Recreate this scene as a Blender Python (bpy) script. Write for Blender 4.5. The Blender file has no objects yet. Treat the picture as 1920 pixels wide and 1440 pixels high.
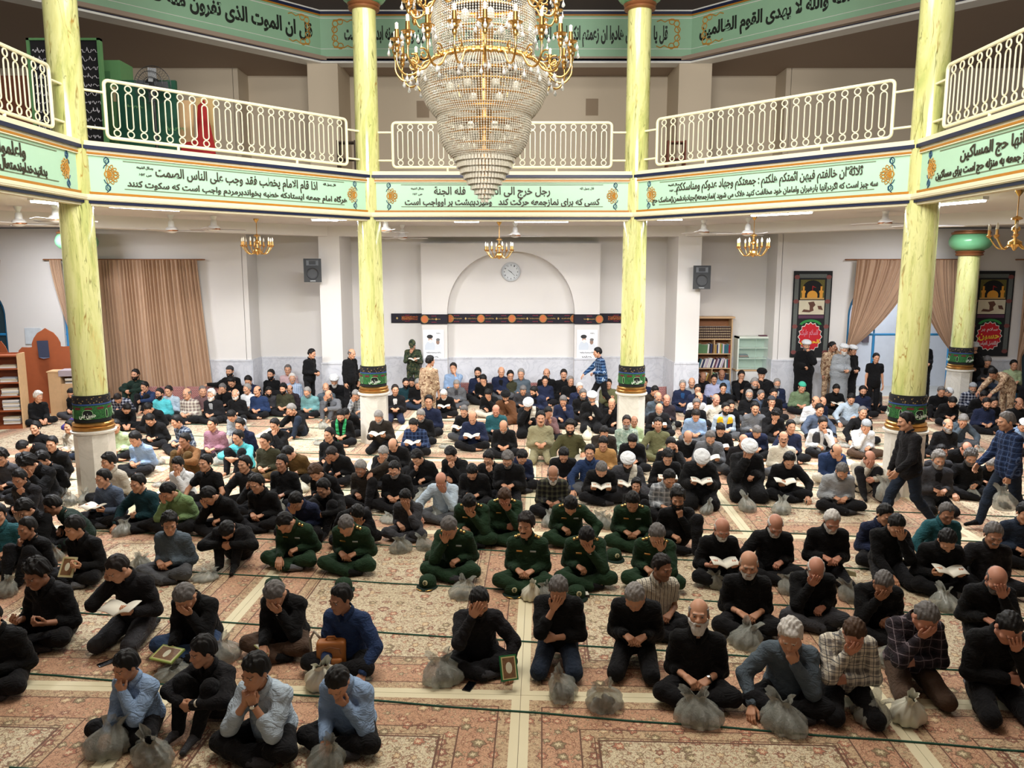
import bpy, math, random
import numpy as np
from mathutils import Vector, Matrix, Euler
PI = math.pi
SC = bpy.context.scene
COL = SC.collection
random.seed(7)
RNG = np.random.default_rng(7)
# ------------------------------------------------------------------ camera
PITCH = math.radians(8.3)
FPX = 1440.0
EYE = Vector((0.0, 0.0, 3.6))
cam_data = bpy.data.cameras.new('camera')
cam_data.sensor_width = 36.0
cam_data.lens = 36.0 * FPX / 1920.0
cam_data.clip_end = 200
cam = bpy.data.objects.new('camera', cam_data)
cam.location = EYE
cam.rotation_euler = (PI / 2 - PITCH, 0, 0)
COL.objects.link(cam)
SC.camera = cam
# ------------------------------------------------------------------ world, exposure
W = bpy.data.worlds.new('world')
SC.world = W
W.use_nodes = True
W.node_tree.nodes['Background'].inputs[0].default_value = (0.92, 0.95, 1.0, 1)
W.node_tree.nodes['Background'].inputs[1].default_value = 0.10
vs = SC.view_settings
vs.view_transform = 'Standard'
vs.look = 'None'
vs.exposure = 0.15
vs.gamma = 1.0
vs.use_curve_mapping = False
SC.cycles.use_denoising = True
SC.cycles.max_bounces = 6
SC.cycles.diffuse_bounces = 3
SC.cycles.glossy_bounces = 3
SC.cycles.transmission_bounces = 4
SC.cycles.transparent_max_bounces = 10
SC.cycles.caustics_reflective = False
SC.cycles.caustics_refractive = False
SC.cycles.sample_clamp_indirect = 6.0
SC.render.use_persistent_data = False
def light(name, typ, loc, power, size=(1, 1), rot=(0, 0, 0), color=(1, 1, 1), spread=None):
 d = bpy.data.lights.new(name, typ)
 d.energy = power
 d.color = color
 if typ == 'AREA':
  d.shape = 'RECTANGLE'
  d.size, d.size_y = size
  if spread is not None:
   d.spread = spread
 elif typ in ('POINT', 'SPOT'):
  d.shadow_soft_size = size[0]
 o = bpy.data.objects.new(name, d)
 o.location = loc
 o.rotation_euler = rot
 COL.objects.link(o)
 return o
# unseen fill lights, added: one overhead in the octagon, two behind the camera
light('overhead_fill', 'AREA', (-.2, 9.5, 10.3), 960, (6, 6), (0, 0, 0), (1.0, .96, .88))  # added overhead light under the closed ceiling, no opening is built
light('near_front_fill', 'AREA', (-.2, -1.5, 7.6), 330, (10, 1.6), (math.radians(40), 0, 0), (1.0, .97, .92), math.radians(120))  # unseen front fill added for the near rows and faces
light('near_flood_fill', 'AREA', (-.2, -1.8, 8.3), 760, (8, 1.0), (math.radians(95), 0, 0), (1.0, .97, .90), math.radians(110))  # unseen flood added to brighten the upper walls and fascia
# ------------------------------------------------------------------ colour helpers
def lin(c):
 c = c / 255.0
 return c / 12.92 if c <= 0.04045 else ((c + 0.055) / 1.055) ** 2.4
def rgb(r, g=None, b=None):
 if g is None:
  h = r
  r, g, b = (h >> 16) & 255, (h >> 8) & 255, h & 255
 return (lin(r), lin(g), lin(b), 1.0)
# ------------------------------------------------------------------ pixel rays (1920 x 1440 frame of the photograph)
def ray(x, y):
 u = (x - 960) / FPX
 v = (y - 720) / FPX
 c, s = math.cos(PITCH), math.sin(PITCH)
 return Vector((u, c - v * s, -(s + v * c)))
def at_z(x, y, z):
 d = ray(x, y)
 return EYE + d * ((z - EYE.z) / d.z)
def at_y(x, y, Y):
 d = ray(x, y)
 return EYE + d * (Y / d.y)
def px_of(p):
 c, s = math.cos(PITCH), math.sin(PITCH)
 q = Vector(p) - EYE
 dep = q.y * c - q.z * s
 up = q.y * s + q.z * c
 return (960 + FPX * q.x / dep, 720 - FPX * up / dep)
# ------------------------------------------------------------------ mesh helpers
class MB:
 """collects polygons; build() links them as one mesh object"""
 def __init__(self):
  self.v, self.f, self.m = [], [], []
 def add(self, vs, fs, mi=0):
  b = len(self.v)
  self.v.extend(tuple(p) for p in vs)
  self.f.extend(tuple(i + b for i in f) for f in fs)
  self.m.extend([mi] * len(fs))
  return self
 def quad(self, a, b, c, d, mi=0):
  return self.add([a, b, c, d], [(0, 1, 2, 3)], mi)
 def box(self, lo, hi, mi=0, mat=None):
  (x0, y0, z0), (x1, y1, z1) = lo, hi
  vs = [Vector(p) for p in ((x0, y0, z0), (x1, y0, z0), (x1, y1, z0), (x0, y1, z0), (x0, y0, z1), (x1, y0, z1), (x1, y1, z1), (x0, y1, z1))]
  if mat is not None:
   vs = [mat @ p for p in vs]
  return self.add(vs, [(0, 3, 2, 1), (4, 5, 6, 7), (0, 1, 5, 4), (1, 2, 6, 5), (2, 3, 7, 6), (3, 0, 4, 7)], mi)
 def lathe(self, prof, n=32, c=(0, 0, 0), mi=0, axis='z', mat=None, a0=0.0, cap=True):
  vs, fs = [], []
  for r, z in prof:
   for k in range(n):
    a = a0 + 2 * PI * k / n
    p = Vector((r * math.cos(a), r * math.sin(a), z))
    if mat is not None:
     p = mat @ p
    vs.append(p + Vector(c))
  for i in range(len(prof) - 1):
   for k in range(n):
    k2 = (k + 1) % n
    fs.append((i * n + k, i * n + k2, (i + 1) * n + k2, (i + 1) * n + k))
  if cap:
   if prof[0][0] > 1e-5:
    fs.append(tuple(reversed(range(n))))
   if prof[-1][0] > 1e-5:
    fs.append(tuple(range((len(prof) - 1) * n, len(prof) * n)))
  return self.add(vs, fs, mi)
 def tube(self, pts, r, n=8, closed=False, mi=0, cap=True):
  pts = [Vector(p) for p in pts]
  rs = r if isinstance(r, (list, tuple)) else [r] * len(pts)
  N = len(pts)
  vs, fs = [], []
  prev = None
  for i, p in enumerate(pts):
   if closed:
    t = pts[(i + 1) % N] - pts[i - 1]
   else:
    t = pts[min(i + 1, N - 1)] - pts[max(i - 1, 0)]
   t = t.normalized() if t.length > 1e-9 else Vector((0, 0, 1))
   if prev is None:
    a = Vector((0, 0, 1)) if abs(t.z) < .9 else Vector((1, 0, 0))
    u = t.cross(a).normalized()
   else:
    u = prev - t * prev.dot(t)
    u = u.normalized() if u.length > 1e-6 else t.orthogonal().normalized()
   prev = u
   w = t.cross(u)
   for k in range(n):
    a = 2 * PI * k / n
    vs.append(p + (u * math.cos(a) + w * math.sin(a)) * rs[i])
  for i in range(N if closed else N - 1):
   i2 = (i + 1) % N
   for k in range(n):
    k2 = (k + 1) % n
    fs.append((i * n + k, i * n + k2, i2 * n + k2, i2 * n + k))
  if cap and not closed:
   fs.append(tuple(reversed(range(n))))
   fs.append(tuple(range((N - 1) * n, N * n)))
  return self.add(vs, fs, mi)
 def sphere(self, c, r, n=12, m=8, mi=0, mat=None):
  if not isinstance(r, (list, tuple)):
   r = (r, r, r)
  vs, fs = [Vector((0, 0, -r[2]))], []
  for i in range(1, m):
   t = -PI / 2 + PI * i / m
   for k in range(n):
    a = 2 * PI * k / n
    vs.append(Vector((r[0] * math.cos(t) * math.cos(a), r[1] * math.cos(t) * math.sin(a), r[2] * math.sin(t))))
  vs.append(Vector((0, 0, r[2])))
  for k in range(n):
   fs.append((0, 1 + (k + 1) % n, 1 + k))
   fs.append((len(vs) - 1, 1 + (m - 2) * n + k, 1 + (m - 2) * n + (k + 1) % n))
  for i in range(m - 2):
   for k in range(n):
    k2 = (k + 1) % n
    fs.append((1 + i * n + k, 1 + i * n + k2, 1 + (i + 1) * n + k2, 1 + (i + 1) * n + k))
  vs = [(mat @ p if mat is not None else p) + Vector(c) for p in vs]
  return self.add(vs, fs, mi)
 def prism(self, poly, z0, z1, mi=0, mat=None):
  """poly: 2-D outline, counter-clockwise; extruded along z"""
  n = len(poly)
  vs = [Vector((x, y, z0)) for x, y in poly] + [Vector((x, y, z1)) for x, y in poly]
  if mat is not None:
   vs = [mat @ p for p in vs]
  fs = [tuple(reversed(range(n))), tuple(range(n, 2 * n))] + [(k, (k + 1) % n, n + (k + 1) % n, n + k) for k in range(n)]
  return self.add(vs, fs, mi)
 def mesh(self, name, mats, smooth=False):
  me = bpy.data.meshes.new(name)
  me.from_pydata(self.v, [], self.f)
  for m in (mats if isinstance(mats, (list, tuple)) else [mats]):
   me.materials.append(m)
  if any(self.m):
   me.polygons.foreach_set('material_index', self.m)
  if smooth:
   me.polygons.foreach_set('use_smooth', [True] * len(me.polygons))
   if smooth != 'all':
    me.set_sharp_from_angle(angle=math.radians(38))
  me.update()
  return me
 def build(self, name, mats, parent=None, smooth=False, loc=None):
  o = bpy.data.objects.new(name, self.mesh(name, mats, smooth))
  COL.objects.link(o)
  if parent is not None:
   o.parent = parent
  if loc is not None:
   o.location = loc
  return o
def tag(o, label=None, cat=None, group=None, kind=None):
 if label:
  o['label'] = label
 if cat:
  o['category'] = cat
 if group:
  o['group'] = group
 if kind:
  o['kind'] = kind
 return o
def thing(name, loc, label, cat, group=None, rz=0.0):
 o = bpy.data.objects.new(name, None)
 o.empty_display_size = .1
 COL.objects.link(o)
 o.location = loc
 o.rotation_euler = (0, 0, rz)
 return tag(o, label, cat, group)
def link_copy(o, parent=None, deep=True):
 c = o.copy()
 COL.objects.link(c)
 if parent is not None:
  c.parent = parent
 if deep:
  for ch in list(o.children):
   link_copy(ch, c)
 return c
def struct(mb, name, mats, smooth=False):
 return tag(mb.build(name, mats, None, smooth), kind='structure')
# ------------------------------------------------------------------ materials
class NT:
 def __init__(self, name):
  self.m = bpy.data.materials.new(name)
  self.m.use_nodes = True
  self.t = self.m.node_tree
  self.b = self.t.nodes['Principled BSDF']
 def n(self, typ, **kw):
  nd = self.t.nodes.new(typ)
  for k, v in kw.items():
   if k.startswith('i_'):
    nd.inputs[int(k[2:]) if k[2:].isdigit() else k[2:].replace('_', ' ')].default_value = v
   else:
    setattr(nd, k, v)
  return nd
 def l(self, a, b):
  self.t.links.new(a, b)
 def math(self, op, a, b=None, c=None, clamp=False):
  nd = self.n('ShaderNodeMath', operation=op, use_clamp=clamp)
  for i, x in enumerate((a, b, c)):
   if x is None:
    continue
   if isinstance(x, (int, float)):
    nd.inputs[i].default_value = x
   else:
    self.l(x, nd.inputs[i])
  return nd.outputs[0]
 def mix(self, f, a, b):
  nd = self.n('ShaderNodeMix', data_type='RGBA')
  for i, x in ((0, f), (6, a), (7, b)):
   if isinstance(x, (int, float, tuple)):
    nd.inputs[i].default_value = x
   else:
    self.l(x, nd.inputs[i])
  return nd.outputs[2]
 def coord(self, which='Object', scale=None, rot=None):
  c = self.n('ShaderNodeTexCoord').outputs[which]
  if scale is not None or rot is not None:
   mp = self.n('ShaderNodeMapping')
   if scale is not None:
    mp.inputs['Scale'].default_value = scale
   if rot is not None:
    mp.inputs['Rotation'].default_value = rot
   self.l(c, mp.inputs[0])
   c = mp.outputs[0]
  return c
 def noise(self, vec, scale=5, detail=3, rough=.5, dist=0.0):
  nd = self.n('ShaderNodeTexNoise')
  nd.inputs['Scale'].default_value = scale
  nd.inputs['Detail'].default_value = detail
  nd.inputs['Roughness'].default_value = rough
  nd.inputs['Distortion'].default_value = dist
  if vec is not None:
   self.l(vec, nd.inputs['Vector'])
  return nd.outputs[0]
 def ramp(self, fac, stops, interp='LINEAR'):
  nd = self.n('ShaderNodeValToRGB')
  nd.color_ramp.interpolation = interp
  e = nd.color_ramp.elements
  while len(e) < len(stops):
   e.new(.5)
  for k, (p, c) in enumerate(stops):
   e[k].position = p
   e[k].color = c if isinstance(c, tuple) else (c, c, c, 1)
  self.l(fac, nd.inputs[0])
  return nd.outputs[0]
 def bump(self, h, strength=.3, dist=.01):
  nd = self.n('ShaderNodeBump')
  nd.inputs['Strength'].default_value = strength
  nd.inputs['Distance'].default_value = dist
  self.l(h, nd.inputs['Height'])
  self.l(nd.outputs[0], self.b.inputs['Normal'])
 def set(self, col=None, rough=None, metal=None, **kw):
  if col is not None:
   if isinstance(col, tuple):
    self.b.inputs['Base Color'].default_value = col
   else:
    self.l(col, self.b.inputs['Base Color'])
  if rough is not None:
   if isinstance(rough, (int, float)):
    self.b.inputs['Roughness'].default_value = rough
   else:
    self.l(rough, self.b.inputs['Roughness'])
  if metal is not None:
   self.b.inputs['Metallic'].default_value = metal
  for k, v in kw.items():
   self.b.inputs[k.replace('_', ' ')].default_value = v
  return self.m
MATS = {}
def plain(name, col, rough=.6, metal=0.0, var=.06, scale=6.0, **kw):
 """a plain coloured surface with a slight unevenness of tone"""
 if name in MATS:
  return MATS[name]
 t = NT(name)
 nz = t.noise(t.coord(), scale, 3)
 d = tuple(max(0, c * (1 - var)) for c in col[:3]) + (1,)
 b = tuple(min(1, c * (1 + var)) for c in col[:3]) + (1,)
 t.set(t.mix(nz, d, b), rough, metal, **kw)
 MATS[name] = t.m
 return t.m
def make_wall(name, col):
 t = NT(name)
 c = t.coord()
 nz = t.noise(c, .8, 4)
 fine = t.noise(c, 90, 2)
 t.set(t.mix(nz, tuple(x * .95 for x in col[:3]) + (1,), col), .75)
 t.bump(fine, .15, .003)
 return t.m
M_WALL = make_wall('wall_paint', rgb(226, 222, 218))
M_UPWALL = make_wall('upper_wall_paint', rgb(206, 192, 172))
M_CEIL = make_wall('ceiling_paint', rgb(214, 208, 204))
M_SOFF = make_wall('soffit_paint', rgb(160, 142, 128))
M_CREAM = plain('cream_moulding', rgb(244, 236, 205), .45)
M_GOLDLINE = plain('gold_line_paint', rgb(186, 124, 40), .4)
M_BLUELINE = plain('dark_blue_line_paint', rgb(26, 36, 70), .4)
M_MINT = plain('mint_fascia_paint', rgb(190, 232, 205), .42, var=.03)
M_MINTUP = plain('upper_band_green_paint', rgb(150, 192, 162), .5, var=.03)
M_INK = plain('lettering_brown_black_paint', rgb(62, 56, 44), .6, var=.1)
M_INKUP = plain('upper_lettering_paint', rgb(24, 32, 26), .6, var=.1)
M_ORNGOLD = plain('ornament_gold_paint', rgb(200, 146, 62), .5)
M_ORNBLUE = plain('ornament_blue_paint', rgb(32, 78, 112), .5)
M_RAIL = plain('cream_enamel_rail', rgb(248, 243, 212), .35)
M_GOLD = plain('polished_brass', rgb(222, 180, 110), .26, 1.0, .12, 30)
M_GOLDD = plain('old_brass', rgb(196, 150, 88), .38, 1.0, .2, 20)
M_COPPER = plain('copper_paint', rgb(150, 98, 62), .4, .4)
M_GREENBULB = plain('capital_green_paint', rgb(120, 190, 140), .25)
M_BLACK = plain('black_plastic', rgb(22, 24, 28), .45)
M_WHITE = plain('white_enamel', rgb(235, 235, 232), .4)
M_BULB = plain('white_bulb_glass', rgb(246, 240, 222), .3, Coat_Weight=.4)
M_WOODO = plain('red_brown_wood_panel', rgb(152, 78, 42), .5, var=.12, scale=9)
M_WOODL = plain('light_beech_wood', rgb(206, 170, 128), .55, var=.1, scale=12)
M_WOODM = plain('walnut_wood', rgb(142, 90, 52), .5, var=.14, scale=14)
M_BLUEFR = plain('sky_blue_frame_paint', rgb(44, 140, 200), .4)
M_PAPER = plain('paper_white', rgb(232, 228, 214), .8, var=.04)
M_DGREEN = plain('dark_green_board', rgb(22, 74, 56), .5)
M_LGREEN = plain('light_green_cabinet', rgb(92, 140, 92), .45)
M_RED = plain('red_fabric', rgb(150, 22, 26), .8)
M_CHROME = plain('chrome_metal', rgb(210, 212, 214), .2, 1.0)
def emit(name, col, s):
 t = NT(name)
 t.b.inputs['Base Color'].default_value = (1, 1, 1, 1)
 t.b.inputs['Emission Color'].default_value = col
 t.b.inputs['Emission Strength'].default_value = s
 return t.m
M_TUBE = emit('fluorescent_tube_glow', (.93, .95, 1, 1), 20.0)
def make_column_marble():
 t = NT('yellow_green_marble')
 c = t.coord('Object')
 mp = t.n('ShaderNodeMapping')
 mp.inputs['Rotation'].default_value = (.0, .72, 0)
 mp.inputs['Scale'].default_value = (4.6, 2.4, .62)
 t.l(c, mp.inputs[0])
 big = t.noise(mp.outputs[0], .9, 6, .62, 1.0)
 base = t.ramp(big, [(.28, rgb(182, 194, 116)), (.42, rgb(214, 216, 140)), (.52, rgb(228, 228, 162)), (.62, rgb(220, 221, 150)), (.74, rgb(218, 196, 124))])
 s1 = t.noise(mp.outputs[0], 3.6, 5, .7, .7)
 base = t.mix(t.math('MULTIPLY', t.ramp(s1, [(.54, 0.0), (.66, 1.0)]), .45), base, rgb(150, 160, 84))
 vf = None
 for sc, w, th in ((1.5, .022, .50), (2.8, .020, .55)):
  v = t.noise(mp.outputs[0], sc, 3, .5, .5)
  d = t.math('ABSOLUTE', t.math('SUBTRACT', v, .5))
  vein = t.ramp(d, [(0, 1.0), (w, 0.0)])
  msk = t.ramp(t.noise(mp.outputs[0], sc * 1.4, 2), [(th, 0.0), (th + .1, 1.0)])
  q = t.math('MULTIPLY', vein, msk)
  vf = q if vf is None else t.math('MAXIMUM', vf, q)
 vc = t.mix(t.ramp(t.noise(c, 1.7, 2), [(.45, 0.0), (.58, 1.0)]), rgb(92, 98, 44), rgb(170, 124, 46))
 t.set(t.mix(t.math('MULTIPLY', vf, .9), base, vc), .13, Coat_Weight=.5, Coat_Roughness=.06)
 return t.m
M_COLUMN = make_column_marble()
def make_marble(name, a, b, vein):
 t = NT(name)
 c = t.coord('Object')
 nz = t.noise(c, 1.6, 6, .6, .6)
 base = t.mix(nz, a, b)
 d = t.math('ABSOLUTE', t.math('SUBTRACT', t.noise(c, 2.2, 6, .6, 1.6), .5))
 vf = t.math('MULTIPLY', t.ramp(d, [(0, 1.0), (.05, 0.0)]), .28)
 t.set(t.mix(vf, base, vein), .25)
 return t.m
M_DADO = make_marble('grey_white_marble', rgb(196, 198, 206), rgb(226, 226, 230), rgb(150, 154, 166))
M_PLINTH = make_marble('white_marble', rgb(222, 218, 206), rgb(238, 234, 224), rgb(190, 186, 172))
def make_curtain(name, col):
 t = NT(name)
 c = t.coord('Object')
 wv = t.n('ShaderNodeTexWave', wave_type='BANDS', bands_direction='Z')
 wv.inputs['Scale'].default_value = 160
 t.l(c, wv.inputs[0])
 nz = t.noise(c, 3, 3)
 t.set(t.mix(nz, tuple(x * .88 for x in col[:3]) + (1,), col), .8, Sheen_Weight=.2)
 t.bump(wv.outputs[1], .1, .002)
 return t.m
M_CURTAIN = make_curtain('brown_curtain_cloth', rgb(184, 150, 122))
def make_carpet():
 """machine woven floral rug; object space: centre 0, half sizes 1.5 x 2.04"""
 t = NT('floral_beige_carpet')
 c = t.coord('Object')
 sx = t.n('ShaderNodeSeparateXYZ')
 t.l(c, sx.inputs[0])
 ax = t.math('ABSOLUTE', sx.outputs[0])
 ay = t.math('ABSOLUTE', sx.outputs[1])
 e = t.math('MINIMUM', t.math('SUBTRACT', 1.5, ax), t.math('SUBTRACT', 2.04, ay))   # distance to the rug's edge
 # mirrored coordinates give the rug its symmetry
 cm = t.n('ShaderNodeCombineXYZ')
 t.l(ax, cm.inputs[0])
 t.l(ay, cm.inputs[1])
 P = cm.outputs[0]
 warp = t.n('ShaderNodeTexNoise')
 warp.inputs['Scale'].default_value = 5
 t.l(P, warp.inputs['Vector'])
 va = t.n('ShaderNodeVectorMath', operation='MULTIPLY_ADD')
 t.l(warp.outputs['Color'], va.inputs[0])
 va.inputs[1].default_value = (.07, .07, 0)
 t.l(P, va.inputs[2])
 Q = va.outputs[0]
 def flowers(scale, lo, hi, dens):
  vo = t.n('ShaderNodeTexVoronoi', voronoi_dimensions='2D')
  vo.inputs['Scale'].default_value = scale
  vo.inputs['Randomness'].default_value = 1.0
  t.l(Q, vo.inputs['Vector'])
  d = vo.outputs['Distance']
  # petals: modulate the radius by the angle round the cell's own point
  off = t.n('ShaderNodeVectorMath', operation='SUBTRACT')
  t.l(Q, off.inputs[0])
  t.l(vo.outputs['Position'], off.inputs[1])
  so = t.n('ShaderNodeSeparateXYZ')
  t.l(off.outputs[0], so.inputs[0])
  an = t.math('ARCTAN2', so.outputs[1], so.outputs[0])
  pet = t.math('MULTIPLY', t.math('SINE', t.math('MULTIPLY', an, 6)), .06)
  r = t.math('ADD', d, pet)
  sc = t.n('ShaderNodeSeparateColor')
  t.l(vo.outputs['Color'], sc.inputs[0])
  on = t.math('LESS_THAN', sc.outputs[0], dens)
  return r, on, sc.outputs[1], lo, hi
 dk, lt = rgb(104, 72, 56), rgb(232, 214, 176)
 field = t.mix(t.noise(P, 7, 3), rgb(212, 198, 164), rgb(228, 216, 186))
 border = t.mix(t.noise(P, 9, 3), rgb(196, 148, 116), rgb(212, 170, 138))
 guard = rgb(204, 178, 142)
 inb = t.math('MULTIPLY', t.math('GREATER_THAN', e, .16), t.math('LESS_THAN', e, .46))
 fld = t.math('GREATER_THAN', e, .60)
 base = t.mix(fld, t.mix(inb, guard, border), field)
 # scrolling vines, drawn as the contour lines of two noises
 for sc, w, k, c_ in ((7, .016, .8, rgb(132, 88, 66)), (16, .022, .7, rgb(146, 108, 80)), (30, .03, .5, rgb(120, 92, 70))):
  vd = t.math('ABSOLUTE', t.math('SUBTRACT', t.noise(Q, sc, 2, .5, 1.8), .5))
  base = t.mix(t.math('MULTIPLY', t.math('LESS_THAN', vd, w), k), base, c_)
 for r, on, k, lo, hi in (flowers(24, .08, .26, .8), flowers(8.5, .10, .40, .7)):
  hv = t.math('MULTIPLY_ADD', k, .75 * hi, .4 * hi)
  o1 = t.math('MULTIPLY', on, t.math('LESS_THAN', r, hv))
  o2 = t.math('MULTIPLY', on, t.math('LESS_THAN', r, t.math('MULTIPLY', hv, .8)))
  o3 = t.math('MULTIPLY', on, t.math('LESS_THAN', r, t.math('MULTIPLY', hv, .38)))
  k2 = t.math('FRACT', t.math('MULTIPLY', k, 5.3))
  pc = t.ramp(k2, [(0, rgb(186, 124, 98)), (.3, rgb(206, 174, 134)), (.55, rgb(150, 96, 78)), (.75, rgb(142, 128, 96))], 'CONSTANT')
  base = t.mix(t.math('MULTIPLY', o1, .85), base, dk)
  base = t.mix(t.math('MULTIPLY', o2, .8), base, pc)
  base = t.mix(t.math('MULTIPLY', o3, .7), base, lt)
 # thin lines between the bands, pale fringe band at the very edge
 for p, w in ((.16, .006), (.46, .006), (.60, .008), (.57, .004)):
  ln = t.math('LESS_THAN', t.math('ABSOLUTE', t.math('SUBTRACT', e, p)), w)
  base = t.mix(ln, base, dk)
 base = t.mix(t.math('LESS_THAN', e, .055), base, rgb(224, 214, 180))
 t.set(base, .95, Sheen_Weight=.15)
 t.bump(t.noise(c, 260, 2), .3, .004)
 return t.m
M_CARPET = make_carpet()
M_FLOOR = plain('grey_floor_under_carpets', rgb(150, 130, 110), .8)
def pattern_cloth(name, build, rough=.85):
 t = NT(name)
 build(t)
 t.b.inputs['Roughness'].default_value = rough
 return t.m
# ------------------------------------------------------------------ the hall
CX, CY = -.2, 9.5
RV = 6.96
def octv(r, k):                       # corner k of the gallery octagon (0 and 5 lie outside the frame)
 a = math.radians(202.5 - 45 * k)
 return Vector((CX + r * math.cos(a), CY + r * math.sin(a), 0))
BACK, SIDEW = 21.8, 21.0
XL, XR = -16.0, 16.0
fl = MB(); fl.quad((XL, -6, 0), (XR, -6, 0), (XR, 22.2, 0), (XL, 22.2, 0)); struct(fl, 'floor', M_FLOOR)
def wall_y(name, segs, y0, mat, th=.2):
 mb = MB()
 for x0, x1, z0, z1 in segs:
  mb.box((x0, y0, z0), (x1, y0 + th, z1))
 return struct(mb, name, mat)
# recess wall behind the middle bay
wall_y('wall_back', [(-7.35, 7.35, 0, 4.75)], BACK, M_WALL)
wall_y('wall_back_upper', [(-7.35, 7.35, 5.45, 8.9)], BACK, M_UPWALL)
# side bays, each with its arched openings
def arch_outline(x0, x1, zs, zt, n=24):
 cx, rx = (x0 + x1) / 2, (x1 - x0) / 2
 return [(cx + rx * math.cos(PI - PI * k / n), zs + (zt - zs) * math.sin(PI * k / n)) for k in range(n + 1)]
def wall_with_arches(name, xa, xb, ya, z1, arches, mat, th=.25):
 mb = MB()
 edges = sorted(arches)
 x = xa
 for (x0, x1, zb, zs, zt) in edges:
  mb.box((x, ya, 0), (x0, ya + th, z1))
  if zb > 0:
   mb.box((x0, ya, 0), (x1, ya + th, zb))
  pts = arch_outline(x0, x1, zs, zt)
  for (ax, az), (bx, bz) in zip(pts[:-1], pts[1:]):
   for yy, flip in ((ya, False), (ya + th, True)):
    q = [(ax, yy, az), (bx, yy, bz), (bx, yy, z1), (ax, yy, z1)]
    mb.quad(*(q[::-1] if flip else q))
   mb.quad((ax, ya, az), (ax, ya + th, az), (bx, ya + th, bz), (bx, ya, bz))
  x = x1
 mb.box((x, ya, 0), (xb, ya + th, z1))
 return struct(mb, name, mat)
ARCH_R = [(9.16, 12.1, 0, 2.45, 3.62), (13.95, 15.6, 0, 2.45, 3.3)]
ARCH_L = [(-12.25, -9.3, 0, 2.45, 3.62), (-15.6, -13.82, .8, 2.45, 3.3)]
wall_with_arches('wall_right', 7.29, XR, SIDEW, 4.75, ARCH_R, M_WALL)
wall_with_arches('wall_left', XL, -7.29, SIDEW, 4.75, ARCH_L, M_WALL)
wall_y('wall_right_upper', [(7.29, XR, 5.45, 8.9)], SIDEW, M_UPWALL)
wall_y('wall_left_upper', [(XL, -7.29, 5.45, 8.9)], SIDEW, M_UPWALL)
for nm, s in (('wall_return_left', -1), ('wall_return_right', 1)):
 mb = MB(); mb.box((min(s * 7.16, s * 7.3), SIDEW, 0), (max(s * 7.16, s * 7.3), BACK, 4.75)); struct(mb, nm, M_WALL)
 mb = MB(); mb.box((min(s * 7.16, s * 7.3), SIDEW, 5.45), (max(s * 7.16, s * 7.3), BACK, 8.9)); struct(mb, nm + '_upper', M_UPWALL)
# piers
for nm, x0, x1 in (('wall_pier_left', -5.05, -4.5), ('wall_pier_right', 4.34, 4.95)):
 mb = MB(); mb.box((x0, 20.33, 0), (x1, BACK, 4.75)); struct(mb, nm, M_WALL)
 mb = MB(); mb.box((x0 - .12, 20.33, 5.45), (x1 + .1, BACK, 8.9)); struct(mb, nm + '_upper', M_UPWALL)
# upper wall pilaster returns nearer the side bays and two small square niches
# mihrab-like block with an arched niche
def niche_block():
 mb = MB()
 x0, x1, z1, y0, y1 = -2.5, 2.43, 4.38, 21.35, BACK
 a0, a1, zs, zt = -1.8, 1.74, 2.42, 4.16
 mb.box((x0, y0, 0), (a0, y1, z1)); mb.box((a1, y0, 0), (x1, y1, z1))
 n = 40
 pts = []
 cx, rx = (a0 + a1) / 2, (a1 - a0) / 2
 for k in range(n + 1):
  t = PI * k / n
  c, s = math.cos(PI - t), math.sin(t)
  pts.append((cx + rx * math.copysign(abs(c) ** .92, c), zs + (zt - zs) * (s ** .95)))
 for (ax, az), (bx, bz) in zip(pts[:-1], pts[1:]):
  mb.quad((ax, y0, az), (bx, y0, bz), (bx, y0, z1), (ax, y0, z1))
  mb.quad((ax, y0, az), (ax, y1 - .12, az), (bx, y1 - .12, bz), (bx, y0, bz))
 mb.quad((x0, y0, z1), (x1, y0, z1), (x1, y1, z1), (x0, y1, z1))
 mb.quad((a0, y1 - .15, 0), (a1, y1 - .15, 0), (a1, y1 - .15, z1 - .02), (a0, y1 - .15, z1 - .02))
 struct(mb, 'wall_niche', M_WALL)
niche_block()
# marble dado
def dado(name, rects):
 mb = MB()
 for (x0, y0, x1, y1) in rects:
  mb.box((x0, y0, 0), (x1, y1, 1.17))
  mb.box((x0 - .0, y0 - .015, 1.17), (x1, y1, 1.215))
 return struct(mb, name, M_DADO)
dado('trim_1', [(-4.5, BACK - .025, -2.5, BACK), (2.43, BACK - .025, 4.34, BACK), (-7.16, BACK - .025, -5.05, BACK), (4.95, BACK - .025, 7.16, BACK)])
dado('trim_2', [(-2.52, 21.325, -1.8, 21.35), (1.74, 21.325, 2.45, 21.35), (-1.8, 21.62, 1.74, 21.65)])
dado('trim_3', [(-5.07, 20.305, -4.48, 20.33), (4.32, 20.305, 4.97, 20.33), (-4.5, 20.3, -4.475, BACK), (4.315, 20.3, 4.34, BACK), (-5.075, 20.3, -5.05, BACK), (4.95, 20.3, 4.975, BACK)])
dado('trim_4', [(-9.3, SIDEW - .025, -7.16, SIDEW), (7.16, SIDEW - .025, 9.1, SIDEW), (12.15, SIDEW - .025, 13.9, SIDEW), (-13.8, SIDEW - .025, -12.3, SIDEW), (-7.16, SIDEW, -7.135, BACK), (7.135, SIDEW, 7.16, BACK)])
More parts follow.
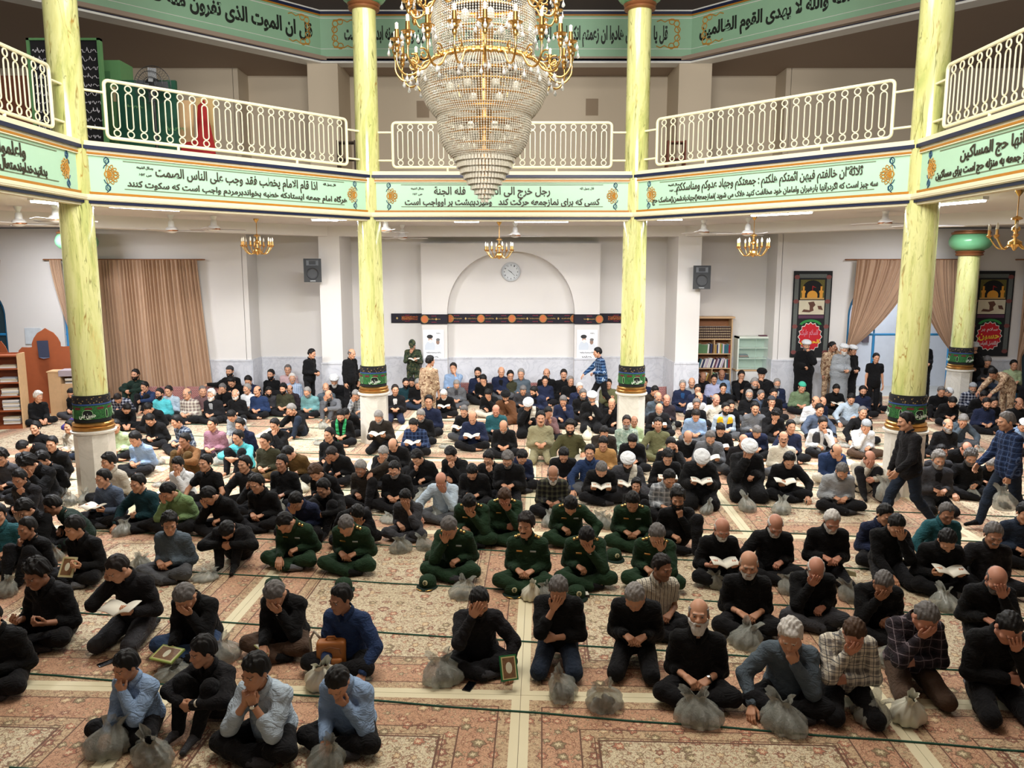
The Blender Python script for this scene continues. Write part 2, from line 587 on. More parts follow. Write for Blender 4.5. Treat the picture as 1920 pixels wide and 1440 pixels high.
# gallery slab: ceiling of the lower storey, floor of the gallery
def ring(zlo, zhi, rin, name, mat, segs=96):
 mb = MB()
 top, bot = [], []
 for k in range(segs):
  a = 2 * PI * k / segs
  w = (a - math.radians(22.5)) % (PI / 4) - PI / 8
  r = rin / math.cos(w)
  ix, iy = CX + r * math.cos(a), CY + r * math.sin(a)
  ca, sa = math.cos(a), math.sin(a)
  t = min(((XR - CX) / ca if ca > 0 else (XL - CX) / ca) if abs(ca) > 1e-6 else 1e9, ((22.0 - CY) / sa if sa > 0 else (-6 - CY) / sa) if abs(sa) > 1e-6 else 1e9)
  ox, oy = CX + t * ca, CY + t * sa
  top.append(((ix, iy, zhi), (ox, oy, zhi)))
  bot.append(((ix, iy, zlo), (ox, oy, zlo)))
 for k in range(segs):
  k2 = (k + 1) % segs
  mb.quad(top[k][0], top[k][1], top[k2][1], top[k2][0])
  mb.quad(bot[k][0], bot[k2][0], bot[k2][1], bot[k][1])
  mb.quad(bot[k][0], top[k][0], top[k2][0], bot[k2][0])
 return struct(mb, name, mat)
ring(4.78, 5.45, 6.55, 'ceiling_gallery', M_CEIL)
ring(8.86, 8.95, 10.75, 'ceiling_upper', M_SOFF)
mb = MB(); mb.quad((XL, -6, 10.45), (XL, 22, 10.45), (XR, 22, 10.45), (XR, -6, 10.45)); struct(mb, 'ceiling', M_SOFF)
# outer octagon beams
OUT = [Vector((-11.35, 5, 0)), Vector((-11.35, 13.75, 0)), Vector((-4.8, 20.3, 0)), Vector((4.5, 20.3, 0)), Vector((11.05, 13.75, 0)), Vector((11.05, 5, 0))]
def beam(name, z0, z1, th, mat):
 mb = MB()
 for a, b in zip(OUT[:-1], OUT[1:]):
  d = (b - a).normalized()
  nrm = Vector((-d.y, d.x, 0))          # outwards
  e = th * .42
  q = [a, b, b + nrm * th + d * e, a + nrm * th - d * e]
  mb.add([(p.x, p.y, z0) for p in q] + [(p.x, p.y, z1) for p in q], [(0, 3, 2, 1), (4, 5, 6, 7), (0, 1, 5, 4), (1, 2, 6, 5), (2, 3, 7, 6), (3, 0, 4, 7)])
 return struct(mb, name, mat)
beam('trim_5', 4.52, 4.80, .4, M_WALL)
# ------------------------------------------------------------------ Arabic lettering
_AR = {}
def _fill():
 def add(ch, base, n):
  _AR[ch] = ([chr(base + i) for i in range(n)], n)
 seq = [('ء', 0xFE80, 1), ('آ', 0xFE81, 2), ('أ', 0xFE83, 2), ('ؤ', 0xFE85, 2), ('إ', 0xFE87, 2), ('ئ', 0xFE89, 4), ('ا', 0xFE8D, 2), ('ب', 0xFE8F, 4), ('ة', 0xFE93, 2), ('ت', 0xFE95, 4), ('ث', 0xFE99, 4), ('ج', 0xFE9D, 4), ('ح', 0xFEA1, 4), ('خ', 0xFEA5, 4), ('د', 0xFEA9, 2), ('ذ', 0xFEAB, 2), ('ر', 0xFEAD, 2), ('ز', 0xFEAF, 2), ('س', 0xFEB1, 4), ('ش', 0xFEB5, 4), ('ص', 0xFEB9, 4), ('ض', 0xFEBD, 4), ('ط', 0xFEC1, 4), ('ظ', 0xFEC5, 4), ('ع', 0xFEC9, 4), ('غ', 0xFECD, 4), ('ف', 0xFED1, 4), ('ق', 0xFED5, 4), ('ک', 0xFB8E, 4), ('ل', 0xFEDD, 4), ('م', 0xFEE1, 4), ('ن', 0xFEE5, 4), ('ه', 0xFEE9, 4), ('و', 0xFEED, 2), ('ی', 0xFBFC, 4), ('پ', 0xFB56, 4), ('چ', 0xFB7A, 4), ('گ', 0xFB92, 4)]
 for s in seq:
  add(*s)
_fill()
def shape_ar(s):
 """joined forms, in the order they are set from the left"""
 s = s.replace('ك', 'ک').replace('ي', 'ی')
 out, i, n = [], 0, len(s)
 def joins_next(c):
  return c in _AR and _AR[c][1] == 4
 while i < n:
  c = s[i]
  if c not in _AR:
   out.append(c)
   i += 1
   continue
  prev = i > 0 and joins_next(s[i - 1])
  if c == 'ل' and i + 1 < n and s[i + 1] in 'اأإآ':
   base = {'آ': 0xFEF5, 'أ': 0xFEF7, 'إ': 0xFEF9, 'ا': 0xFEFB}[s[i + 1]]
   out.append(chr(base + (1 if prev else 0)))
   i += 2
   continue
  f, k = _AR[c]
  nxt = i + 1 < n and s[i + 1] in _AR and s[i + 1] != 'ء'
  if k == 1:
   g = f[0]
  elif k == 2:
   g = f[1] if prev else f[0]
  else:
   g = f[3] if prev and nxt else f[1] if prev else f[2] if nxt else f[0]
  out.append(g)
  i += 1
 return ''.join(reversed(out))
FONT = bpy.data.fonts.load('<builtin>') if '<builtin>' in [f.filepath for f in bpy.data.fonts] else None
_PENDING = []
def lettering(name, text, width, height, loc, rot, mat, parent, bold=.012, arabic=True, extrude=.004):
 cu = bpy.data.curves.new(name, 'FONT')
 cu.body = shape_ar(text) if arabic else text
 cu.align_x, cu.align_y = 'CENTER', 'CENTER'
 cu.offset = bold
 cu.extrude = extrude
 cu.resolution_u = 3
 cu.materials.append(mat)
 o = bpy.data.objects.new(name, cu)
 COL.objects.link(o)
 if parent is not None:
  o.parent = parent
 o.location = loc
 o.rotation_euler = rot
 _PENDING.append((o, width, height))
 return o
def fit_lettering():
 """text curves become meshes of the asked size"""
 dg = bpy.context.evaluated_depsgraph_get()
 dg.update()
 new = []
 for o, w, h in _PENDING:
  ev = o.evaluated_get(dg)
  d = Vector(o.dimensions) if o.dimensions.length > 0 else Vector(ev.dimensions)
  new.append((o, bpy.data.meshes.new_from_object(ev), d, w, h))
 for o, me, d, w, h in new:
  sx = w / max(d.x, 1e-3)
  sy = h / max(d.y, 1e-3) if h else sx
  nm, cu = o.name, o.data
  p = o.parent
  m = bpy.data.objects.new('lettering', me)
  COL.objects.link(m)
  m.parent = p
  m.location, m.rotation_euler, m.scale = o.location, o.rotation_euler, (sx, sy, 1)
  if cu.materials and not me.materials:
   me.materials.append(cu.materials[0])
  bpy.data.objects.remove(o)
  bpy.data.curves.remove(cu)
 _PENDING.clear()
# ------------------------------------------------------------------ fascia boards of the gallery
def ornament(gold, blue, cx, cz, s, y, flip=1):
 """arabesque with two tulips, drawn in raised lines in the x-z plane"""
 def loop(mb, pts, r, closed=True):
  mb.tube([(cx + flip * px * s, y, cz + pz * s) for px, pz in pts], r * .55, 4, closed)
 for k in range(6):
  a = PI / 2 + (k - 2.5) * .44 + PI
  pet = []
  for j in range(14):
   t = 2 * PI * j / 14
   r0, rr = .19, .20
   px, pz = r0 + rr * math.cos(t), .07 * math.sin(t)
   pet.append((px * math.cos(a + PI / 2) - pz * math.sin(a + PI / 2), px * math.sin(a + PI / 2) + pz * math.cos(a + PI / 2)))
  loop(gold, pet, .012)
 loop(gold, [(.12 * math.cos(t), .12 * math.sin(t)) for t in np.linspace(0, 2 * PI, 13)[:-1]], .014)
 loop(gold, [(-.02, .34), (.18, .2), (.40, .0), (.18, -.2), (-.02, -.34), (-.1, 0)], .014)
 loop(gold, [(.04, .2), (.28, 0), (.04, -.2), (.0, 0)], .012)
 for sg in (1, -1):
  loop(blue, [(-.02, sg * .36), (-.09, sg * .44), (-.10, sg * .54), (-.02, sg * .62), (.06, sg * .56), (.07, sg * .46)], .014)
  loop(blue, [(-.02, sg * .36), (-.04, sg * .5), (.02, sg * .58), (.05, sg * .48)], .012)
  loop(blue, [(-.02, sg * .62), (-.08, sg * .68), (-.04, sg * .76), (-.12, sg * .84)], .013, False)
  loop(blue, [(-.02, sg * .36), (-.10, sg * .30), (-.14, sg * .2)], .013, False)
def profile_bar(mb, L, y0, y1, z0, z1, mi=0, m0=0, m1=0):
 """box whose ends are mitred by m0 / m1 metres per metre of depth"""
 h = L / 2
 def xx(side, y):
  return side * h + (m0 if side < 0 else m1) * y * side
 vs = [(xx(-1, y0), y0, z0), (xx(1, y0), y0, z0), (xx(1, y1), y1, z0), (xx(-1, y1), y1, z0), (xx(-1, y0), y0, z1), (xx(1, y0), y0, z1), (xx(1, y1), y1, z1), (xx(-1, y1), y1, z1)]
 mb.add(vs, [(0, 3, 2, 1), (4, 5, 6, 7), (0, 1, 5, 4), (1, 2, 6, 5), (2, 3, 7, 6), (3, 0, 4, 7)], mi)
FASC = [
 ('واعلموا ان', 'بدانیدخداوندمتعال نماز', 'mint fascia panel at the near end of the west gallery, ending beside its marbled column', 0),
 ('اذا قام الامام یخطب فقد وجب علی الناس الصمت', 'هرگاه امام جمعه ایستادکه خطبه بخواندبرمردم واجب است که سکوت کنند', 'mint fascia panel lettered in two lines under the railing with fan and green boards', .0),
 ('رجل خرج الی الجمعة    فله الجنة', 'کسی که برای نمازجمعه حرکت کند   ومیردبهشت بر اوواجب است', 'mint fascia panel of the middle gallery, partly covered by the crystal chandelier tip', .0),
 ('ثلاثة ان خالفتم فیهن ائمتکم هلکتم : جمعتکم وجهاد عدوکم ومناسککم', 'سه چیز است که اگردرآنها بارهبران وامامان خود مخالفت کنید هلاک می شوید (نمازجمعه)(جهادبادشمن)(مناسک حج', 'mint fascia panel with a long second line of lettering, above the white glazed cabinet', .0),
 ('مسترة فانها حج المساکین', 'جمعه که نماز جمعه به منزله حج است برای مساکین', 'mint fascia panel at the near end of the east gallery, below the brightest wall patch', 0),
]
T22 = math.tan(math.radians(22.5))
def fascia(k):
 a, b = octv(RV, k), octv(RV, k + 1)
 mid, d = (a + b) / 2, (b - a)
 L = d.length
 t = thing('inscription_fascia', (mid.x, mid.y, 0), FASC[k][2], 'fascia', 'inscribed fascia panels round the gallery', math.atan2(d.y, d.x))
 def bar(mb, y0, z0, z1, mi=0):
  profile_bar(mb, L, y0, .12, z0, z1, mi, T22, T22)
 m = MB(); bar(m, 0, 4.80, 5.46); m.build('panel', M_MINT, t)
 m = MB(); bar(m, -.05, 5.53, 5.60); bar(m, -.02, 5.435, 5.475); bar(m, -.03, 5.385, 5.40)
 m.build('top_moulding', M_CREAM, t)
 m = MB(); bar(m, -.06, 5.475, 5.53); m.build('dark_blue_line', M_BLUELINE, t)
 m = MB(); bar(m, -.028, 5.405, 5.435); bar(m, -.03, 4.80, 4.835); m.build('gold_line', M_GOLDLINE, t)
 m = MB()
 n = 7
 for i in range(n):
  a0, a1 = -PI / 2 + PI * i / n, -PI / 2 + PI * (i + 1) / n
  for_z0, for_z1 = 4.745 + .05 * math.sin(a0), 4.745 + .05 * math.sin(a1)
  y = -.03 - .06 * math.cos((a0 + a1) / 2)
  bar(m, y, for_z0, for_z1)
 m.build('round_moulding', M_CREAM, t)
 m = MB(); bar(m, -.05, 4.655, 4.695); m.build('lower_blue_line', M_BLUELINE, t)
 m = MB(); bar(m, -.02, 4.62, 4.655); m.build('bottom_edge', M_CREAM, t)
 # thin frame lines on the panel
 m = MB()
 m.box((-L / 2 + .62, -.008, 5.335), (L / 2 - .62, 0, 5.347)); m.box((-L / 2 + .62, -.008, 4.905), (L / 2 - .62, 0, 4.917))
 m.build('frame_line', plain('frame_line_paint', rgb(120, 130, 104), .5), t)
 for s in (-1, 1):
  g, bl = MB(), MB()
  ornament(g, bl, s * (L / 2 - .38), 5.12, .42, -.008, -s)
  og = g.build('ornament', M_ORNGOLD, t)
  bl.build('tulip', M_ORNBLUE, og)
 xo = FASC[k][3] * L
 lettering('lettering', FASC[k][0], [.8, 3.0, 2.35, 3.5, 2.0][k], .24, (xo + [.9, -.05, -.2, .1, -.5][k], -.008, 5.215), (PI / 2, 0, 0), M_INK, t, .022)
 lettering('lettering', FASC[k][1], [1.3, 4.1, 3.95, 4.3, 2.6][k], .17, (xo + [1.12, .05, .0, -.05, -.8][k], -.008, 5.0), (PI / 2, 0, 0), M_INK, t, .03)
 if 0 < k < 4:
  lettering('lettering', 'قال رسول الله', .28, .055, (L / 2 - .95, -.008, 5.27), (PI / 2, 0, 0), M_INK, t, .02)
  lettering('lettering', 'وسائل الشیعه', .26, .055, (-L / 2 + .95, -.008, 5.27), (PI / 2, 0, 0), M_INK, t, .02)
  lettering('lettering', 'ص ۲۵۶', .2, .05, (-L / 2 + .95, -.008, 5.16), (PI / 2, 0, 0), M_INK, t, .02)
 return t
for k in range(5):
 fascia(k)
# upper inscription bands on the outer octagon
UPB = [
 None,
 ('قل ان الموت الذی تفرون منه فانه ملاقیکم والله علیم بالظالمین', 'green upper band running from the banner corner to the middle, ending in gold corner scrolls', 7.6, .6),
 ('قل یا ایها الذین هادوا ان زعمتم انکم اولیاء لله من دون الناس فتمنوا الموت ان کنتم صادقین ولا یتمنونه ابدا بما قدمت', 'green upper band straight across the middle, passing behind the chandelier', 8.1, 0),
 ('بئس مثل القوم الذین کذبوا بآیات الله والله لا یهدی القوم الظالمین', 'green upper band climbing over the empty gallery with plain beige wall', 7.6, -.6),
]
def upper_band(k):
 a, b = OUT[k], OUT[k + 1]
 mid, d = (a + b) / 2, (b - a)
 L = d.length
 t = thing('inscription_band', (mid.x, mid.y, 0), UPB[k][1], 'inscription band', 'upper inscription bands', math.atan2(d.y, d.x))
 def bar(mb, y0, z0, z1, y1=.4):
  profile_bar(mb, L, y0, y1, z0, z1, 0, T22, T22)
 m = MB(); bar(m, 0, 8.9, 10.05); m.build('panel', M_MINTUP, t)
 m = MB(); bar(m, -.03, 8.80, 8.845); bar(m, -.02, 8.90, 8.925); bar(m, -.03, 10.02, 10.06); bar(m, -.02, 9.86, 9.875); bar(m, -.008, 9.135, 9.145)
 m.build('white_line', M_WHITE, t)
 m = MB(); bar(m, -.05, 8.845, 8.90); bar(m, -.05, 9.955, 10.02); m.build('dark_blue_line', M_BLUELINE, t)
 m = MB(); bar(m, -.03, 8.925, 8.955); bar(m, -.03, 9.925, 9.955); m.build('gold_line', M_GOLDLINE, t)
 for sx in (-1, 1):
  for sz in (-1, 1):
   g = MB()
   x0, z0 = sx * (L / 2 - .38), 9.5 + sz * .24
   for j in range(3):
    c = (x0 + (-.0, -.12, .02)[j] * sx, z0 + (0, .05, -.14)[j] * sz)
    g.tube([(c[0] + .07 * math.cos(q), -.008, c[1] + .07 * math.sin(q)) for q in np.linspace(0, 2 * PI, 11)[:-1]], .012, 4, True)
   g.tube([(x0 + .05 * sx, -.008, z0 + .08 * sz), (x0 - .2 * sx, -.008, z0 + .09 * sz), (x0 - .3 * sx, -.008, z0 + .04 * sz), (x0 - .4 * sx, -.008, z0 + .09 * sz), (x0 - .5 * sx, -.008, z0 + .05 * sz)], .013, 4)
   g.tube([(x0 + .07 * sx, -.008, z0), (x0 + .02 * sx, -.008, z0 - .1 * sz), (x0 + .07 * sx, -.008, z0 - .2 * sz), (x0 + .03 * sx, -.008, z0 - .24 * sz)], .012, 4)
   g.build('corner_scroll', M_ORNGOLD, t)
 lettering('lettering', UPB[k][0], UPB[k][2], .52, (UPB[k][3], -.008, 9.5), (PI / 2, 0, 0), M_INKUP, t, .035)
for k in (1, 2, 3):
 upper_band(k)
# plain continuations of the upper band outside the lettered sides
for nm, a, b in (('trim_6', OUT[0], OUT[1]), ('trim_7', OUT[4], OUT[5])):
 mb = MB()
 x0, x1 = sorted((a.x, a.x + (-.4 if a.x < 0 else .4)))
 mb.box((x0, 5, 8.8), (x1, 13.75, 10.05)); struct(mb, nm, M_MINTUP)
# ------------------------------------------------------------------ columns
COLS = []
def column(loc, zt, label, r=.25, short=False, cloth_label=None):
 t = thing('marbled_column', loc, label, 'column', None)
 m = MB()
 m.lathe([(.30, 0), (.30, 1.0), (.29, 1.02)], 8, a0=PI / 8)
 m.build('plinth', M_PLINTH, t)
 m = MB()
 m.lathe([(.28, 1.02), (.335, 1.045), (.34, 1.075), (.30, 1.09)], 40)
 m.build('plinth_cap', M_PLINTH, t, True)
 m = MB()
 m.lathe([(.30, 1.09), (.315, 1.105), (.318, 1.14), (.30, 1.155), (.285, 1.16), (.30, 1.17), (.305, 1.2), (.285, 1.215), (r + .01, 1.22)], 40)
 m.build('base_ring', M_GOLDD, t, True)
 m = MB()
 m.lathe([(r, 1.2), (r * .99, 2.5), (r * .97, 4.5), (r * .93, zt)], 48)
 m.build('shaft', M_COLUMN, t, True)
 m = MB()
 z = zt
 m.lathe([(r * .93, z - .02), (r * 1.2, z), (r * 1.25, z + .03), (r * 1.12, z + .05), (r * 1.22, z + .07), (r * 1.3, z + .10), (r * 1.15, z + .12)], 40)
 m.build('capital_ring', M_COPPER, t, True)
 m = MB()
 hb = .5
 m.lathe([(r * 1.12, z + .11), (r * 1.6, z + .18), (r * 1.86, z + .27), (r * 1.92, z + .36), (r * 1.8, z + .46), (r * 1.6, z + .53)], 40)
 m.build('capital_bulb', M_GREENBULB, t, True)
 m = MB()
 m.lathe([(r * 1.6, z + .52), (r * 1.72, z + .54), (r * 1.74, z + .58), (r * 1.5, z + .6), (r * 1.5, z + .62 if short else 10.45)], 40)
 m.build('capital_rim', M_COPPER if short else M_SOFF, t, True)
 # mourning cloth wound round the foot of the shaft
 if cloth_label:
  c = thing('mourning_cloth', loc, cloth_label, 'cloth', 'embroidered cloths round the columns')
  def band(z0, z1, rr, nm, mat):
   mm = MB()
   n = 72
   prof = [(rr - .012, z0), (rr, z0 + .005)] + [(rr, z0 + (z1 - z0) * i / 4) for i in range(1, 4)] + [(rr, z1 - .005), (rr - .012, z1)]
   mm.lathe(prof, n, cap=False)
   return mm.build(nm, mat, c, True)
  band(1.225, 1.66, r + .022, 'cloth_band', M_CLOTHBASE)
  band(1.53, 1.64, r + .026, 'fringe_band', M_CLOTHTOP)
  band(1.50, 1.53, r + .027, 'blue_band', plain('cloth_blue', rgb(44, 74, 128), .8, var=.3, scale=40))
  band(1.28, 1.50, r + .026, 'green_band', M_CLOTHGREEN)
  pan = MB()
  for j in range(6):
   a = 2 * PI * j / 6 + .25 - PI / 2
   dia = []
   for q in range(16):
    th = 2 * PI * q / 16
    w, h = (.55, .075) if j % 2 == 0 else (.16, .07)
    aa = a + w * .5 * math.copysign(abs(math.cos(th)) ** .7, math.cos(th))
    zz = 1.36 + h * math.copysign(abs(math.sin(th)) ** .8, math.sin(th))
    dia.append((aa, zz))
   rr = r + .031
   pts = [Vector((rr * math.cos(x), rr * math.sin(x), zz)) for x, zz in dia]
   cen = Vector((rr * math.cos(a), rr * math.sin(a), 1.36))
   b0 = len(pan.v)
   pan.add(pts + [cen], [(q, (q + 1) % 16, 16) for q in range(16)])
  pan.build('black_cartouche', plain('cloth_black', rgb(18, 20, 20), .9), c)
  rim = MB()
  for j in range(6):
   a = 2 * PI * j / 6 + .25 - PI / 2
   w, h = (.55, .075) if j % 2 == 0 else (.16, .07)
   rr = r + .032
   rim.tube([(rr * math.cos(a + w * .5 * math.copysign(abs(math.cos(th)) ** .7, math.cos(th))), rr * math.sin(a + w * .5 * math.copysign(abs(math.cos(th)) ** .7, math.cos(th))), 1.36 + h * math.copysign(abs(math.sin(th)) ** .8, math.sin(th))) for th in np.linspace(0, 2 * PI, 17)[:-1]], .004, 4, True)
  rim.build('cartouche_border', plain('cloth_pale_green', rgb(150, 200, 140), .8), c)
  for j in range(0, 6, 2):
   a = 2 * PI * j / 6 + .25 - PI / 2
   rr = r + .036
   lettering('lettering', 'حسین منی', .24, .09, (rr * math.cos(a), rr * math.sin(a), 1.355), (PI / 2, 0, a + PI / 2), plain('cloth_white', rgb(226, 236, 220), .8), c, .02, extrude=.001)
  red = MB()
  for j in range(10):
   a = 2 * PI * j / 10
   rr = r + .031
   pts = [(rr * math.cos(a + x), rr * math.sin(a + x), zz) for x, zz in ((-.2, 1.455), (-.16, 1.437), (.16, 1.437), (.2, 1.455), (.16, 1.473), (-.16, 1.473))]
   red.add(pts, [tuple(range(6))])
  red.build('red_cartouche', plain('cloth_dark_red', rgb(96, 24, 28), .8), c)
 return t
def cloth_green(t):
 c = t.coord('Object')
 n = t.noise(c, 40, 4, .6, 2)
 t.l(t.ramp(n, [(.4, rgb(16, 44, 22)), (.5, rgb(40, 110, 50)), (.56, rgb(20, 56, 28)), (.64, rgb(70, 150, 70))]), t.b.inputs['Base Color'])
M_CLOTHGREEN = pattern_cloth('cloth_green_brocade', cloth_green)
def cloth_top(t):
 c = t.coord('Object')
 v = t.n('ShaderNodeTexVoronoi')
 v.inputs['Scale'].default_value = 26
 t.l(c, v.inputs['Vector'])
 t.l(t.ramp(v.outputs['Distance'], [(0, rgb(186, 160, 96)), (.22, rgb(120, 100, 60)), (.34, rgb(18, 18, 24)), (1, rgb(12, 12, 18))]), t.b.inputs['Base Color'])
M_CLOTHTOP = pattern_cloth('cloth_gold_on_black', cloth_top)
M_CLOTHBASE = plain('cloth_black_ground', rgb(16, 20, 18), .9, var=.4, scale=40)
CL = ['yellow marbled column at the closed brown curtain, with boys seated round its plinth',
  'slim green-yellow marbled column beside the black and white posters, nearest the camouflaged soldier with cap',
  'slim green-yellow marbled column just past the walking man in blue plaid',
  'green marbled column before the open doorway curtains, a walking man in black passing']
CC = ['dark green mourning cloth round the column by the closed brown curtain', 'green cartouche cloth round the column near the standing bald man', 'green cartouche cloth round the column near the walking plaid-shirted man', 'dark green mourning cloth round the column behind the walking man in black']
for k in range(1, 5):
 p = octv(RV + .17, k)
 column(p, 8.72, CL[k - 1], cloth_label=CC[k - 1])
column(Vector((11.75, 20.0, 0)), 4.02, 'short marbled column with a green bulb capital under the gallery by the doorway', .26, True, 'dark mourning cloth round the short column by the open doorway')
column(Vector((-11.15, 20.0, 0)), 4.02, 'short column with a green bulb capital half hidden beside the wooden partition', .26, True)
# ------------------------------------------------------------------ gallery railings
def railing(k):
 a, b = octv(RV + .12, k), octv(RV + .12, k + 1)
 mid, d = (a + b) / 2, (b - a)
 L = d.length
 lab = ['cream railing at the near end, before the black calligraphy banner', 'cream railing of looped balusters in front of the pedestal fan and green boards', 'cream railing of looped balusters behind the crystal chandelier', 'cream railing of looped balusters before a plain beige wall and grey pier', 'cream railing rising over the brightly lit wall patch']
 t = thing('gallery_railing', (mid.x, mid.y, 5.45), lab[k], 'railing', 'gallery railings between the columns', math.atan2(d.y, d.x))
 h = L / 2 - .5
 m = MB()
 z0, z1, rc = .25, 1.12, .07
 pts = []
 for cx, cz, s in ((h - rc, z1 - rc, 0), (-h + rc, z1 - rc, 1), (-h + rc, z0 + rc, 2), (h - rc, z0 + rc, 3)):
  for i in range(5):
   q = s * PI / 2 + i * PI / 8
   pts.append((cx + rc * math.cos(q), 0, cz + rc * math.sin(q)))
 m.tube(pts, .028, 8, True)
 m.build('rail_frame', M_RAIL, t, True)
 for s in (-1, 1):
  for z in (.38, .93):
   m = MB(); m.tube([(s * h, 0, z), (s * (L / 2 - .18), 0, z)], .02, 8); m.build('side_bracket', M_RAIL, t, True)
 for x in (-h * .5, h * .5):
  m = MB(); m.tube([(x, 0, 0), (x, 0, z0)], .024, 8); m.build('foot_post', M_RAIL, t, True)
 n = 21
 m = MB()
 w = .05
 def oval(zc, hh):
  pts = []
  for i in range(7):
   q = PI * i / 6
   pts.append((w * math.cos(q), 0, zc + hh + w * math.sin(q)))
  for i in range(7):
   q = PI + PI * i / 6
   pts.append((w * math.cos(q), 0, zc - hh + w * math.sin(q)))
  return pts
 m.tube(oval(.685, .235), .011, 5, True)
 for zc in (.335, 1.035):
  m.tube([(w * math.cos(q), 0, zc + w * math.sin(q)) for q in np.linspace(0, 2 * PI, 15)[:-1]], .011, 5, True)
 me = m.mesh('baluster', M_RAIL, True)
 for i in range(n):
  o = bpy.data.objects.new('baluster', me)
  COL.objects.link(o)
  o.parent = t
  o.location = (-h + (i + .75) * (2 * h) / (n + .5), 0, 0)
 return t
for k in range(5):
 railing(k)
# ------------------------------------------------------------------ carpets and row cords
ang = math.radians(-2.2)
def carpets():
 m = MB()
 nx, ny = 12, 16
 m.box((-1.518, -2.058, 0), (1.518, 2.058, .012))
 me = m.mesh('carpet', M_CARPET)
 ca, sa = math.cos(ang), math.sin(ang)
 for i in range(-5, 6):
  for j in range(-1, 5):
   lx, ly = .06 + 1.52 + i * 3.04, 6.13 + 2.06 + (j - 1) * 4.12
   x, y = lx * ca - ly * sa - .22, lx * sa + ly * ca
   x0 = min(x, 99)
   if y - 2.2 > 20.9 or y + 2.2 < 3.4 or abs(x) - 1.6 > .70 * (y + 2.3) + .3 or abs(x) > 15.0:
    continue
   o = bpy.data.objects.new('carpet', me)
   COL.objects.link(o)
   o.location = (x, y, .002)
   o.rotation_euler = (0, 0, ang)
   tag(o, 'beige and salmon floral carpet laid edge to edge across the hall floor', 'carpet', 'matching floral carpets on the hall floor')
carpets()
M_CORD = plain('green_cord', rgb(36, 84, 66), .8)
CORDZ = .014
def cords():
 s = -.137
 for k in range(-1, 11):
  y0 = 5.87 + 1.22 * k
  lo, hi = -min(9.5, .66 * y0 + .6) , min(9.5, .66 * y0 + 1.0)
  m = MB()
  n = 24
  m.tube([(lo + (hi - lo) * i / n, y0 + s * (lo + (hi - lo) * i / n) + .008 * math.sin(i * 1.7 + k), CORDZ + .006) for i in range(n + 1)], .008, 6)
  o = m.build('prayer_row_cord', M_CORD, None, True)
  tag(o, 'thin green cord stretched slantwise over the carpets to mark a prayer row', 'cord', 'green row cords on the carpets')
cords()
# ------------------------------------------------------------------ great crystal chandelier
def make_crystal():
 t = NT('crystal_beads')
 nz = t.noise(t.coord(), 60, 2)
 t.set(t.mix(nz, rgb(176, 166, 140), rgb(250, 246, 234)), .08, Coat_Weight=.6, Coat_Roughness=.03)
 t.b.inputs['Alpha'].default_value = .93
 t.b.inputs['Specular IOR Level'].default_value = .9
 return t.m
M_CRYSTAL = make_crystal()
M_DROP = plain('cut_glass_drop', rgb(238, 240, 238), .06, Coat_Weight=.7, Transmission_Weight=.35)
CHX, CHY = -.33, 9.5
def CZ(y):
 return at_y(960, y, CHY).z
PXM = 9.5 / 1440 / 1.045
def bead_tier(parent, name, prof, strands, step, size, twist=0.0):
 """beads strung along the profile (r, z), round the axis"""
 P = np.array(prof, float)
 seg = np.linalg.norm(np.diff(P, axis=0), axis=1)
 s = np.concatenate([[0], np.cumsum(seg)])
 n = int(s[-1] / step)
 q = np.linspace(0, s[-1], n)
 r, z = np.interp(q, s, P[:, 0]), np.interp(q, s, P[:, 1])
 octa = np.array([(1, 0, 0), (0, 1, 0), (-1, 0, 0), (0, -1, 0), (0, 0, 1.25), (0, 0, -1.25)], float) * size
 faces = np.array([(0, 1, 4), (1, 2, 4), (2, 3, 4), (3, 0, 4), (1, 0, 5), (2, 1, 5), (3, 2, 5), (0, 3, 5)])
 A = 2 * PI * np.arange(strands) / strands
 c = np.stack([np.outer(np.cos(A), r), np.outer(np.sin(A), r), np.tile(z, (strands, 1))], -1).reshape(-1, 3)
 V = (c[:, None, :] + octa[None]).reshape(-1, 3)
 F = (faces[None] + 6 * np.arange(len(c))[:, None, None]).reshape(-1, 3)
 me = bpy.data.meshes.new(name)
 me.from_pydata(V.tolist(), [], F.tolist())
 me.materials.append(M_CRYSTAL)
 o = bpy.data.objects.new(name, me)
 COL.objects.link(o)
 o.parent = parent
 o['kind'] = 'stuff'
 return o
def drop_mesh(s=1.0):
 m = MB()
 m.lathe([(.001, 0), (.007 * s, -.012 * s), (.003 * s, -.02 * s), (.016 * s, -.05 * s), (.019 * s, -.062 * s), (.012 * s, -.076 * s), (.001, -.083 * s)], 6, cap=False)
 return m.mesh('pendant', M_DROP)
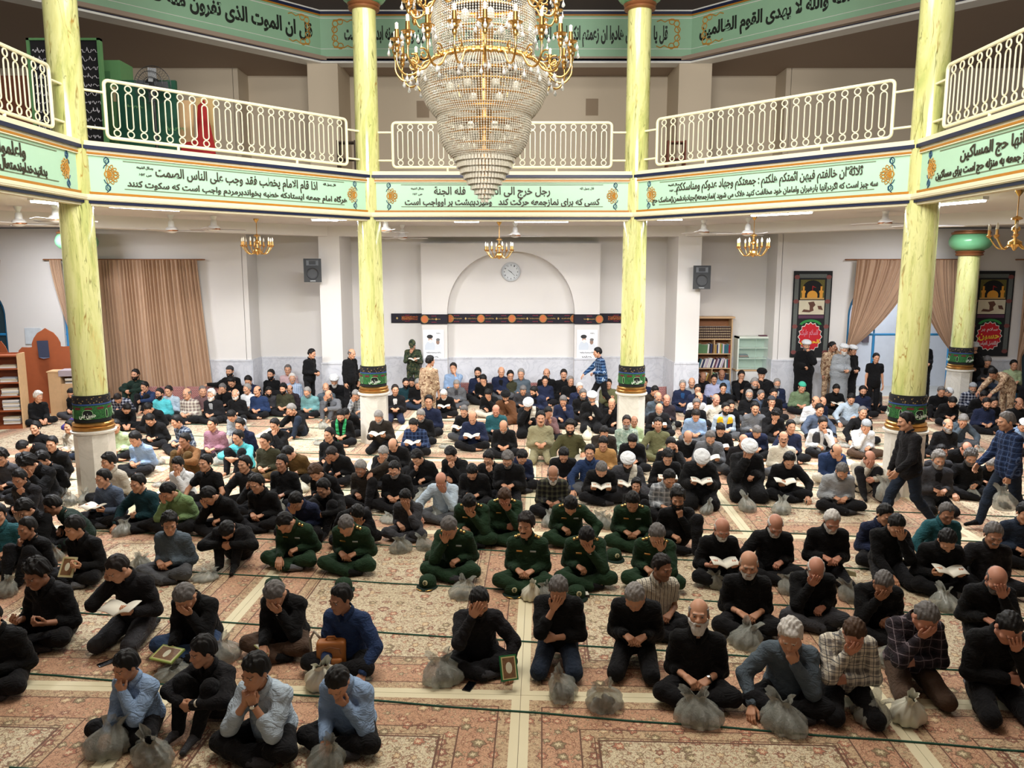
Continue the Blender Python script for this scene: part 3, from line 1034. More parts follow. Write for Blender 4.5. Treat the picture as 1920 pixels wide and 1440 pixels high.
def big_chandelier():
 t = thing('crystal_chandelier', (CHX, CHY, 0), 'huge tiered crystal bead chandelier with gold candle arms hanging in the middle of the hall', 'chandelier')
 k = PXM
 z = CZ
 # inner brass stem and tier frames
 m = MB()
 m.lathe([(.05, z(330)), (.09, z(300)), (.06, z(250)), (.10, z(200)), (.07, z(130)), (.12, z(60)), (.05, z(0)), (.05, 10.4)], 16)
 m.build('stem', M_GOLDD, t, True)
 # lamps inside the bead bowls
 me = MB(); me.sphere((0, 0, 0), (.05, .05, .07), 10, 7)
 me = me.mesh('inner_lamp', M_BULB, True)
 for (yy, rr, n) in ((45, .38, 8), (170, .42, 8), (245, .28, 6)):
  for j in range(n):
   o = bpy.data.objects.new('inner_lamp', me); COL.objects.link(o); o.parent = t
   a = 2 * PI * j / n + yy
   o.location = (rr * math.cos(a), rr * math.sin(a), z(yy))
 bead_tier(t, 'crystal_strands', [(84 * k, z(2)), (92 * k, z(18)), (96 * k, z(40)), (95 * k, z(80)), (90 * k, z(118))], 116, .026, .0112)
 bead_tier(t, 'crystal_strands', [(84 * k, z(118)), (100 * k, z(128)), (113 * k, z(140)), (119 * k, z(155)), (117 * k, z(175)), (108 * k, z(198)), (97 * k, z(213)), (88 * k, z(222))], 140, .025, .0112)
 bead_tier(t, 'crystal_strands', [(83 * k, z(214)), (88 * k, z(228)), (87 * k, z(245)), (80 * k, z(270)), (70 * k, z(285)), (60 * k, z(295))], 110, .025, .0112)
 for rr, yy in ((80, 30), (82, 70), (80, 100), (100, 150), (104, 170), (96, 190), (86, 208), (74, 235), (72, 255), (60, 275)):
  m = MB(); m.tube([(rr * k * math.cos(q), rr * k * math.sin(q), z(yy)) for q in np.linspace(0, 2 * PI, 49)[:-1]], .014, 5, True); m.build('frame_hoop', M_GOLDD, t, True)
 # underside net from the big bowl's ring inwards, seen as the horizontal rows
 # lowest, stepped tier of hanging prisms
 rings = [(57, 291), (52, 302), (46, 313), (39.5, 323), (33, 333), (26, 342), (19, 351), (12, 359), (6, 366)]
 P = MB(); G = MB()
 for i, (rr, yy) in enumerate(rings):
  n = max(6, int(rr * 1.05))
  for j in range(n):
   a = 2 * PI * (j + .5 * (i % 2)) / n
   M_ = Matrix.Translation((rr * k * math.cos(a), rr * k * math.sin(a), z(yy))) @ Matrix.Rotation(a, 4, 'Z')
   P.box((-.008, -.014, -.085), (.008, .014, .0), 0, M_)
  G.tube([(rr * k * math.cos(q), rr * k * math.sin(q), z(yy)) for q in np.linspace(0, 2 * PI, 41)[:-1]], .007, 5, True)
 o = P.build('crystal_prisms', M_CRYSTAL, t); o['kind'] = 'stuff'
 G.build('prism_ring', M_GOLDD, t, True)
 # brass rings
 def gring(y0, y1, r, nm, w=.02):
  m = MB()
  m.lathe([(r - w, z(y1)), (r, z(y1)), (r + w, z((y0 + y1) / 2)), (r, z(y0)), (r - w, z(y0))], 64, cap=False)
  ob = m.build(nm, M_GOLD, t, True)
  return ob
 gring(-6, 6, 90 * k, 'upper_ring', .03)
 gring(112, 127, 92 * k, 'arm_ring', .035)
 gring(211, 219, 86 * k, 'bowl_ring')
 gring(288, 294, 58 * k, 'tip_ring', .014)
 # leaf scrolls round the arm ring
 m = MB()
 for j in range(40):
  a = 2 * PI * j / 40
  m.sphere((95 * k * math.cos(a), 95 * k * math.sin(a), z(119)), (.028, .028, .045), 6, 5)
 m.build('leaf_frieze', M_GOLD, t, True)
 # candle arms
 dm, dms = drop_mesh(1.15), drop_mesh(.8)
 def arm_set(n, r0, r1, zr, zc, off):
  am = MB()
  pts = [(r0, 0, zr), (r0 + (r1 - r0) * .25, 0, zr - .03), (r0 + (r1 - r0) * .5, 0, zr - .16), (r0 + (r1 - r0) * .8, 0, zr - .19), (r1, 0, zr - .08), (r1 + .0, 0, zc - .1)]
  # smooth the path
  P_ = [Vector(p) for p in pts]
  cur = []
  for i in range(len(P_) - 1):
   p0, p1, p2, p3 = P_[max(i - 1, 0)], P_[i], P_[i + 1], P_[min(i + 2, len(P_) - 1)]
   for s in range(5):
    u = s / 5
    cur.append(.5 * ((2 * p1) + (p2 - p0) * u + (2 * p0 - 5 * p1 + 4 * p2 - p3) * u * u + (3 * p1 - p0 - 3 * p2 + p3) * u ** 3))
  cur.append(P_[-1])
  am.tube(cur, .013, 6)
  sc = [(r0 + (r1 - r0) * .55 + .07 * (1 - s / 22) * math.cos(s * .42 + 1), 0, zr - .02 + .07 * (1 - s / 22) * math.sin(s * .42 + 1)) for s in range(20)]
  am.tube(sc, .010, 6)
  arm_me = am.mesh('candle_arm', M_GOLD, 'all')
  cm = MB(); cm.lathe([(.012, -.14), (.03, -.10), (.024, -.075), (.04, -.05), (.038, -.02), (.075, 0), (.08, .008), (.03, .006), (.028, .03), (.024, .11), (.02, .112)], 14)
  cup_me = cm.mesh('cup', M_GOLD, True)
  bm = MB(); bm.lathe([(.019, .11), (.021, .12), (.019, .128), (.022, .135), (.019, .143), (.022, .15), (.019, .158), (.022, .165), (.018, .178), (.001, .19)], 10)
  bulb_me = bm.mesh('lamp_bulb', M_BULB, True)
  for j in range(n):
   a = 2 * PI * (j + off) / n
   arm = bpy.data.objects.new('candle_arm', arm_me); COL.objects.link(arm); arm.parent = t; arm.rotation_euler = (0, 0, a)
   for nm, mm in (('cup', cup_me), ('lamp_bulb', bulb_me)):
    o = bpy.data.objects.new(nm, mm); COL.objects.link(o); o.parent = arm; o.location = (r1, 0, zc)
   for (dx, dy, dz, d_) in ((.075, 0, 0, dm), (-.06, .05, 0, dms), (-.06, -.05, 0, dms), (-.17, 0, -.33, dm), (.0, .07, .0, dms), (0, -.07, .0, dms), (-.3, 0, -.26, dms), (-.1, .04, -.36, dm), (-.24, -.04, -.38, dm), (-.34, .03, -.36, dms)):
    o = bpy.data.objects.new('pendant', d_); COL.objects.link(o); o.parent = arm; o.location = (r1 + dx, dy, zc + dz)
 arm_set(20, 95 * k, 164 * k, z(122), z(92), .15)
 arm_set(14, 88 * k, 138 * k, z(8), z(12), .4)
 # second-row lower branches carrying drops under the arms
 return t
big_chandelier()
# ------------------------------------------------------------------ small brass chandeliers
M_FLAME = plain('candle_flame_bulb', rgb(244, 236, 214), .25, Coat_Weight=.5)
def small_chandelier(x, ym, yb, label, n=8, arm=.33):
 top = at_z(x, ym, 4.78)
 zb = at_y(x, yb, top.y).z
 t = thing('brass_chandelier', (top.x, top.y, 4.78), label, 'chandelier', 'small brass chandeliers under the gallery')
 h = 4.78 - zb
 m = MB(); m.lathe([(.06, 0), (.055, -.03), (.012, -.09)], 16); m.build('canopy', M_GOLD, t, True)
 m = MB(); m.tube([(0, 0, -.08), (0, 0, -h * .45)], .008, 6); m.build('chain', M_GOLDD, t, True)
 m = MB()
 m.lathe([(.01, -h * .42), (.07, -h * .46), (.075, -h * .48), (.025, -h * .5), (.02, -h * .58), (.055, -h * .62), (.06, -h * .66), (.02, -h * .70), (.02, -h * .8), (.09, -h * .85), (.095, -h * .9), (.04, -h * .95), (.015, -h * 1.0)], 20)
 m.build('body', M_GOLD, t, True)
 am = MB()
 pts = []
 for i in range(13):
  u = i / 12
  pts.append((.06 + (arm - .06) * u, 0, -h * .88 - .09 * math.sin(u * PI * 1.15) + .06 * u * u))
 am.tube(pts, .011, 6)
 ame = am.mesh('arm', M_GOLD, 'all')
 cm = MB(); cm.lathe([(.012, -.02), (.03, .0), (.045, .02), (.02, .022), (.018, .10)], 12); cme = cm.mesh('candle_cup', M_GOLDD, True)
 fm = MB(); fm.lathe([(.014, .10), (.022, .125), (.018, .16), (.006, .19), (.001, .2)], 10); fme = fm.mesh('flame_bulb', M_FLAME, True)
 for j in range(n):
  a = 2 * PI * (j + .3) / n
  o = bpy.data.objects.new('arm', ame); COL.objects.link(o); o.parent = t; o.rotation_euler = (0, 0, a)
  for nm, mm in (('candle_cup', cme), ('flame_bulb', fme)):
   c = bpy.data.objects.new(nm, mm); COL.objects.link(c); c.parent = o; c.location = (pts[-1][0], 0, pts[-1][2])
small_chandelier(480, 410, 478, 'small brass chandelier nearest the long brown closed curtain', 10)
small_chandelier(936, 416, 486, 'small brass chandelier hanging in front of the arched niche with the clock')
small_chandelier(1415, 405, 482, 'small brass chandelier above the white glazed cabinet')
small_chandelier(1912, 356, 470, 'small brass chandelier beyond the green bulb column, nearest of the four')
# ------------------------------------------------------------------ fluorescent fittings
def tube_light(x, y, yaw, ln, label, power=70, pos=None):
 p = at_z(x, y, 4.70) if pos is None else Vector(pos)
 t = thing('fluorescent_light', (p.x, p.y, 4.78), label, 'light', 'strip lights under the gallery', yaw)
 m = MB(); m.box((-ln / 2, -.07, -.05), (ln / 2, .07, -.001)); m.build('housing', M_WHITE, t)
 for s in (-.035, .035):
  m = MB(); m.tube([(-ln / 2 + .03, s, -.065), (ln / 2 - .03, s, -.065)], .016, 8); m.build('lamp_tube', M_TUBE, t, True)
 light('strip_light_glow', 'AREA', (p.x, p.y, 4.685), power, (ln, .12), (0, 0, yaw), (.93, .95, 1.0))
TP = 80
tube_light(875, 417, 0, .6, 'short glowing strip light over the black wall frieze, beside the middle fan', 72)
tube_light(1015, 417, 0, 1.25, 'long glowing strip light over the wall clock', 78)
tube_light(1255, 413, 0, .6, 'short glowing strip light above the wall speaker by the bookcase', 75)
tube_light(1464, 403, -.75, 1.25, 'long glowing strip light above the white glazed cabinet', 210)
tube_light(1782, 384, -1.2, 1.25, 'long glowing strip light above the short green bulb column', 260)
tube_light(90, 382, 1.2, .6, 'glowing round strip light between the two fans over the wooden partition', 320)
tube_light(609, 414, .3, .6, 'short glowing strip light over the wall speaker by the curtain', 100)
tube_light(0, 0, .78, 1.25, 'added strip light over the brown curtain, hidden behind the fascia', 230, (-6.5, 13.95, 4.7))  # added fitting, placed out of view to light the side bay
tube_light(0, 0, 0, 1.25, 'added strip light hidden behind the fascia over the slim marbled column', 50, (-3.2, 16.85, 4.7))  # extra fitting added where the fascia hides it
tube_light(0, 0, 0, 1.25, 'added strip light hidden behind the fascia over the walking man', 50, (2.6, 16.85, 4.7))  # its added twin on the other side, also unseen
tube_light(0, 0, 0, 1.25, 'strip light beyond the beam over the wooden partition, out of sight', 170, (-11.4, 18.7, 4.7))
tube_light(0, 0, 0, 1.25, 'added strip light beyond the beam before the banners, out of sight', 80, (10.4, 18.7, 4.7))  # weaker mirrored fitting, added unseen to lift the side wall
# ------------------------------------------------------------------ ceiling fans
def ceiling_fan(x, ym, yh, rot, label):
 top = at_z(x, ym, 4.78)
 zh = at_y(x, yh, top.y).z
 t = thing('ceiling_fan', (top.x, top.y, 4.78), label, 'fan', 'ceiling fans under the gallery')
 h = 4.78 - zh
 m = MB(); m.lathe([(.07, 0), (.06, -.04), (.025, -.1)], 16); m.build('canopy', M_WHITE, t, True)
 m = MB(); m.tube([(0, 0, -.05), (0, 0, -h + .1)], .012, 8); m.build('rod', M_WHITE, t, True)
 m = MB(); m.lathe([(.02, -h + .24), (.055, -h + .2), (.065, -h + .1), (.1, -h + .08), (.125, -h + .05), (.12, -h), (.05, -h - .03), (.001, -h - .035)], 20); m.build('motor_housing', M_WHITE, t, True)
 m = MB(); m.lathe([(.128, -h + .03), (.132, -h + .015), (.128, -h)], 20, cap=False); m.build('copper_band', M_COPPER, t, True)
 b = MB(); b.box((.1, -.055, -.004), (.66, .065, .004), 0, Matrix.Rotation(.2, 4, 'X'))
 bm = b.mesh('blade', plain('fan_blade_grey', rgb(196, 190, 186), .5))
 for j in range(3):
  o = bpy.data.objects.new('blade', bm); COL.objects.link(o); o.parent = t; o.location = (0, 0, -h + .01); o.rotation_euler = (0, 0, rot + j * 2 * PI / 3)
for f in ((33, 387, 421, .2, 'white ceiling fan at the far end over the bookshelf with stacked books'), (103, 385, 414, .5, 'ceiling fan with copper band nearest the yellow marbled column'),
   (320, 403, 434, .1, 'white ceiling fan in front of the brown closed curtain'), (400, 405, 431, .6, 'ceiling fan between the brown curtain and a brass chandelier'),
   (723, 411, 434, .9, 'ceiling fan half hidden beside the slim column near the soldier'), (754, 421, 447, .4, 'white ceiling fan beside the slim column, in front of the plain beam'),
   (966, 417, 443, .35, 'white ceiling fan just beside the brass chandelier with the clock below'), (1320, 413, 437, .05, 'ceiling fan over the wall speaker by the bookcase'),
   (1403, 408, 440, .8, 'white ceiling fan touching the brass chandelier above the glazed cabinet'), (1661, 396, 420, .2, 'ceiling fan half hidden behind the column with the walking man'),
   (1741, 387, 424, .0, 'white ceiling fan above the green bulb capital')):
 ceiling_fan(*f)
# ------------------------------------------------------------------ things on the back walls
def speaker(x, y, Y, rz, label):
 c = at_y(x, y, Y)
 t = thing('wall_speaker', (c.x, c.y, c.z), label, 'speaker', 'black wall speakers on the piers', rz)
 m = MB()
 m.prism([(-.22, .0), (.22, .0), (.15, .32), (-.15, .32)], -.3, .3)
 m.build('cabinet', M_BLACK, t)
 dk = plain('speaker_cone_grey', rgb(52, 54, 58), .5)
 m = MB(); m.lathe([(.15, 0), (.14, .012), (.05, -.03), (.03, -.01), (.001, .0)], 24, mat=Matrix.Translation((0, -.005, -.08)) @ Matrix.Rotation(PI / 2, 4, 'X')); m.build('woofer', dk, t, True)
 m = MB(); m.add([(-.15, -.012, .12), (.15, -.012, .12), (.15, -.012, .26), (-.15, -.012, .26), (-.03, .01, .17), (.03, .01, .17), (.03, .01, .22), (-.03, .01, .22)], [(0, 1, 5, 4), (1, 2, 6, 5), (2, 3, 7, 6), (3, 0, 4, 7), (4, 5, 6, 7)]); m.build('horn', plain('speaker_horn_grey', rgb(92, 96, 102), .4), t)
 m = MB(); m.box((-.07, -.012, -.28), (.07, 0, -.255)); m.build('badge', M_CHROME, t)
 m = MB(); m.box((-.05, .3, -.05), (.05, .75, .05)); m.build('wall_bracket', M_BLACK, t)
speaker(586, 507, 19.95, .25, 'black wall speaker on the pier beside the brown curtain bay')
speaker(1316, 520, 19.95, -.2, 'black wall speaker on the pier beside the bookcase')
def clock():
 c = at_y(958, 510, BACK - .17)
 t = thing('wall_clock', (c.x, BACK - .15, c.z), 'round silver-rimmed wall clock inside the arched niche', 'clock')
 R = Matrix.Rotation(PI / 2, 4, 'X')
 m = MB(); m.lathe([(.24, 0), (.265, .03), (.255, .05), (.225, .05), (.22, .035)], 40, mat=R, cap=False); m.build('rim', plain('clock_silver', rgb(188, 190, 192), .3, .6), t, True)
 m = MB(); m.lathe([(.235, .0), (.235, .03)], 40, mat=R); m.build('dial', plain('clock_face', rgb(214, 218, 220), .5), t)
 for nm, a, l, w in (('hour_hand', 305, .10, .010), ('minute_hand', 135, .15, .007)):
  q = math.radians(a)
  m = MB(); d = Vector((math.sin(q), 0, math.cos(q))); n = Vector((d.z, 0, -d.x))
  p = [d * -.03 + n * w, d * -.03 - n * w, d * l - n * w * .5, d * l + n * w * .5]
  m.add([(v.x, -.036, v.z) for v in p] + [(v.x, -.033, v.z) for v in p], [(0, 1, 2, 3), (7, 6, 5, 4), (0, 4, 5, 1), (1, 5, 6, 2), (2, 6, 7, 3), (3, 7, 4, 0)]); m.build(nm, M_BLACK, t)
 for h in range(12):
  q = 2 * PI * h / 12
  lettering('lettering', str(h or 12), .03 if 0 < h < 10 else .045, .042, (.185 * math.sin(q), -.032, .185 * math.cos(q)), (PI / 2, 0, 0), M_BLACK, t, .02, False, .001)
clock()
def squiggle(mb, x0, x1, z, y, h, r, seed):
 """a line of cursive strokes too small to read in the photograph"""
 rg = random.Random(seed)
 x = x0
 while x < x1:
  w = rg.uniform(.6, 1.6) * h
  pts = [(x + w * i / 6, y, z + h * (.5 * math.sin(i * rg.uniform(.9, 1.6)) + (.6 if i == 1 and rg.random() < .4 else 0))) for i in range(7)]
  mb.tube(pts, r, 4)
  x += w + .25 * h
def frieze():
 """black mourning frieze; follows wall, block and niche steps"""
 t = thing('mourning_frieze', (0, 21.4, 0), 'long black mourning frieze banner with gold medallions across the niche wall', 'banner')
 z0, z1 = 2.17, 2.44
 blk = plain('frieze_navy_black', rgb(24, 20, 34), .8)
 m = MB()
 path = [(-3.42, BACK - .03), (-2.53, BACK - .03), (-2.53, 21.31), (-1.8, 21.31), (-1.78, 21.6), (1.72, 21.6), (1.74, 21.31), (2.46, 21.31), (2.46, BACK - .03), (3.42, BACK - .03)]
 for (ax, ay), (bx, by) in zip(path[:-1], path[1:]):
  m.quad((ax, ay - 21.4, z0), (bx, by - 21.4, z0), (bx, by - 21.4, z1), (ax, ay - 21.4, z1))
 m.build('cloth', blk, t)
 gold, red = MB(), MB()
 org = MB()
 def yat(x):
  return (BACK - .03 if abs(x) > 2.5 else 21.31 if abs(x) > 1.77 else 21.6) - 21.4 - .008
 for i, x in enumerate([-2.42, -1.74, -.87, 0, .87, 1.74, 2.42]):
  y = yat(x) if abs(x) != 1.74 else yat(1.7)
  org.add([(x + .09 * math.cos(q), y, 2.305 + .095 * math.sin(q)) for q in np.linspace(0, 2 * PI, 13)[:-1]], [tuple(range(12))])
  gold.tube([(x + .1 * math.cos(q), y - .004, 2.305 + .105 * math.sin(q)) for q in np.linspace(0, 2 * PI, 17)[:-1]], .007, 4, True)
 for i, x in enumerate([-3.25, -2.1, -1.3, -.43, .43, 1.3, 2.1, 3.25]):
  y = yat(x)
  gold.add([(x - .03, y, 2.305), (x, y, 2.27), (x + .03, y, 2.305), (x, y, 2.345)], [(0, 1, 2, 3)])
 for i, x in enumerate([-2.95, -2.15, -1.55, -1.08, -.66, -.22, .22, .66, 1.08, 1.55, 2.15, 2.95]):
  y = yat(x)
  squiggle(gold, x - .16, x + .14, 2.305, y, .025, .004, i)
  for dz in (-.085, .085):
   squiggle(red, x - .08, x + .06, 2.305 + dz, y, .012, .004, i + 40)
 for x0 in (-3.12, 2.72):
  for dz in (-.04, 0, .04):
   squiggle(org, x0, x0 + .42, 2.305 + dz, yat(3), .03, .005, int(x0 * 7 + dz * 50))
 org.build('medallion', plain('frieze_orange', rgb(196, 108, 60), .7), t)
 gold.build('gold_lettering', plain('frieze_gold', rgb(190, 160, 96), .7), t)
 red.build('red_lettering', plain('frieze_red', rgb(168, 60, 84), .7), t)
frieze()
def poster(x, y, label):
 c = at_y(x, y, 21.33)
 t = thing('poster', (c.x, 21.335, c.z), label, 'poster', 'white posters on the niche block')
 w, h = .29, .44
 m = MB(); m.box((-w, -.006, -h), (w, 0, h)); m.build('sheet', plain('poster_white', rgb(238, 240, 244), .6, var=.02), t)
 def blob(nm, pts, mat, d):
  m = MB(); m.add([(px, -.006 - d, pz) for px, pz in pts] + [(px, -.007, pz) for px, pz in pts], [tuple(range(len(pts)))] + [(i, i + len(pts), (i + 1) % len(pts) + len(pts), (i + 1) % len(pts)) for i in range(len(pts))]); m.build(nm, mat, t)
 def ell(cx, cz, rx, rz, n=14):
  return [(cx + rx * math.cos(-q), cz + rz * math.sin(-q)) for q in np.linspace(0, 2 * PI, n + 1)[:-1]][::-1]
 pale = plain('poster_pale_blue', rgb(208, 216, 226), .6)
 blob('printed_robe', [(-.24, -.12), (.06, -.12), (.03, .06), (-.06, .12), (-.18, .1), (-.24, .0)], pale, .002)
 blob('printed_robe', [(.02, -.12), (.24, -.12), (.22, .0), (.16, .08), (.06, .04)], plain('poster_pale_grey', rgb(220, 224, 230), .6), .0025)
 blob('printed_face', ell(-.09, .17, .055, .07), plain('poster_face', rgb(196, 160, 140), .6), .003)
 blob('printed_beard', ell(-.085, .12, .05, .05), M_WHITE, .0035)
 blob('printed_turban', ell(-.1, .25, .085, .055), plain('poster_black', rgb(36, 36, 38), .6), .004)
 blob('printed_face', ell(.12, .1, .05, .07), plain('poster_face_dark', rgb(150, 122, 106), .6), .003)
 blob('printed_hair', ell(.125, .165, .055, .04), plain('poster_grey', rgb(110, 108, 108), .6), .0035)
 ink = MB()
 squiggle(ink, -.2, .18, -.2, -.01, .03, .004, 3); squiggle(ink, -.14, .12, -.32, -.01, .04, .006, 5); squiggle(ink, .08, .18, .34, -.01, .025, .003, 8)
 ink.build('lettering', M_BLACK, t)
poster(813, 648, 'white poster with two printed figures on the block beside the camouflaged soldier in cap')
poster(1101, 648, 'white poster with two printed figures on the block beside the walking man in plaid')
def wall_banner(xa, ya, xb, yb, label, second):
 a, b = at_y(xa, ya, SIDEW - .03), at_y(xb, yb, SIDEW - .03)
 w, h = (b.x - a.x) / 2, (a.z - b.z) / 2
 t = thing('mourning_banner', ((a.x + b.x) / 2, SIDEW - .03, (a.z + b.z) / 2), label, 'banner', 'black shrine banners on the wall')
 m = MB(); m.box((-w, 0, -h), (w, .012, h)); m.build('cloth', plain('banner_black', rgb(22, 22, 24), .85), t)
 ly = [0.0]
 def flat(nm, polys, mat, d):
  m = MB()
  for p in polys:
   m.add([(x * w, -d, z * h) for x, z in p], [tuple(range(len(p)))])
  return m.build(nm, mat, t)
 def rect(x0, x1, z0, z1):
  return [(x0, z0), (x1, z0), (x1, z1), (x0, z1)]
 def circ(cx, cz, rx, rz, n=20, a0=0, a1=2 * PI):
  return [(cx + rx * math.cos(q), cz + rz * math.sin(q)) for q in np.linspace(a0, a1, n)]
 br = plain('banner_rose_brown', rgb(120, 66, 62), .8)
 flat('border_strip', [rect(-.93, -.72, -.9, .9), rect(.72, .93, -.9, .9), rect(-.72, .72, .84, .93)], plain('banner_grey_pattern', rgb(92, 96, 92), .85, var=.6, scale=60), .002)
 flat('corner_rosette', [circ(s * .82, z, .14, .05) for s in (-1, 1) for z in (.86, .3, -.28, -.88)], br, .004)
 flat('arch_panel', [rect(-.62, .62, .36, .8)], plain('banner_olive', rgb(96, 90, 40), .85, var=.5, scale=30), .004)
 flat('arch_field', [[(-.55, .36), (.55, .36)] + circ(0, .55, .55, .24, 16, 0, PI)], plain('banner_deep_black', rgb(12, 12, 14), .85), .006)
 gd = plain('banner_gold', rgb(214, 150, 48), .6)
 flat('printed_dome', [[(-.26, .38), (.26, .38)] + circ(0, .44, .27, .11, 12, 0, PI)], gd, .009)
 flat('printed_minaret', [q for s in (-1, 1) for q in (rect(s * .46 - .08, s * .46 + .08, .38, .5), rect(s * .46 - .11, s * .46 + .11, .5, .55), rect(s * .46 - .05, s * .46 + .05, .55, .65))], gd, .009)
 flat('printed_flag', [[(-.02, .55), (.02, .55), (.02, .63), (.2, .61), (.02, .66), (-.02, .66)]], M_RED, .010)
 flat('printed_ledge', [rect(-.62, .62, .35, .385)], plain('banner_tan', rgb(190, 150, 90), .7), .010)
 flat('picture_field', [rect(-.66, .66, .0, .33)], plain('banner_beige', rgb(206, 196, 170), .8, var=.15), .004)
 flat('picture_shape', [[(-.5, .06), (-.4, .12), (-.1, .1), (-.1, .2), (-.2, .28), (.1, .3), (.2, .22), (.08, .16), (.12, .09), (-.1, .05)], [(.3, .2), (.5, .2), (.6, .1), (.36, .12)]], plain('banner_brown', rgb(96, 62, 48), .8, var=.3), .006)
 flat('plum_strip', [rect(-.66, .66, -.09, -.015)], plain('banner_plum', rgb(84, 50, 72), .8, var=.4, scale=50), .004)
 flat('green_arch_lettering', [circ(0, -.27, .6, .155, 14, .25, PI - .25) + circ(0, -.27, .45, .1, 14, PI - .25, .25)], plain('banner_green', rgb(40, 130, 60), .8, var=.5, scale=40), .005)
 n = 32
 star = [((1 + .08 * (-1) ** i) * .6 * math.cos(2 * PI * i / n), -.52 + (1 + .06 * (-1) ** i) * .33 * math.sin(2 * PI * i / n)) for i in range(n)]
 star2 = [(x * .94, -.52 + (z + .52) * .94) for x, z in star]
 flat('medallion_edge', [star], plain('banner_white', rgb(220, 214, 206), .8), .007)
 flat('medallion', [star2], plain('banner_red', rgb(190, 26, 40), .8), .009)
 wh = plain('banner_pale', rgb(226, 208, 206), .8)
 ye = plain('banner_yellow', rgb(236, 200, 60), .8)
 if second:
  lettering('lettering', 'سلام بر', w * .8, h * .11, (0, -.011, -.36 * h), (PI / 2, 0, 0), wh, t, .02, True, .001)
  lettering('lettering', 'حسین', w * 1.0, h * .17, (0, -.011, -.51 * h), (PI / 2, 0, 0), ye, t, .03, True, .001)
  lettering('lettering', 'اباالفضل العباس', w * .9, h * .12, (0, -.011, -.69 * h), (PI / 2, 0, 0), wh, t, .02, True, .001)
 else:
  lettering('lettering', 'السلام علیک', w * .9, h * .2, (-.05 * w, -.011, -.42 * h), (PI / 2, 0, 0), plain('banner_pink', rgb(206, 130, 146), .8), t, .02, True, .001)
  lettering('lettering', 'الحسین', w * 1.0, h * .12, (0, -.011, -.63 * h), (PI / 2, 0, 0), ye, t, .03, True, .001)
wall_banner(1489, 508, 1552, 670, 'tall black shrine banner on the wall behind the standing cleric nearest the cabinet', False)
wall_banner(1826, 508, 1889, 668, 'tall black shrine banner with yellow word on red, above the man on a chair', True)
# curtains
def curtain(name, label, fx, z0, z1, parent=None, n=150, rows=26, amp=.05, folds=26, Y=20.86, group=None):
 """fx(u, v) -> x; u across 0..1, v down 0..1"""
 m = MB()
 vs = []
 for j in range(rows + 1):
  v = j / rows
  for i in range(n + 1):
   u = i / n
   x, z, a = fx(u, v)
   ph = u * folds * 2 * PI + 2.2 * math.sin(u * 13) + 1.3 * math.sin(u * 37) + .3 * math.sin(v * 3 + u * 40)
   a *= .35 + .65 * abs(math.sin(u * 21 + 1.3 * math.sin(u * 7)))
   vs.append((x, Y + amp * a * math.sin(ph) - .02 * math.sin(u * 9 + v * 4), z))
 fs = [(j * (n + 1) + i, j * (n + 1) + i + 1, (j + 1) * (n + 1) + i + 1, (j + 1) * (n + 1) + i) for j in range(rows) for i in range(n)]
 m.add(vs, fs)
 o = m.build(name, M_CURTAIN, None, 'all')
 return tag(o, label, 'curtain', group)
curtain('curtain', 'long brown curtain drawn shut over the doorway behind the yellow column', lambda u, v: (-11.3 + (2.85 + .26 * v ** 1.2) * u, 3.92 - 3.75 * v, 1), 0, 0, folds=30, n=240)
def tied(x_out, x_in, xg, zg, tail):
 def f(u, v):
  # v<=.72: sweep from the rod to the tie; below: the tail hangs
  k = .74
  xt = x_out + (x_in - x_out) * u
  if v <= k:
   s = v / k
   e = s ** 1.9
   spread = 1 - .9 * s ** 1.3
   x = xt + (xg - xt) * (e * .55 + .45 * s) if True else xt
   x = x_out + (x_in - x_out) * u * spread + (xg - x_out) * s ** 1.3
   z = 3.92 + (zg - 3.92) * s - .32 * math.sin(s * PI) * u * .6
   return x, z, 1 - .6 * s
  s = (v - k) / (1 - k)
  return xg + (x_in - x_out) * .1 * u + (x_in - x_out) * .12 * (u - .3) * s, zg - (zg - tail) * s, .4 + .3 * s
 return f
curtain('curtain', 'brown curtain panel swept aside at the doorway, on the side of the standing soldier', tied(9.25, 10.95, 9.12, 1.55, .35), 0, 0, folds=15)
curtain('curtain', 'brown curtain panel swept aside behind the short green bulb column', tied(12.05, 10.75, 12.1, 1.45, .35), 0, 0, folds=15)
curtain('curtain', 'narrow gathered brown curtain beside the blue window frame next to the yellow column', tied(-12.4, -12.1, -12.0, 1.9, 1.2), 0, 0, folds=5, n=60)
curtain('curtain', 'strip of brown curtain at the edge of the picture beyond the yellow-lettered banner', tied(13.78, 14.9, 13.8, 1.3, .35), 0, 0, folds=10, n=60)
curtain('curtain', 'strip of brown curtain above the bookshelf end', tied(-15.2, -13.72, -15.2, 1.5, .9), 0, 0, folds=10, n=60)
for i, (x0, x1, lb) in enumerate(((-11.5, -8.3, 'curtain rod over the closed brown curtain'), (9.0, 12.3, 'curtain rod over the open doorway'), (-12.6, -11.9, 'short curtain rod beside the yellow column'), (13.6, 15.5, 'curtain rod past the yellow-lettered banner'))):
 m = MB(); m.tube([(x0, 21.0, 3.93), (x0, 20.9, 3.93), (x1, 20.9, 3.93), (x1, 21.0, 3.93)], .018, 8)
 tag(m.build('curtain_rod', M_WOODM, None, True), lb, 'curtain rod')
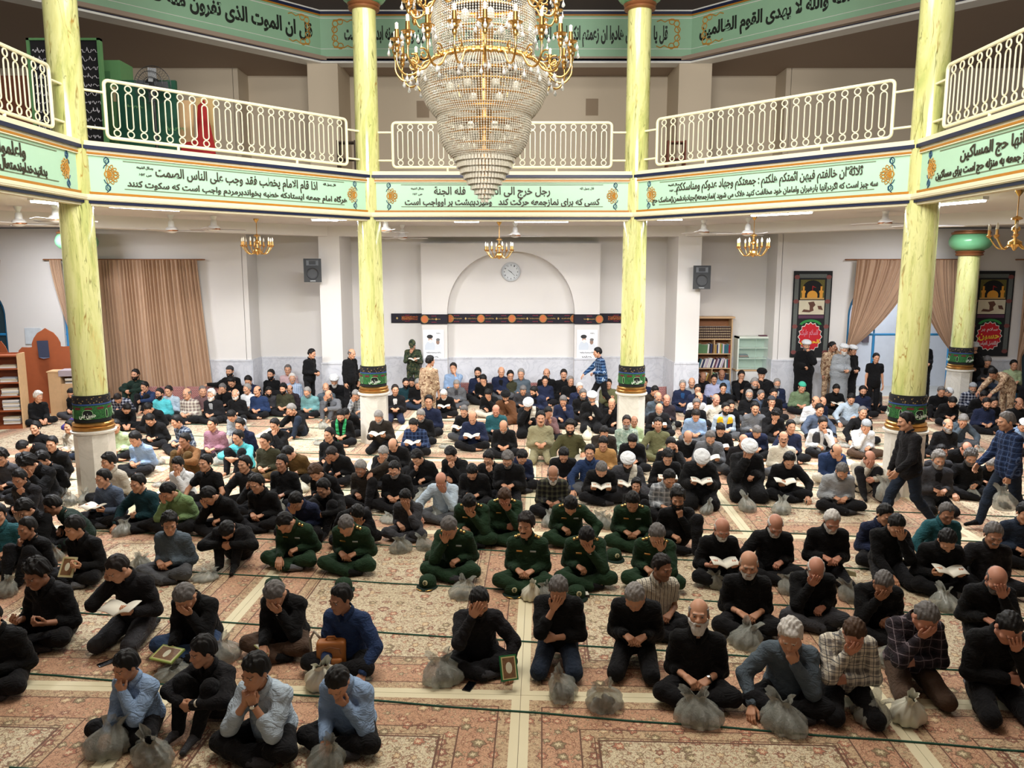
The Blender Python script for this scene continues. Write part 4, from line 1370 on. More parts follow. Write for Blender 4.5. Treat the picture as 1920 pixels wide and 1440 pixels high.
# window and door frames in the arches
def arch_frame(name, x0, x1, zb, zs, zt, mulls, sx=.09, glass=False):
 t = bpy.data.objects.new(name, None); COL.objects.link(t); t.location = (0, SIDEW + .1, 0); t['kind'] = 'structure'
 m = MB()
 pts = [(x0 + sx / 2, zb)] + [(x + (sx / 2 if x < (x0 + x1) / 2 else -sx / 2), z - sx / 2) for x, z in arch_outline(x0, x1, zs, zt)] + [(x1 - sx / 2, zb)]
 m.tube([(x, 0, z) for x, z in pts], sx / 2, 6)
 m.tube([(x0, 0, zs - .55), (x1, 0, zs - .55)], sx * .4, 6)
 for mx in mulls:
  m.tube([(mx, 0, zb), (mx, 0, zs - .55)], sx * .4, 6)
  m.tube([(mx, 0, zs - .55), (mx, 0, zt - .15 - .4 * abs(mx - (x0 + x1) / 2))], sx * .25, 6)
 m.build('frame', M_BLUEFR, t)
 if glass:
  g = MB()
  for (a, b) in zip([x0] + mulls, mulls + [x1]):
   g.quad((a + .05, .02, zb), (b - .05, .02, zb), (b - .05, .02, zs), (a + .05, .02, zs))
  g.add([(x, .02, z) for x, z in arch_outline(x0 + .05, x1 - .05, zs, zt - .05)], [tuple(range(25))])
  g.build('glass', M_NIGHT, t)
M_NIGHT = plain('dark_window_glass', rgb(40, 62, 70), .08, Coat_Weight=.5)
arch_frame('door_1', 9.16, 12.1, 0, 2.45, 3.62, [9.95, 11.35])
arch_frame('window_1', -12.25, -9.3, 0, 2.45, 3.62, [-11.75], glass=True)
arch_frame('window_2', -15.6, -13.82, .8, 2.45, 3.3, [-14.6], glass=True)
arch_frame('window_3', 13.95, 15.6, 0, 2.45, 3.3, [14.7], glass=True)
# the lobby beyond the open doorway
mb = MB(); mb.box((7.5, 24.2, 0), (14, 24.3, 4.2)); struct(mb, 'wall_lobby', plain('lobby_wall', rgb(222, 226, 234), .6))
mb = MB(); mb.quad((7.5, 21.25, .01), (14, 21.25, .01), (14, 24.2, .01), (7.5, 24.2, .01)); struct(mb, 'floor_lobby', plain('lobby_floor', rgb(180, 178, 172), .4))
mb = MB(); mb.quad((7.5, 21.25, 4.2), (7.5, 24.2, 4.2), (14, 24.2, 4.2), (14, 21.25, 4.2)); struct(mb, 'ceiling_lobby', M_CEIL)
light('lobby_lamp', 'AREA', (10.6, 22.8, 4.1), 130, (2.5, 1), (0, 0, 0), (.85, .92, 1.0))
def lobby_print(x, y, w, h, label, mat):
 c = at_y(x, y, 24.15)
 m = MB(); m.box((c.x - w / 2, 24.15, c.z - h / 2), (c.x + w / 2, 24.2, c.z + h / 2))
 tag(m.build('wall_print', mat), label, 'print')
lobby_print(1609, 626, .26, .5, 'small dark print on the lobby wall seen through the doorway', plain('print_dark', rgb(110, 84, 96), .6, var=.5, scale=12))
lobby_print(1624, 628, .2, .48, 'narrow dark print beside another on the lobby wall', plain('print_grey', rgb(96, 84, 92), .6, var=.5, scale=12))
m = MB(); c = at_y(1602, 640, 24.0); m.box((c.x - .07, 24.0, .0), (c.x + .07, 24.12, 2.6)); tag(m.build('red_pole', M_RED), 'red painted upright seen through the open doorway', 'post')
# ------------------------------------------------------------------ cases and books
def book_obj(me, loc, rot, label, group, mat, name='book'):
 o = bpy.data.objects.new(name, me)
 COL.objects.link(o)
 o.location, o.rotation_euler = loc, rot
 if mat is not None:
  o.material_slots[0].link = 'OBJECT'
  o.material_slots[0].material = mat
 return tag(o, label, 'book', group)
def book_mesh(w, d, h):
 m = MB()
 m.box((-w / 2, -d / 2, 0), (w / 2, d / 2, h), 0)
 m.box((-w / 2 + .004, -d / 2 + .01, h - .001), (w / 2 - .004, d / 2 + .003, h + .002), 1)
 return m.mesh('book', [M_BLACK, M_PAPER])
def bookcase():
 x0, x1, y0, y1 = 4.99, 6.15, 21.4, 21.76
 H = 2.32
 t = thing('bookcase', (x0, y0, 0), 'tall wooden bookcase full of books beside the pier', 'bookcase')
 W_ = x1 - x0
 th = .03
 for x in (0, W_ - th):
  m = MB(); m.box((x, 0, 0), (x + th, .36, H)); m.build('side_panel', M_WOODL, t)
 m = MB(); m.box((-.05, -.04, H), (W_ + .05, .37, H + .05)); m.build('cornice', M_WOODL, t)
 m = MB(); m.box((th, .33, 0), (W_ - th, .36, H)); m.build('back_panel', M_WOODM, t)
 zs = [.05, .52, .93, 1.34, 1.75]
 for z in zs:
  m = MB(); m.box((th, 0, z - .025), (W_ - th, .33, z)); m.build('shelf', M_WOODL, t)
 for z, xs in ((1.34, .66), (.93, .2), (.52, .62), (.05, .3)):
  m = MB(); m.box((xs, .0, z), (xs + .02, .33, z + .38)); m.build('divider', M_WOODL, t)
 rg = random.Random(4)
 # top row: matching dark volumes with pale bands
 tm = NT('banded_leather')
 sx = tm.n('ShaderNodeSeparateXYZ'); tm.l(tm.coord('Object'), sx.inputs[0])
 w_ = tm.math('PINGPONG', tm.math('MULTIPLY', sx.outputs[2], 1.0), .035)
 tm.set(tm.mix(tm.math('LESS_THAN', w_, .009), rgb(66, 40, 30), rgb(196, 176, 140)), .5)
 me = book_mesh(.043, .2, .34)
 for i in range(20):
  book_obj(me, (x0 + .07 + i * .0535, y0 + .12, 1.752), (0, 0, 0), 'dark leather volume with pale bands in the matching top-shelf set', 'matching banded volumes on the top shelf of the bookcase', tm.m)
 pal = dict(teal=rgb(40, 96, 110), green=rgb(90, 130, 84), navy=rgb(34, 40, 84), white=rgb(220, 216, 210), plum=rgb(92, 46, 64), ochre=rgb(176, 140, 60), red=rgb(150, 34, 40), lilac=rgb(196, 180, 196), blue=rgb(70, 130, 176), black=rgb(30, 30, 34))
 rows = [(1.342, .05, .62, ['teal', 'blue', 'teal', 'white', 'green', 'green', 'green', 'green', 'green', 'green', 'white', 'black', 'navy'], .06, 'second shelf'),
   (1.342, .70, 1.12, ['ochre', 'navy', 'white', 'ochre', 'green', 'lilac', 'teal', 'teal', 'teal', 'red'], 0, 'second shelf, past the divider'),
   (.932, .04, .19, ['blue', 'blue', 'black'], 0, 'third shelf, short bay'), (.932, .26, .95, ['teal', 'white', 'navy', 'white', 'lilac', 'white', 'white', 'navy', 'white', 'plum', 'lilac', 'navy', 'white', 'lilac'], .28, 'third shelf'),
   (.932, .99, 1.12, ['white', 'teal', 'red'], 0, 'third shelf end'),
   (.522, .05, .52, ['blue', 'blue', 'plum', 'plum', 'lilac', 'white', 'lilac', 'ochre', 'white', 'ochre'], .3, 'fourth shelf'), (.522, .66, 1.12, ['green', 'green', 'black', 'white', 'black', 'white', 'navy', 'navy', 'black', 'black'], 0, 'fourth shelf, past the divider'),
   (.052, .34, .8, ['ochre', 'white', 'red', 'black', 'white', 'ochre', 'plum'], 0, 'lowest shelf')]
 meshes = [book_mesh(.04, .18, h) for h in (.24, .26, .28)]
 for z, a, b, cols, lean, where in rows:
  st = (b - a) / len(cols)
  for i, c in enumerate(cols):
   book_obj(rg.choice(meshes), (x0 + a + st * (i + .5) - lean * .12, y0 + .12, z + lean * .018), (0, lean, 0), f'{c} book standing on the {where} of the tall bookcase', f'{c} books on the {where} of the bookcase', plain('book_' + c, pal[c], .6))
bookcase()
def glazed_cabinet():
 a, b = at_y(1383, 631, 21.45), at_y(1450, 693, 21.45)
 t = thing('glazed_cabinet', (a.x, 21.4, 0), 'white cabinet with glass sliding doors beside the tall bookcase', 'cabinet')
 w, z0, z1 = b.x - a.x, b.z, a.z
 fr = plain('cabinet_pale_green_white', rgb(226, 234, 222), .4)
 m = MB(); m.box((0, .02, .02), (w, .38, z0 - .04)); m.build('lower_cupboard', M_WHITE, t)
 m = MB(); m.box((-.03, -.0, z0 - .04), (w + .03, .38, z0)); m.build('counter', M_WOODL, t)
 for x in (0, w - .04):
  m = MB(); m.box((x, 0, z0), (x + .04, .38, z1)); m.build('side_panel', fr, t)
 m = MB(); m.box((.0, 0, z1 - .05), (w, .38, z1)); m.build('top_panel', fr, t)
 m = MB(); m.box((.04, .35, z0), (w - .04, .37, z1 - .05)); m.build('back_panel', plain('cabinet_mint_back', rgb(196, 216, 202), .5), t)
 for k in range(3):
  z = z0 + .03 + (z1 - z0 - .05) * k / 3
  m = MB(); m.box((.04, .02, z - .02), (w - .04, .35, z)); m.build('shelf', fr, t)
 g = NT('cabinet_glass'); g.b.inputs['Alpha'].default_value = .16; g.b.inputs['Roughness'].default_value = .05; g.b.inputs['Base Color'].default_value = rgb(200, 230, 215)
 for x, yy in ((.04, .0), (w * .48, .008)):
  m = MB(); m.box((x, yy, z0 + .02), (x + w * .5 - .04, yy + .005, z1 - .05)); m.build('glass_door', g.m, t)
 zb = z0 + .03 + (z1 - z0 - .05) / 3
 for i in range(3):
  m = MB(); m.box((a.x + .1, 21.5, zb + i * .035), (a.x + .36 - .02 * i, 21.68, zb + .034 + i * .035))
  tag(m.build('book', plain(('book_black', 'book_red', 'book_navy')[i], (rgb(30, 30, 34), rgb(150, 34, 40), rgb(34, 40, 84))[i], .6)), ('black', 'red', 'navy')[i] + ' book lying in the flat stack inside the white glazed cabinet', 'book', 'flat books in the glazed cabinet')
 m = MB(); m.box((a.x + w * .62, 21.5, z1 + .001), (a.x + w * .95, 21.68, z1 + .03)); tag(m.build('book', plain('book_plum', rgb(92, 46, 64), .6)), 'dark book lying flat on top of the white glazed cabinet', 'book')
glazed_cabinet()
# low shelves, partitions and cupboard at the far side
def ogee(w, zs, zt):
 pts = [(-w, 0), (w, 0), (w, zs - .15)]
 pts += [(w - .02, zs - .05), (w * .85, zs + .03), (w * .6, zs + .02), (w * .5, zs + .03)]
 pts += [(w * .5, zs + .12), (w * .42, zs + .25), (w * .28, zs + .38), (.08, zt - .06), (0, zt)]
 L_ = [(-x, z) for x, z in reversed(pts[2:-1])]
 return pts + L_
def partition(x, y, Y, w, zs, zt, rz, label):
 c = at_y(x, y, Y)
 t = thing('wooden_partition', (c.x, Y, 0), label, 'partition', 'ogee topped wooden partitions', rz)
 m = MB(); m.prism(ogee(w, zs, zt), 0, .03, 0, Matrix.Rotation(PI / 2, 4, 'X')); m.build('board', M_WOODO, t)
 for s in (-1, 1):
  m = MB(); m.box((s * w - .05, -.07, 0), (s * w + .05, .04, zs - .1)); m.build('post', M_WOODL, t)
partition(92, 700, 19.4, .64, 1.70, 2.2, .3, 'red-brown ogee-topped wooden partition with a dark leaflet pinned on it')
partition(-6, 700, 17.9, .55, 1.62, 2.05, .3, 'red-brown wooden partition behind the open shelf of stacked books')
c = at_y(82, 655, 19.3)
m = MB(); m.add([(-.13, 0, .22), (-.11, -.01, -.2), (.0, -.035, -.235), (.13, -.01, -.21), (.12, 0, .22), (-.13, .006, .22), (-.11, .0, -.2), (0, -.02, -.235), (.13, .0, -.21), (.12, .006, .22)], [(0, 1, 2, 3, 4), (9, 8, 7, 6, 5), (0, 5, 6, 1), (1, 6, 7, 2), (2, 7, 8, 3), (3, 8, 9, 4), (4, 9, 5, 0)])
lf = m.build('leaflet', plain('leaflet_slate_blue', rgb(44, 52, 76), .6)); lf.location = (c.x, 19.28, c.z); lf.rotation_euler = (0, 0, .3); tag(lf, 'dark blue leaflet pinned to the ogee-topped wooden partition', 'leaflet')
c = at_y(64, 630, 20.97)
m = MB(); m.box((c.x - .25, 20.97, c.z - .22), (c.x + .2, 20.995, c.z + .22)); tag(m.build('wall_notice', plain('notice_pale', rgb(206, 214, 220), .6, var=.2, scale=8)), 'pale framed notice on the white wall above the wooden partition', 'notice')
def open_shelf():
 c = at_y(34, 730, 17.3)
 x0 = c.x - 1.35
 t = thing('open_bookshelf', (x0, 17.15, 0), 'open wooden shelf unit with stacks of books lying flat', 'bookshelf', None, .22)
 H, w = 1.75, 1.35
 for x in (0, w - .03):
  m = MB(); m.box((x, 0, 0), (x + .03, .4, H)); m.build('side_panel', M_WOODL, t)
 m = MB(); m.box((.03, .37, 0), (w - .03, .4, H)); m.build('back_panel', M_WOODO, t)
 zs = [.12, .45, .78, 1.1, 1.42, 1.72]
 for z in zs:
  m = MB(); m.box((.03, 0, z - .03), (w - .03, .37, z)); m.build('shelf', M_WOODO, t)
 m = MB(); m.box((.03, .0, 0), (w - .03, .03, .12)); m.build('kickboard', M_WOODO, t)
 rg = random.Random(3)
 R = Matrix.Translation((x0, 17.15, 0)) @ Matrix.Rotation(.22, 4, 'Z')
 for si, (z, n) in enumerate(((.12, 5), (.45, 7), (.78, 5), (1.1, 3), (1.42, 2))):
  for i in range(n):
   m = MB(); m.box((-.17, -.12, 0), (.17, .12, .032))
   p = R @ Vector((w - .26 + rg.uniform(-.015, .015), .17, z + .001 + i * .033))
   o = m.build('book', plain(('book_white', 'book_beige', 'book_pale_grey')[i % 3], (rgb(220, 216, 210), rgb(190, 176, 150), rgb(170, 172, 176))[i % 3], .7)); o.location = p; o.rotation_euler = (0, 0, .22 + rg.uniform(-.1, .1))
   tag(o, f'pale book lying flat in the stack on the {("lowest", "second", "third", "fourth", "top")[si]} shelf of the open unit', 'book', f'flat books on the {("lowest", "second", "third", "fourth", "top")[si]} open shelf')
open_shelf()
def low_cupboard():
 a, b = at_y(89, 700, 18.8), at_y(147, 700, 18.8)
 t = thing('low_cupboard', (a.x, 18.8, 0), 'light wooden low cupboard with cloth on top beside the partition', 'cupboard', None, .2)
 w, H = 1.15, 1.14
 m = MB(); m.box((0, 0, 0), (.28, .4, H)); m.build('side_door', M_WOODL, t)
 m = MB(); m.box((.28, .02, 0), (w, .4, .85)); m.build('body', M_WOODL, t)
 m = MB(); m.box((.28, .3, .85), (w, .4, H)); m.build('niche_back', M_WOODM, t)
 m = MB(); m.box((w - .03, 0, .85), (w, .4, H)); m.build('side_panel', M_WOODL, t)
 m = MB(); m.box((-.02, -.02, H), (w + .02, .42, H + .03)); m.build('top_board', M_WOODL, t)
 m = MB(); m.box((.25, -.03, H - .1), (w + .03, .43, H + .045)); m.build('cover_cloth', plain('grey_lilac_cloth', rgb(168, 156, 164), .9), t)
 R = Matrix.Translation((a.x, 18.8, 0)) @ Matrix.Rotation(.2, 4, 'Z')
 for i in range(4):
  m = MB(); m.box((-.15, -.1, 0), (.15, .1, .03)); p = R @ Vector((.52, .13, .851 + i * .031))
  o = m.build('book', plain(('book_white', 'book_black', 'book_beige', 'book_white')[i], rgb(200, 196, 190), .7)); o.location = p; o.rotation_euler = (0, 0, .2)
  tag(o, 'pale book lying in the niche of the low cupboard', 'book', 'books in the low cupboard niche')
low_cupboard()
# wall cushions
def cush_mat(t):
 sx = t.n('ShaderNodeTexBrick')
 sx.inputs['Scale'].default_value = 9
 sx.inputs['Color1'].default_value = rgb(120, 24, 36); sx.inputs['Color2'].default_value = rgb(96, 18, 30); sx.inputs['Mortar'].default_value = rgb(200, 170, 160)
 sx.inputs['Mortar Size'].default_value = .03
 mp = t.n('ShaderNodeMapping'); mp.inputs['Rotation'].default_value = (PI / 2, 0, 0)
 t.l(t.coord('Object'), mp.inputs[0]); t.l(mp.outputs[0], sx.inputs[0]); t.l(sx.outputs[0], t.b.inputs['Base Color'])
M_CUSH = pattern_cloth('dark_red_kilim', cush_mat)
def cushion(x, Y, rz, label, w=.34, lean=-.22):
 m = MB()
 n = 8
 vs, fs = [], []
 for s in (-1, 1):
  for j in range(n + 1):
   for i in range(n + 1):
    u, v = i / n * 2 - 1, j / n * 2 - 1
    b = (1 - u ** 4) * (1 - v ** 4)
    vs.append((u * w, s * (.012 + .06 * b ** .6), (v + 1) * .24))
 N = (n + 1) ** 2
 for j in range(n):
  for i in range(n):
   q = (j * (n + 1) + i, j * (n + 1) + i + 1, (j + 1) * (n + 1) + i + 1, (j + 1) * (n + 1) + i)
   fs.append(q); fs.append(tuple(N + k for k in reversed(q)))
 for i in range(n):
  fs.append((N + i, N + i + 1, i + 1, i)); a = n * (n + 1) + i; fs.append((a, a + 1, N + a + 1, N + a))
  b = i * (n + 1); fs.append((b, b + n + 1, N + b + n + 1, N + b)); c = b + n; fs.append((N + c, N + c + n + 1, c + n + 1, c))
 m.add(vs, fs)
 o = m.build('wall_cushion', M_CUSH, None, 'all')
 o.location = (x, Y, .03); o.rotation_euler = (lean, 0, rz)
 tag(o, label, 'cushion', label)
for x in (-10.05, -9.3, -8.55, -7.8):
 cushion(x, 20.68, 0, 'dark red patterned bolster leaning on the wall below the brown curtain', .34)
for x in (-1.5, -.75, .0, .75, 1.5):
 cushion(x, 21.42, 0, 'dark red patterned bolster leaning on the marble in the niche', .34)
cushion(3.95, 20.6, .35, 'dark red patterned bolster standing askew beside the pier near the slim column', .3, -.1)
# ------------------------------------------------------------------ things on the gallery
FZ = 5.45
def gallery_things():
 # black calligraphy banner in a green frame
 a, b = at_y(55, 70, 14.3), at_y(182, 70, 14.3)
 t = thing('calligraphy_panel', (a.x, 14.3, FZ), 'tall black calligraphy hanging framed in green on the gallery behind the yellow column', 'banner')
 w, s_ = b.x - a.x, .77
 t.scale = (1, 1, s_)
 m = MB(); m.box((0, 0, 0), (w, .06, 2.85)); m.build('black_cloth', plain('panel_black', rgb(18, 18, 24), .9), t)
 m = MB(); m.box((-.05, -.03, 0), (0, .07, 2.9)); m.build('frame_bar', M_LGREEN, t)
 m = MB(); m.box((w, -.03, 0), (w + .05, .07, 2.9)); m.build('frame_bar', M_LGREEN, t)
 m = MB(); m.box((-.05, -.03, 2.85), (w + .05, .07, 2.9)); m.build('frame_bar', M_LGREEN, t)
 m = MB(); m.box((.36, -.03, 0), (w - .36, -.005, 2.2)); m.build('centre_cloth', plain('panel_ochre_dark', rgb(84, 70, 36), .9, var=.4, scale=6), t)
 sm = MB()
 for k in range(14):
  squiggle(sm, .04, .30, .15 + k * .19, -.012, .075, .006, k)
  squiggle(sm, w - .30, w - .05, .15 + k * .19, -.012, .075, .006, k + 50)
 squiggle(sm, .4, w - .4, 2.45, -.012, .1, .01, 99); squiggle(sm, .4, w - .4, 2.66, -.012, .08, .01, 98)
 sm.build('script_strokes', plain('panel_pale_script', rgb(196, 196, 206), .8), t)
 # brown board behind the near railing
 a = at_y(0, 120, 14.9)
 m = MB(); m.box((a.x - .5, 14.9, FZ), (a.x + .8, 14.95, FZ + 1.75)); tag(m.build('wooden_board', plain('red_brown_board', rgb(112, 62, 40), .6)), 'red-brown board standing on the gallery behind the near railing', 'board')
 # green cupboards
 def box_thing(name, x0, x1, yy, Y, depth, h, mat, label, cat):
  a, b = at_y(x0, yy, Y), at_y(x1, yy, Y)
  t = thing(name, (a.x, Y, FZ), label, cat)
  m = MB(); m.box((0, 0, 0), (b.x - a.x, depth, h)); m.build('body', mat, t)
  return t, b.x - a.x
 t, w = box_thing('metal_locker', 186, 229, 180, 15.2, .5, 2.1, M_LGREEN, 'light green metal locker beside the calligraphy hanging on the gallery', 'locker')
 m = MB(); m.box((w * .62, -.01, 1.35), (w * .92, 0, 1.62)); m.build('photo_sticker', plain('sticker_cream', rgb(200, 180, 140), .7, var=.3), t)
 m = MB(); m.box((.03, -.012, .05), (w * .55, 0, 1.9)); m.build('door', plain('locker_door_green', rgb(72, 116, 76), .45), t)
 t, w = box_thing('green_board', 218, 330, 180, 14.95, .08, 1.68, M_DGREEN, 'dark green standing board behind the pedestal fan on the gallery', 'board')
 m = MB(); squiggle(m, .15, .5, 1.2, -.01, .05, .008, 4); squiggle(m, .9, 1.2, .8, -.01, .06, .008, 6); m.build('script_strokes', M_LGREEN, t)
 # pedestal fan
 c = at_y(287, 160, 14.45)
 t = thing('pedestal_fan', (c.x, 14.45, FZ), 'black pedestal fan with wire cage standing on the gallery', 'fan')
 zf = c.z - FZ
 m = MB(); m.lathe([(.24, 0), (.24, .02), (.05, .05), (.025, .08), (.025, zf - .1)], 24); m.build('stand', M_BLACK, t, True)
 m = MB(); m.lathe([(.001, -.05), (.13, -.04), (.14, .0), (.12, .08), (.05, .2), (.001, .21)], 20, mat=Matrix.Translation((0, 0, zf)) @ Matrix.Rotation(-PI / 2, 4, 'X')); m.build('motor', M_BLACK, t, True)
 m = MB()
 for r in (.12, .22, .33):
  m.tube([(r * math.cos(q), -.12 + (.1 if r == .33 else 0), zf + r * math.sin(q)) for q in np.linspace(0, 2 * PI, 33)[:-1]], .006, 4, True)
 for k in range(36):
  q = 2 * PI * k / 36
  m.tube([(.1 * math.cos(q), -.13, zf + .1 * math.sin(q)), (.25 * math.cos(q), -.12, zf + .25 * math.sin(q)), (.33 * math.cos(q), -.02, zf + .33 * math.sin(q)), (.12 * math.cos(q), .06, zf + .12 * math.sin(q))], .0025, 3)
 m.build('cage', plain('fan_cage_grey', rgb(70, 72, 76), .4, .6), t)
 bl = MB(); bl.box((.05, -.05, -.07), (.29, -.045, .07), 0, Matrix.Rotation(.35, 4, 'X')); bm = bl.mesh('blade', plain('fan_blade_smoke', rgb(80, 84, 90), .3))
 for k in range(4):
  o = bpy.data.objects.new('blade', bm); COL.objects.link(o); o.parent = t; o.location = (0, 0, zf); o.rotation_euler = (0, k * PI / 2, 0)
 # red flag, tan boards, stand
 a = at_y(332, 250, 15.1)
 m = MB()
 m.add([(0, 0, 0), (1.0, 0, 0), (.95, .05, .5), (.75, .02, 1.35), (.55, .06, 1.25), (.5, .0, .6), (0, .03, .55)], [(0, 1, 2, 5, 6), (5, 2, 3, 4)])
 o = m.build('red_flag', M_RED); o.location = (a.x, 15.1, FZ + .02); o.scale = (.72, 1, 1); tag(o, 'red and black flag cloth heaped against the boards on the gallery', 'flag')
 sol = o.modifiers.new('s', 'SOLIDIFY'); sol.thickness = .02
 a = at_y(340, 200, 15.4)
 for dx, w, h, mt, lb in ((-.15, .32, 1.45, M_WOODL, 'pale wooden board leaning on the gallery beside the green board'), (.22, .35, 1.5, plain('tan_board', rgb(190, 160, 110), .6), 'tan wooden board with white edge leaning on the gallery near the red flag')):
  m = MB(); m.box((0, 0, 0), (w, .04, h)); o = m.build('leaning_board', mt); o.location = (a.x + dx, 15.45, FZ); o.rotation_euler = (-.06, 0, 0); tag(o, lb, 'board')
 # shelf ends by the upper wall
 for x, lb in ((646, 'dark narrow bookshelf standing on the gallery behind the slim column near the fan'), (1268, 'red-brown leaning shelf on the gallery beyond the chandelier')):
  a = at_y(x, 260, 19.2)
  t = thing('narrow_shelf', (a.x - .2, 19.2, FZ), lb, 'shelf')
  mt = plain('shelf_dark', rgb(70, 54, 44), .6) if x < 900 else plain('shelf_red_brown', rgb(120, 60, 40), .6)
  for xx in (0, .42):
   m = MB(); m.box((xx, 0, 0), (xx + .03, .35, 1.3)); m.build('side_panel', mt, t)
  for z in (.05, .45, .85, 1.25):
   m = MB(); m.box((.03, 0, z), (.42, .35, z + .03)); m.build('shelf', mt, t)
 # small square niches in the upper wall: flat framed panels, the recess shade put into their colour
 for x, y in ((793, 205), (1110, 201)):
  c = at_y(x, y, BACK)
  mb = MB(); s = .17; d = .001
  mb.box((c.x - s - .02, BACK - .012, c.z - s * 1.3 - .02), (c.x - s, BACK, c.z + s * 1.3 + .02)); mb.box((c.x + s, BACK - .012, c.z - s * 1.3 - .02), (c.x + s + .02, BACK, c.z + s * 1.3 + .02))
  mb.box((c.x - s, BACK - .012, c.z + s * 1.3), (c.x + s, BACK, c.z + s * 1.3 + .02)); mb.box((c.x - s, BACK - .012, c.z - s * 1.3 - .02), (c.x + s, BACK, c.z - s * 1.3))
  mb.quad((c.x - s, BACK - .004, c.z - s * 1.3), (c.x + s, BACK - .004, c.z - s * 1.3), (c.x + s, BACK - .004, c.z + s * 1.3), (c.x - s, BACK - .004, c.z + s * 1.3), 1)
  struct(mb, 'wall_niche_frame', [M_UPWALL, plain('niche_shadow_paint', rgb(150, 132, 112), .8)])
gallery_things()
# ------------------------------------------------------------------ bodies: smooth-union fields turned into surfaces
def smin(a, b, k):
 h = np.clip(.5 + .5 * (b - a) / k, 0, 1)
 return b + (a - b) * h - k * h * (1 - h)
class Field:
 def __init__(self, lo, hi, res):
  self.res = res
  self.lo = np.array(lo, np.float32) - 2 * res
  n = np.ceil((np.array(hi, np.float32) + 2 * res - self.lo) / res).astype(int) + 1
  self.n = n
  self.ax = [self.lo[i] + res * np.arange(n[i], dtype=np.float32) for i in range(3)]
  self.f = np.full(n, .25, np.float32)
 def block(self, lo, hi, m):
  sl = []
  for i in range(3):
   a = int(max(0, math.floor((lo[i] - m - self.lo[i]) / self.res)))
   b = int(min(self.n[i], math.ceil((hi[i] + m - self.lo[i]) / self.res) + 1))
   if b <= a:
    return None, None
   sl.append(slice(a, b))
  X = self.ax[0][sl[0]][:, None, None]
  Y = self.ax[1][sl[1]][None, :, None]
  Z = self.ax[2][sl[2]][None, None, :]
  return tuple(sl), (X, Y, Z)
 def cone(self, a, b, ra, rb, k=.03, cut=False):
  a, b = np.array(a, np.float32), np.array(b, np.float32)
  R = max(ra, rb)
  sl, P = self.block(np.minimum(a, b) - R, np.maximum(a, b) + R, max(k * 2, .03))
  if sl is None:
   return self
  d = b - a
  L2 = float(d @ d) + 1e-9
  px, py, pz = P[0] - a[0], P[1] - a[1], P[2] - a[2]
  t = np.clip((px * d[0] + py * d[1] + pz * d[2]) / L2, 0, 1)
  dist = np.sqrt((px - t * d[0]) ** 2 + (py - t * d[1]) ** 2 + (pz - t * d[2]) ** 2) - (ra + (rb - ra) * t)
  self._put(sl, dist, k, cut)
  return self
 def ell(self, c, r, R=None, k=.04, cut=False):
  c, r = np.array(c, np.float32), np.array(r, np.float32)
  m = float(r.max())
  if R is None:
   sl, P = self.block(c - r, c + r, max(k * 2, .03))
  else:
   R = np.array(R, np.float32)
   ext = np.sqrt(((R * r[None, :]) ** 2).sum(1))
   sl, P = self.block(c - ext, c + ext, max(k * 2, .03))
  if sl is None:
   return self
  x, y, z = P[0] - c[0], P[1] - c[1], P[2] - c[2]
  if R is not None:
   x, y, z = x * R[0, 0] + y * R[1, 0] + z * R[2, 0], x * R[0, 1] + y * R[1, 1] + z * R[2, 1], x * R[0, 2] + y * R[1, 2] + z * R[2, 2]
  k0 = np.sqrt((x / r[0]) ** 2 + (y / r[1]) ** 2 + (z / r[2]) ** 2)
  k1 = np.sqrt((x / r[0] ** 2) ** 2 + (y / r[1] ** 2) ** 2 + (z / r[2] ** 2) ** 2) + 1e-6
  self._put(sl, k0 * (k0 - 1) / k1, k, cut)
  return self
 def _put(self, sl, d, k, cut):
  v = self.f[sl]
  d = np.broadcast_to(d, v.shape)
  self.f[sl] = -smin(-v, d, k) if cut else smin(v, d, k)
 def grid(self):
  return np.meshgrid(*self.ax, indexing='ij', sparse=True)
 def folds(self, amp, seed=0, fr=1.0):
  X, Y, Z = self.grid()
  s = seed * 1.7
  def ridge(q):
   return 1 - 2 * np.abs(np.sin(q)) ** .7
  w = ridge(30 * fr * X + 22 * fr * Z + s + 1.9 * np.sin(11 * Y + s) + 1.3 * np.sin(13 * Z)) * .42 + ridge(44 * fr * Z - 24 * fr * Y + 2.4 * np.sin(10 * X + s) + s) * .40 + np.sin(63 * fr * X - 49 * fr * Y + 57 * fr * Z + s) * .25
  self.f = self.f + (amp * w).astype(np.float32)
  return self
 def mesh(self):
  return surface_nets(self.f, self.lo, self.res)
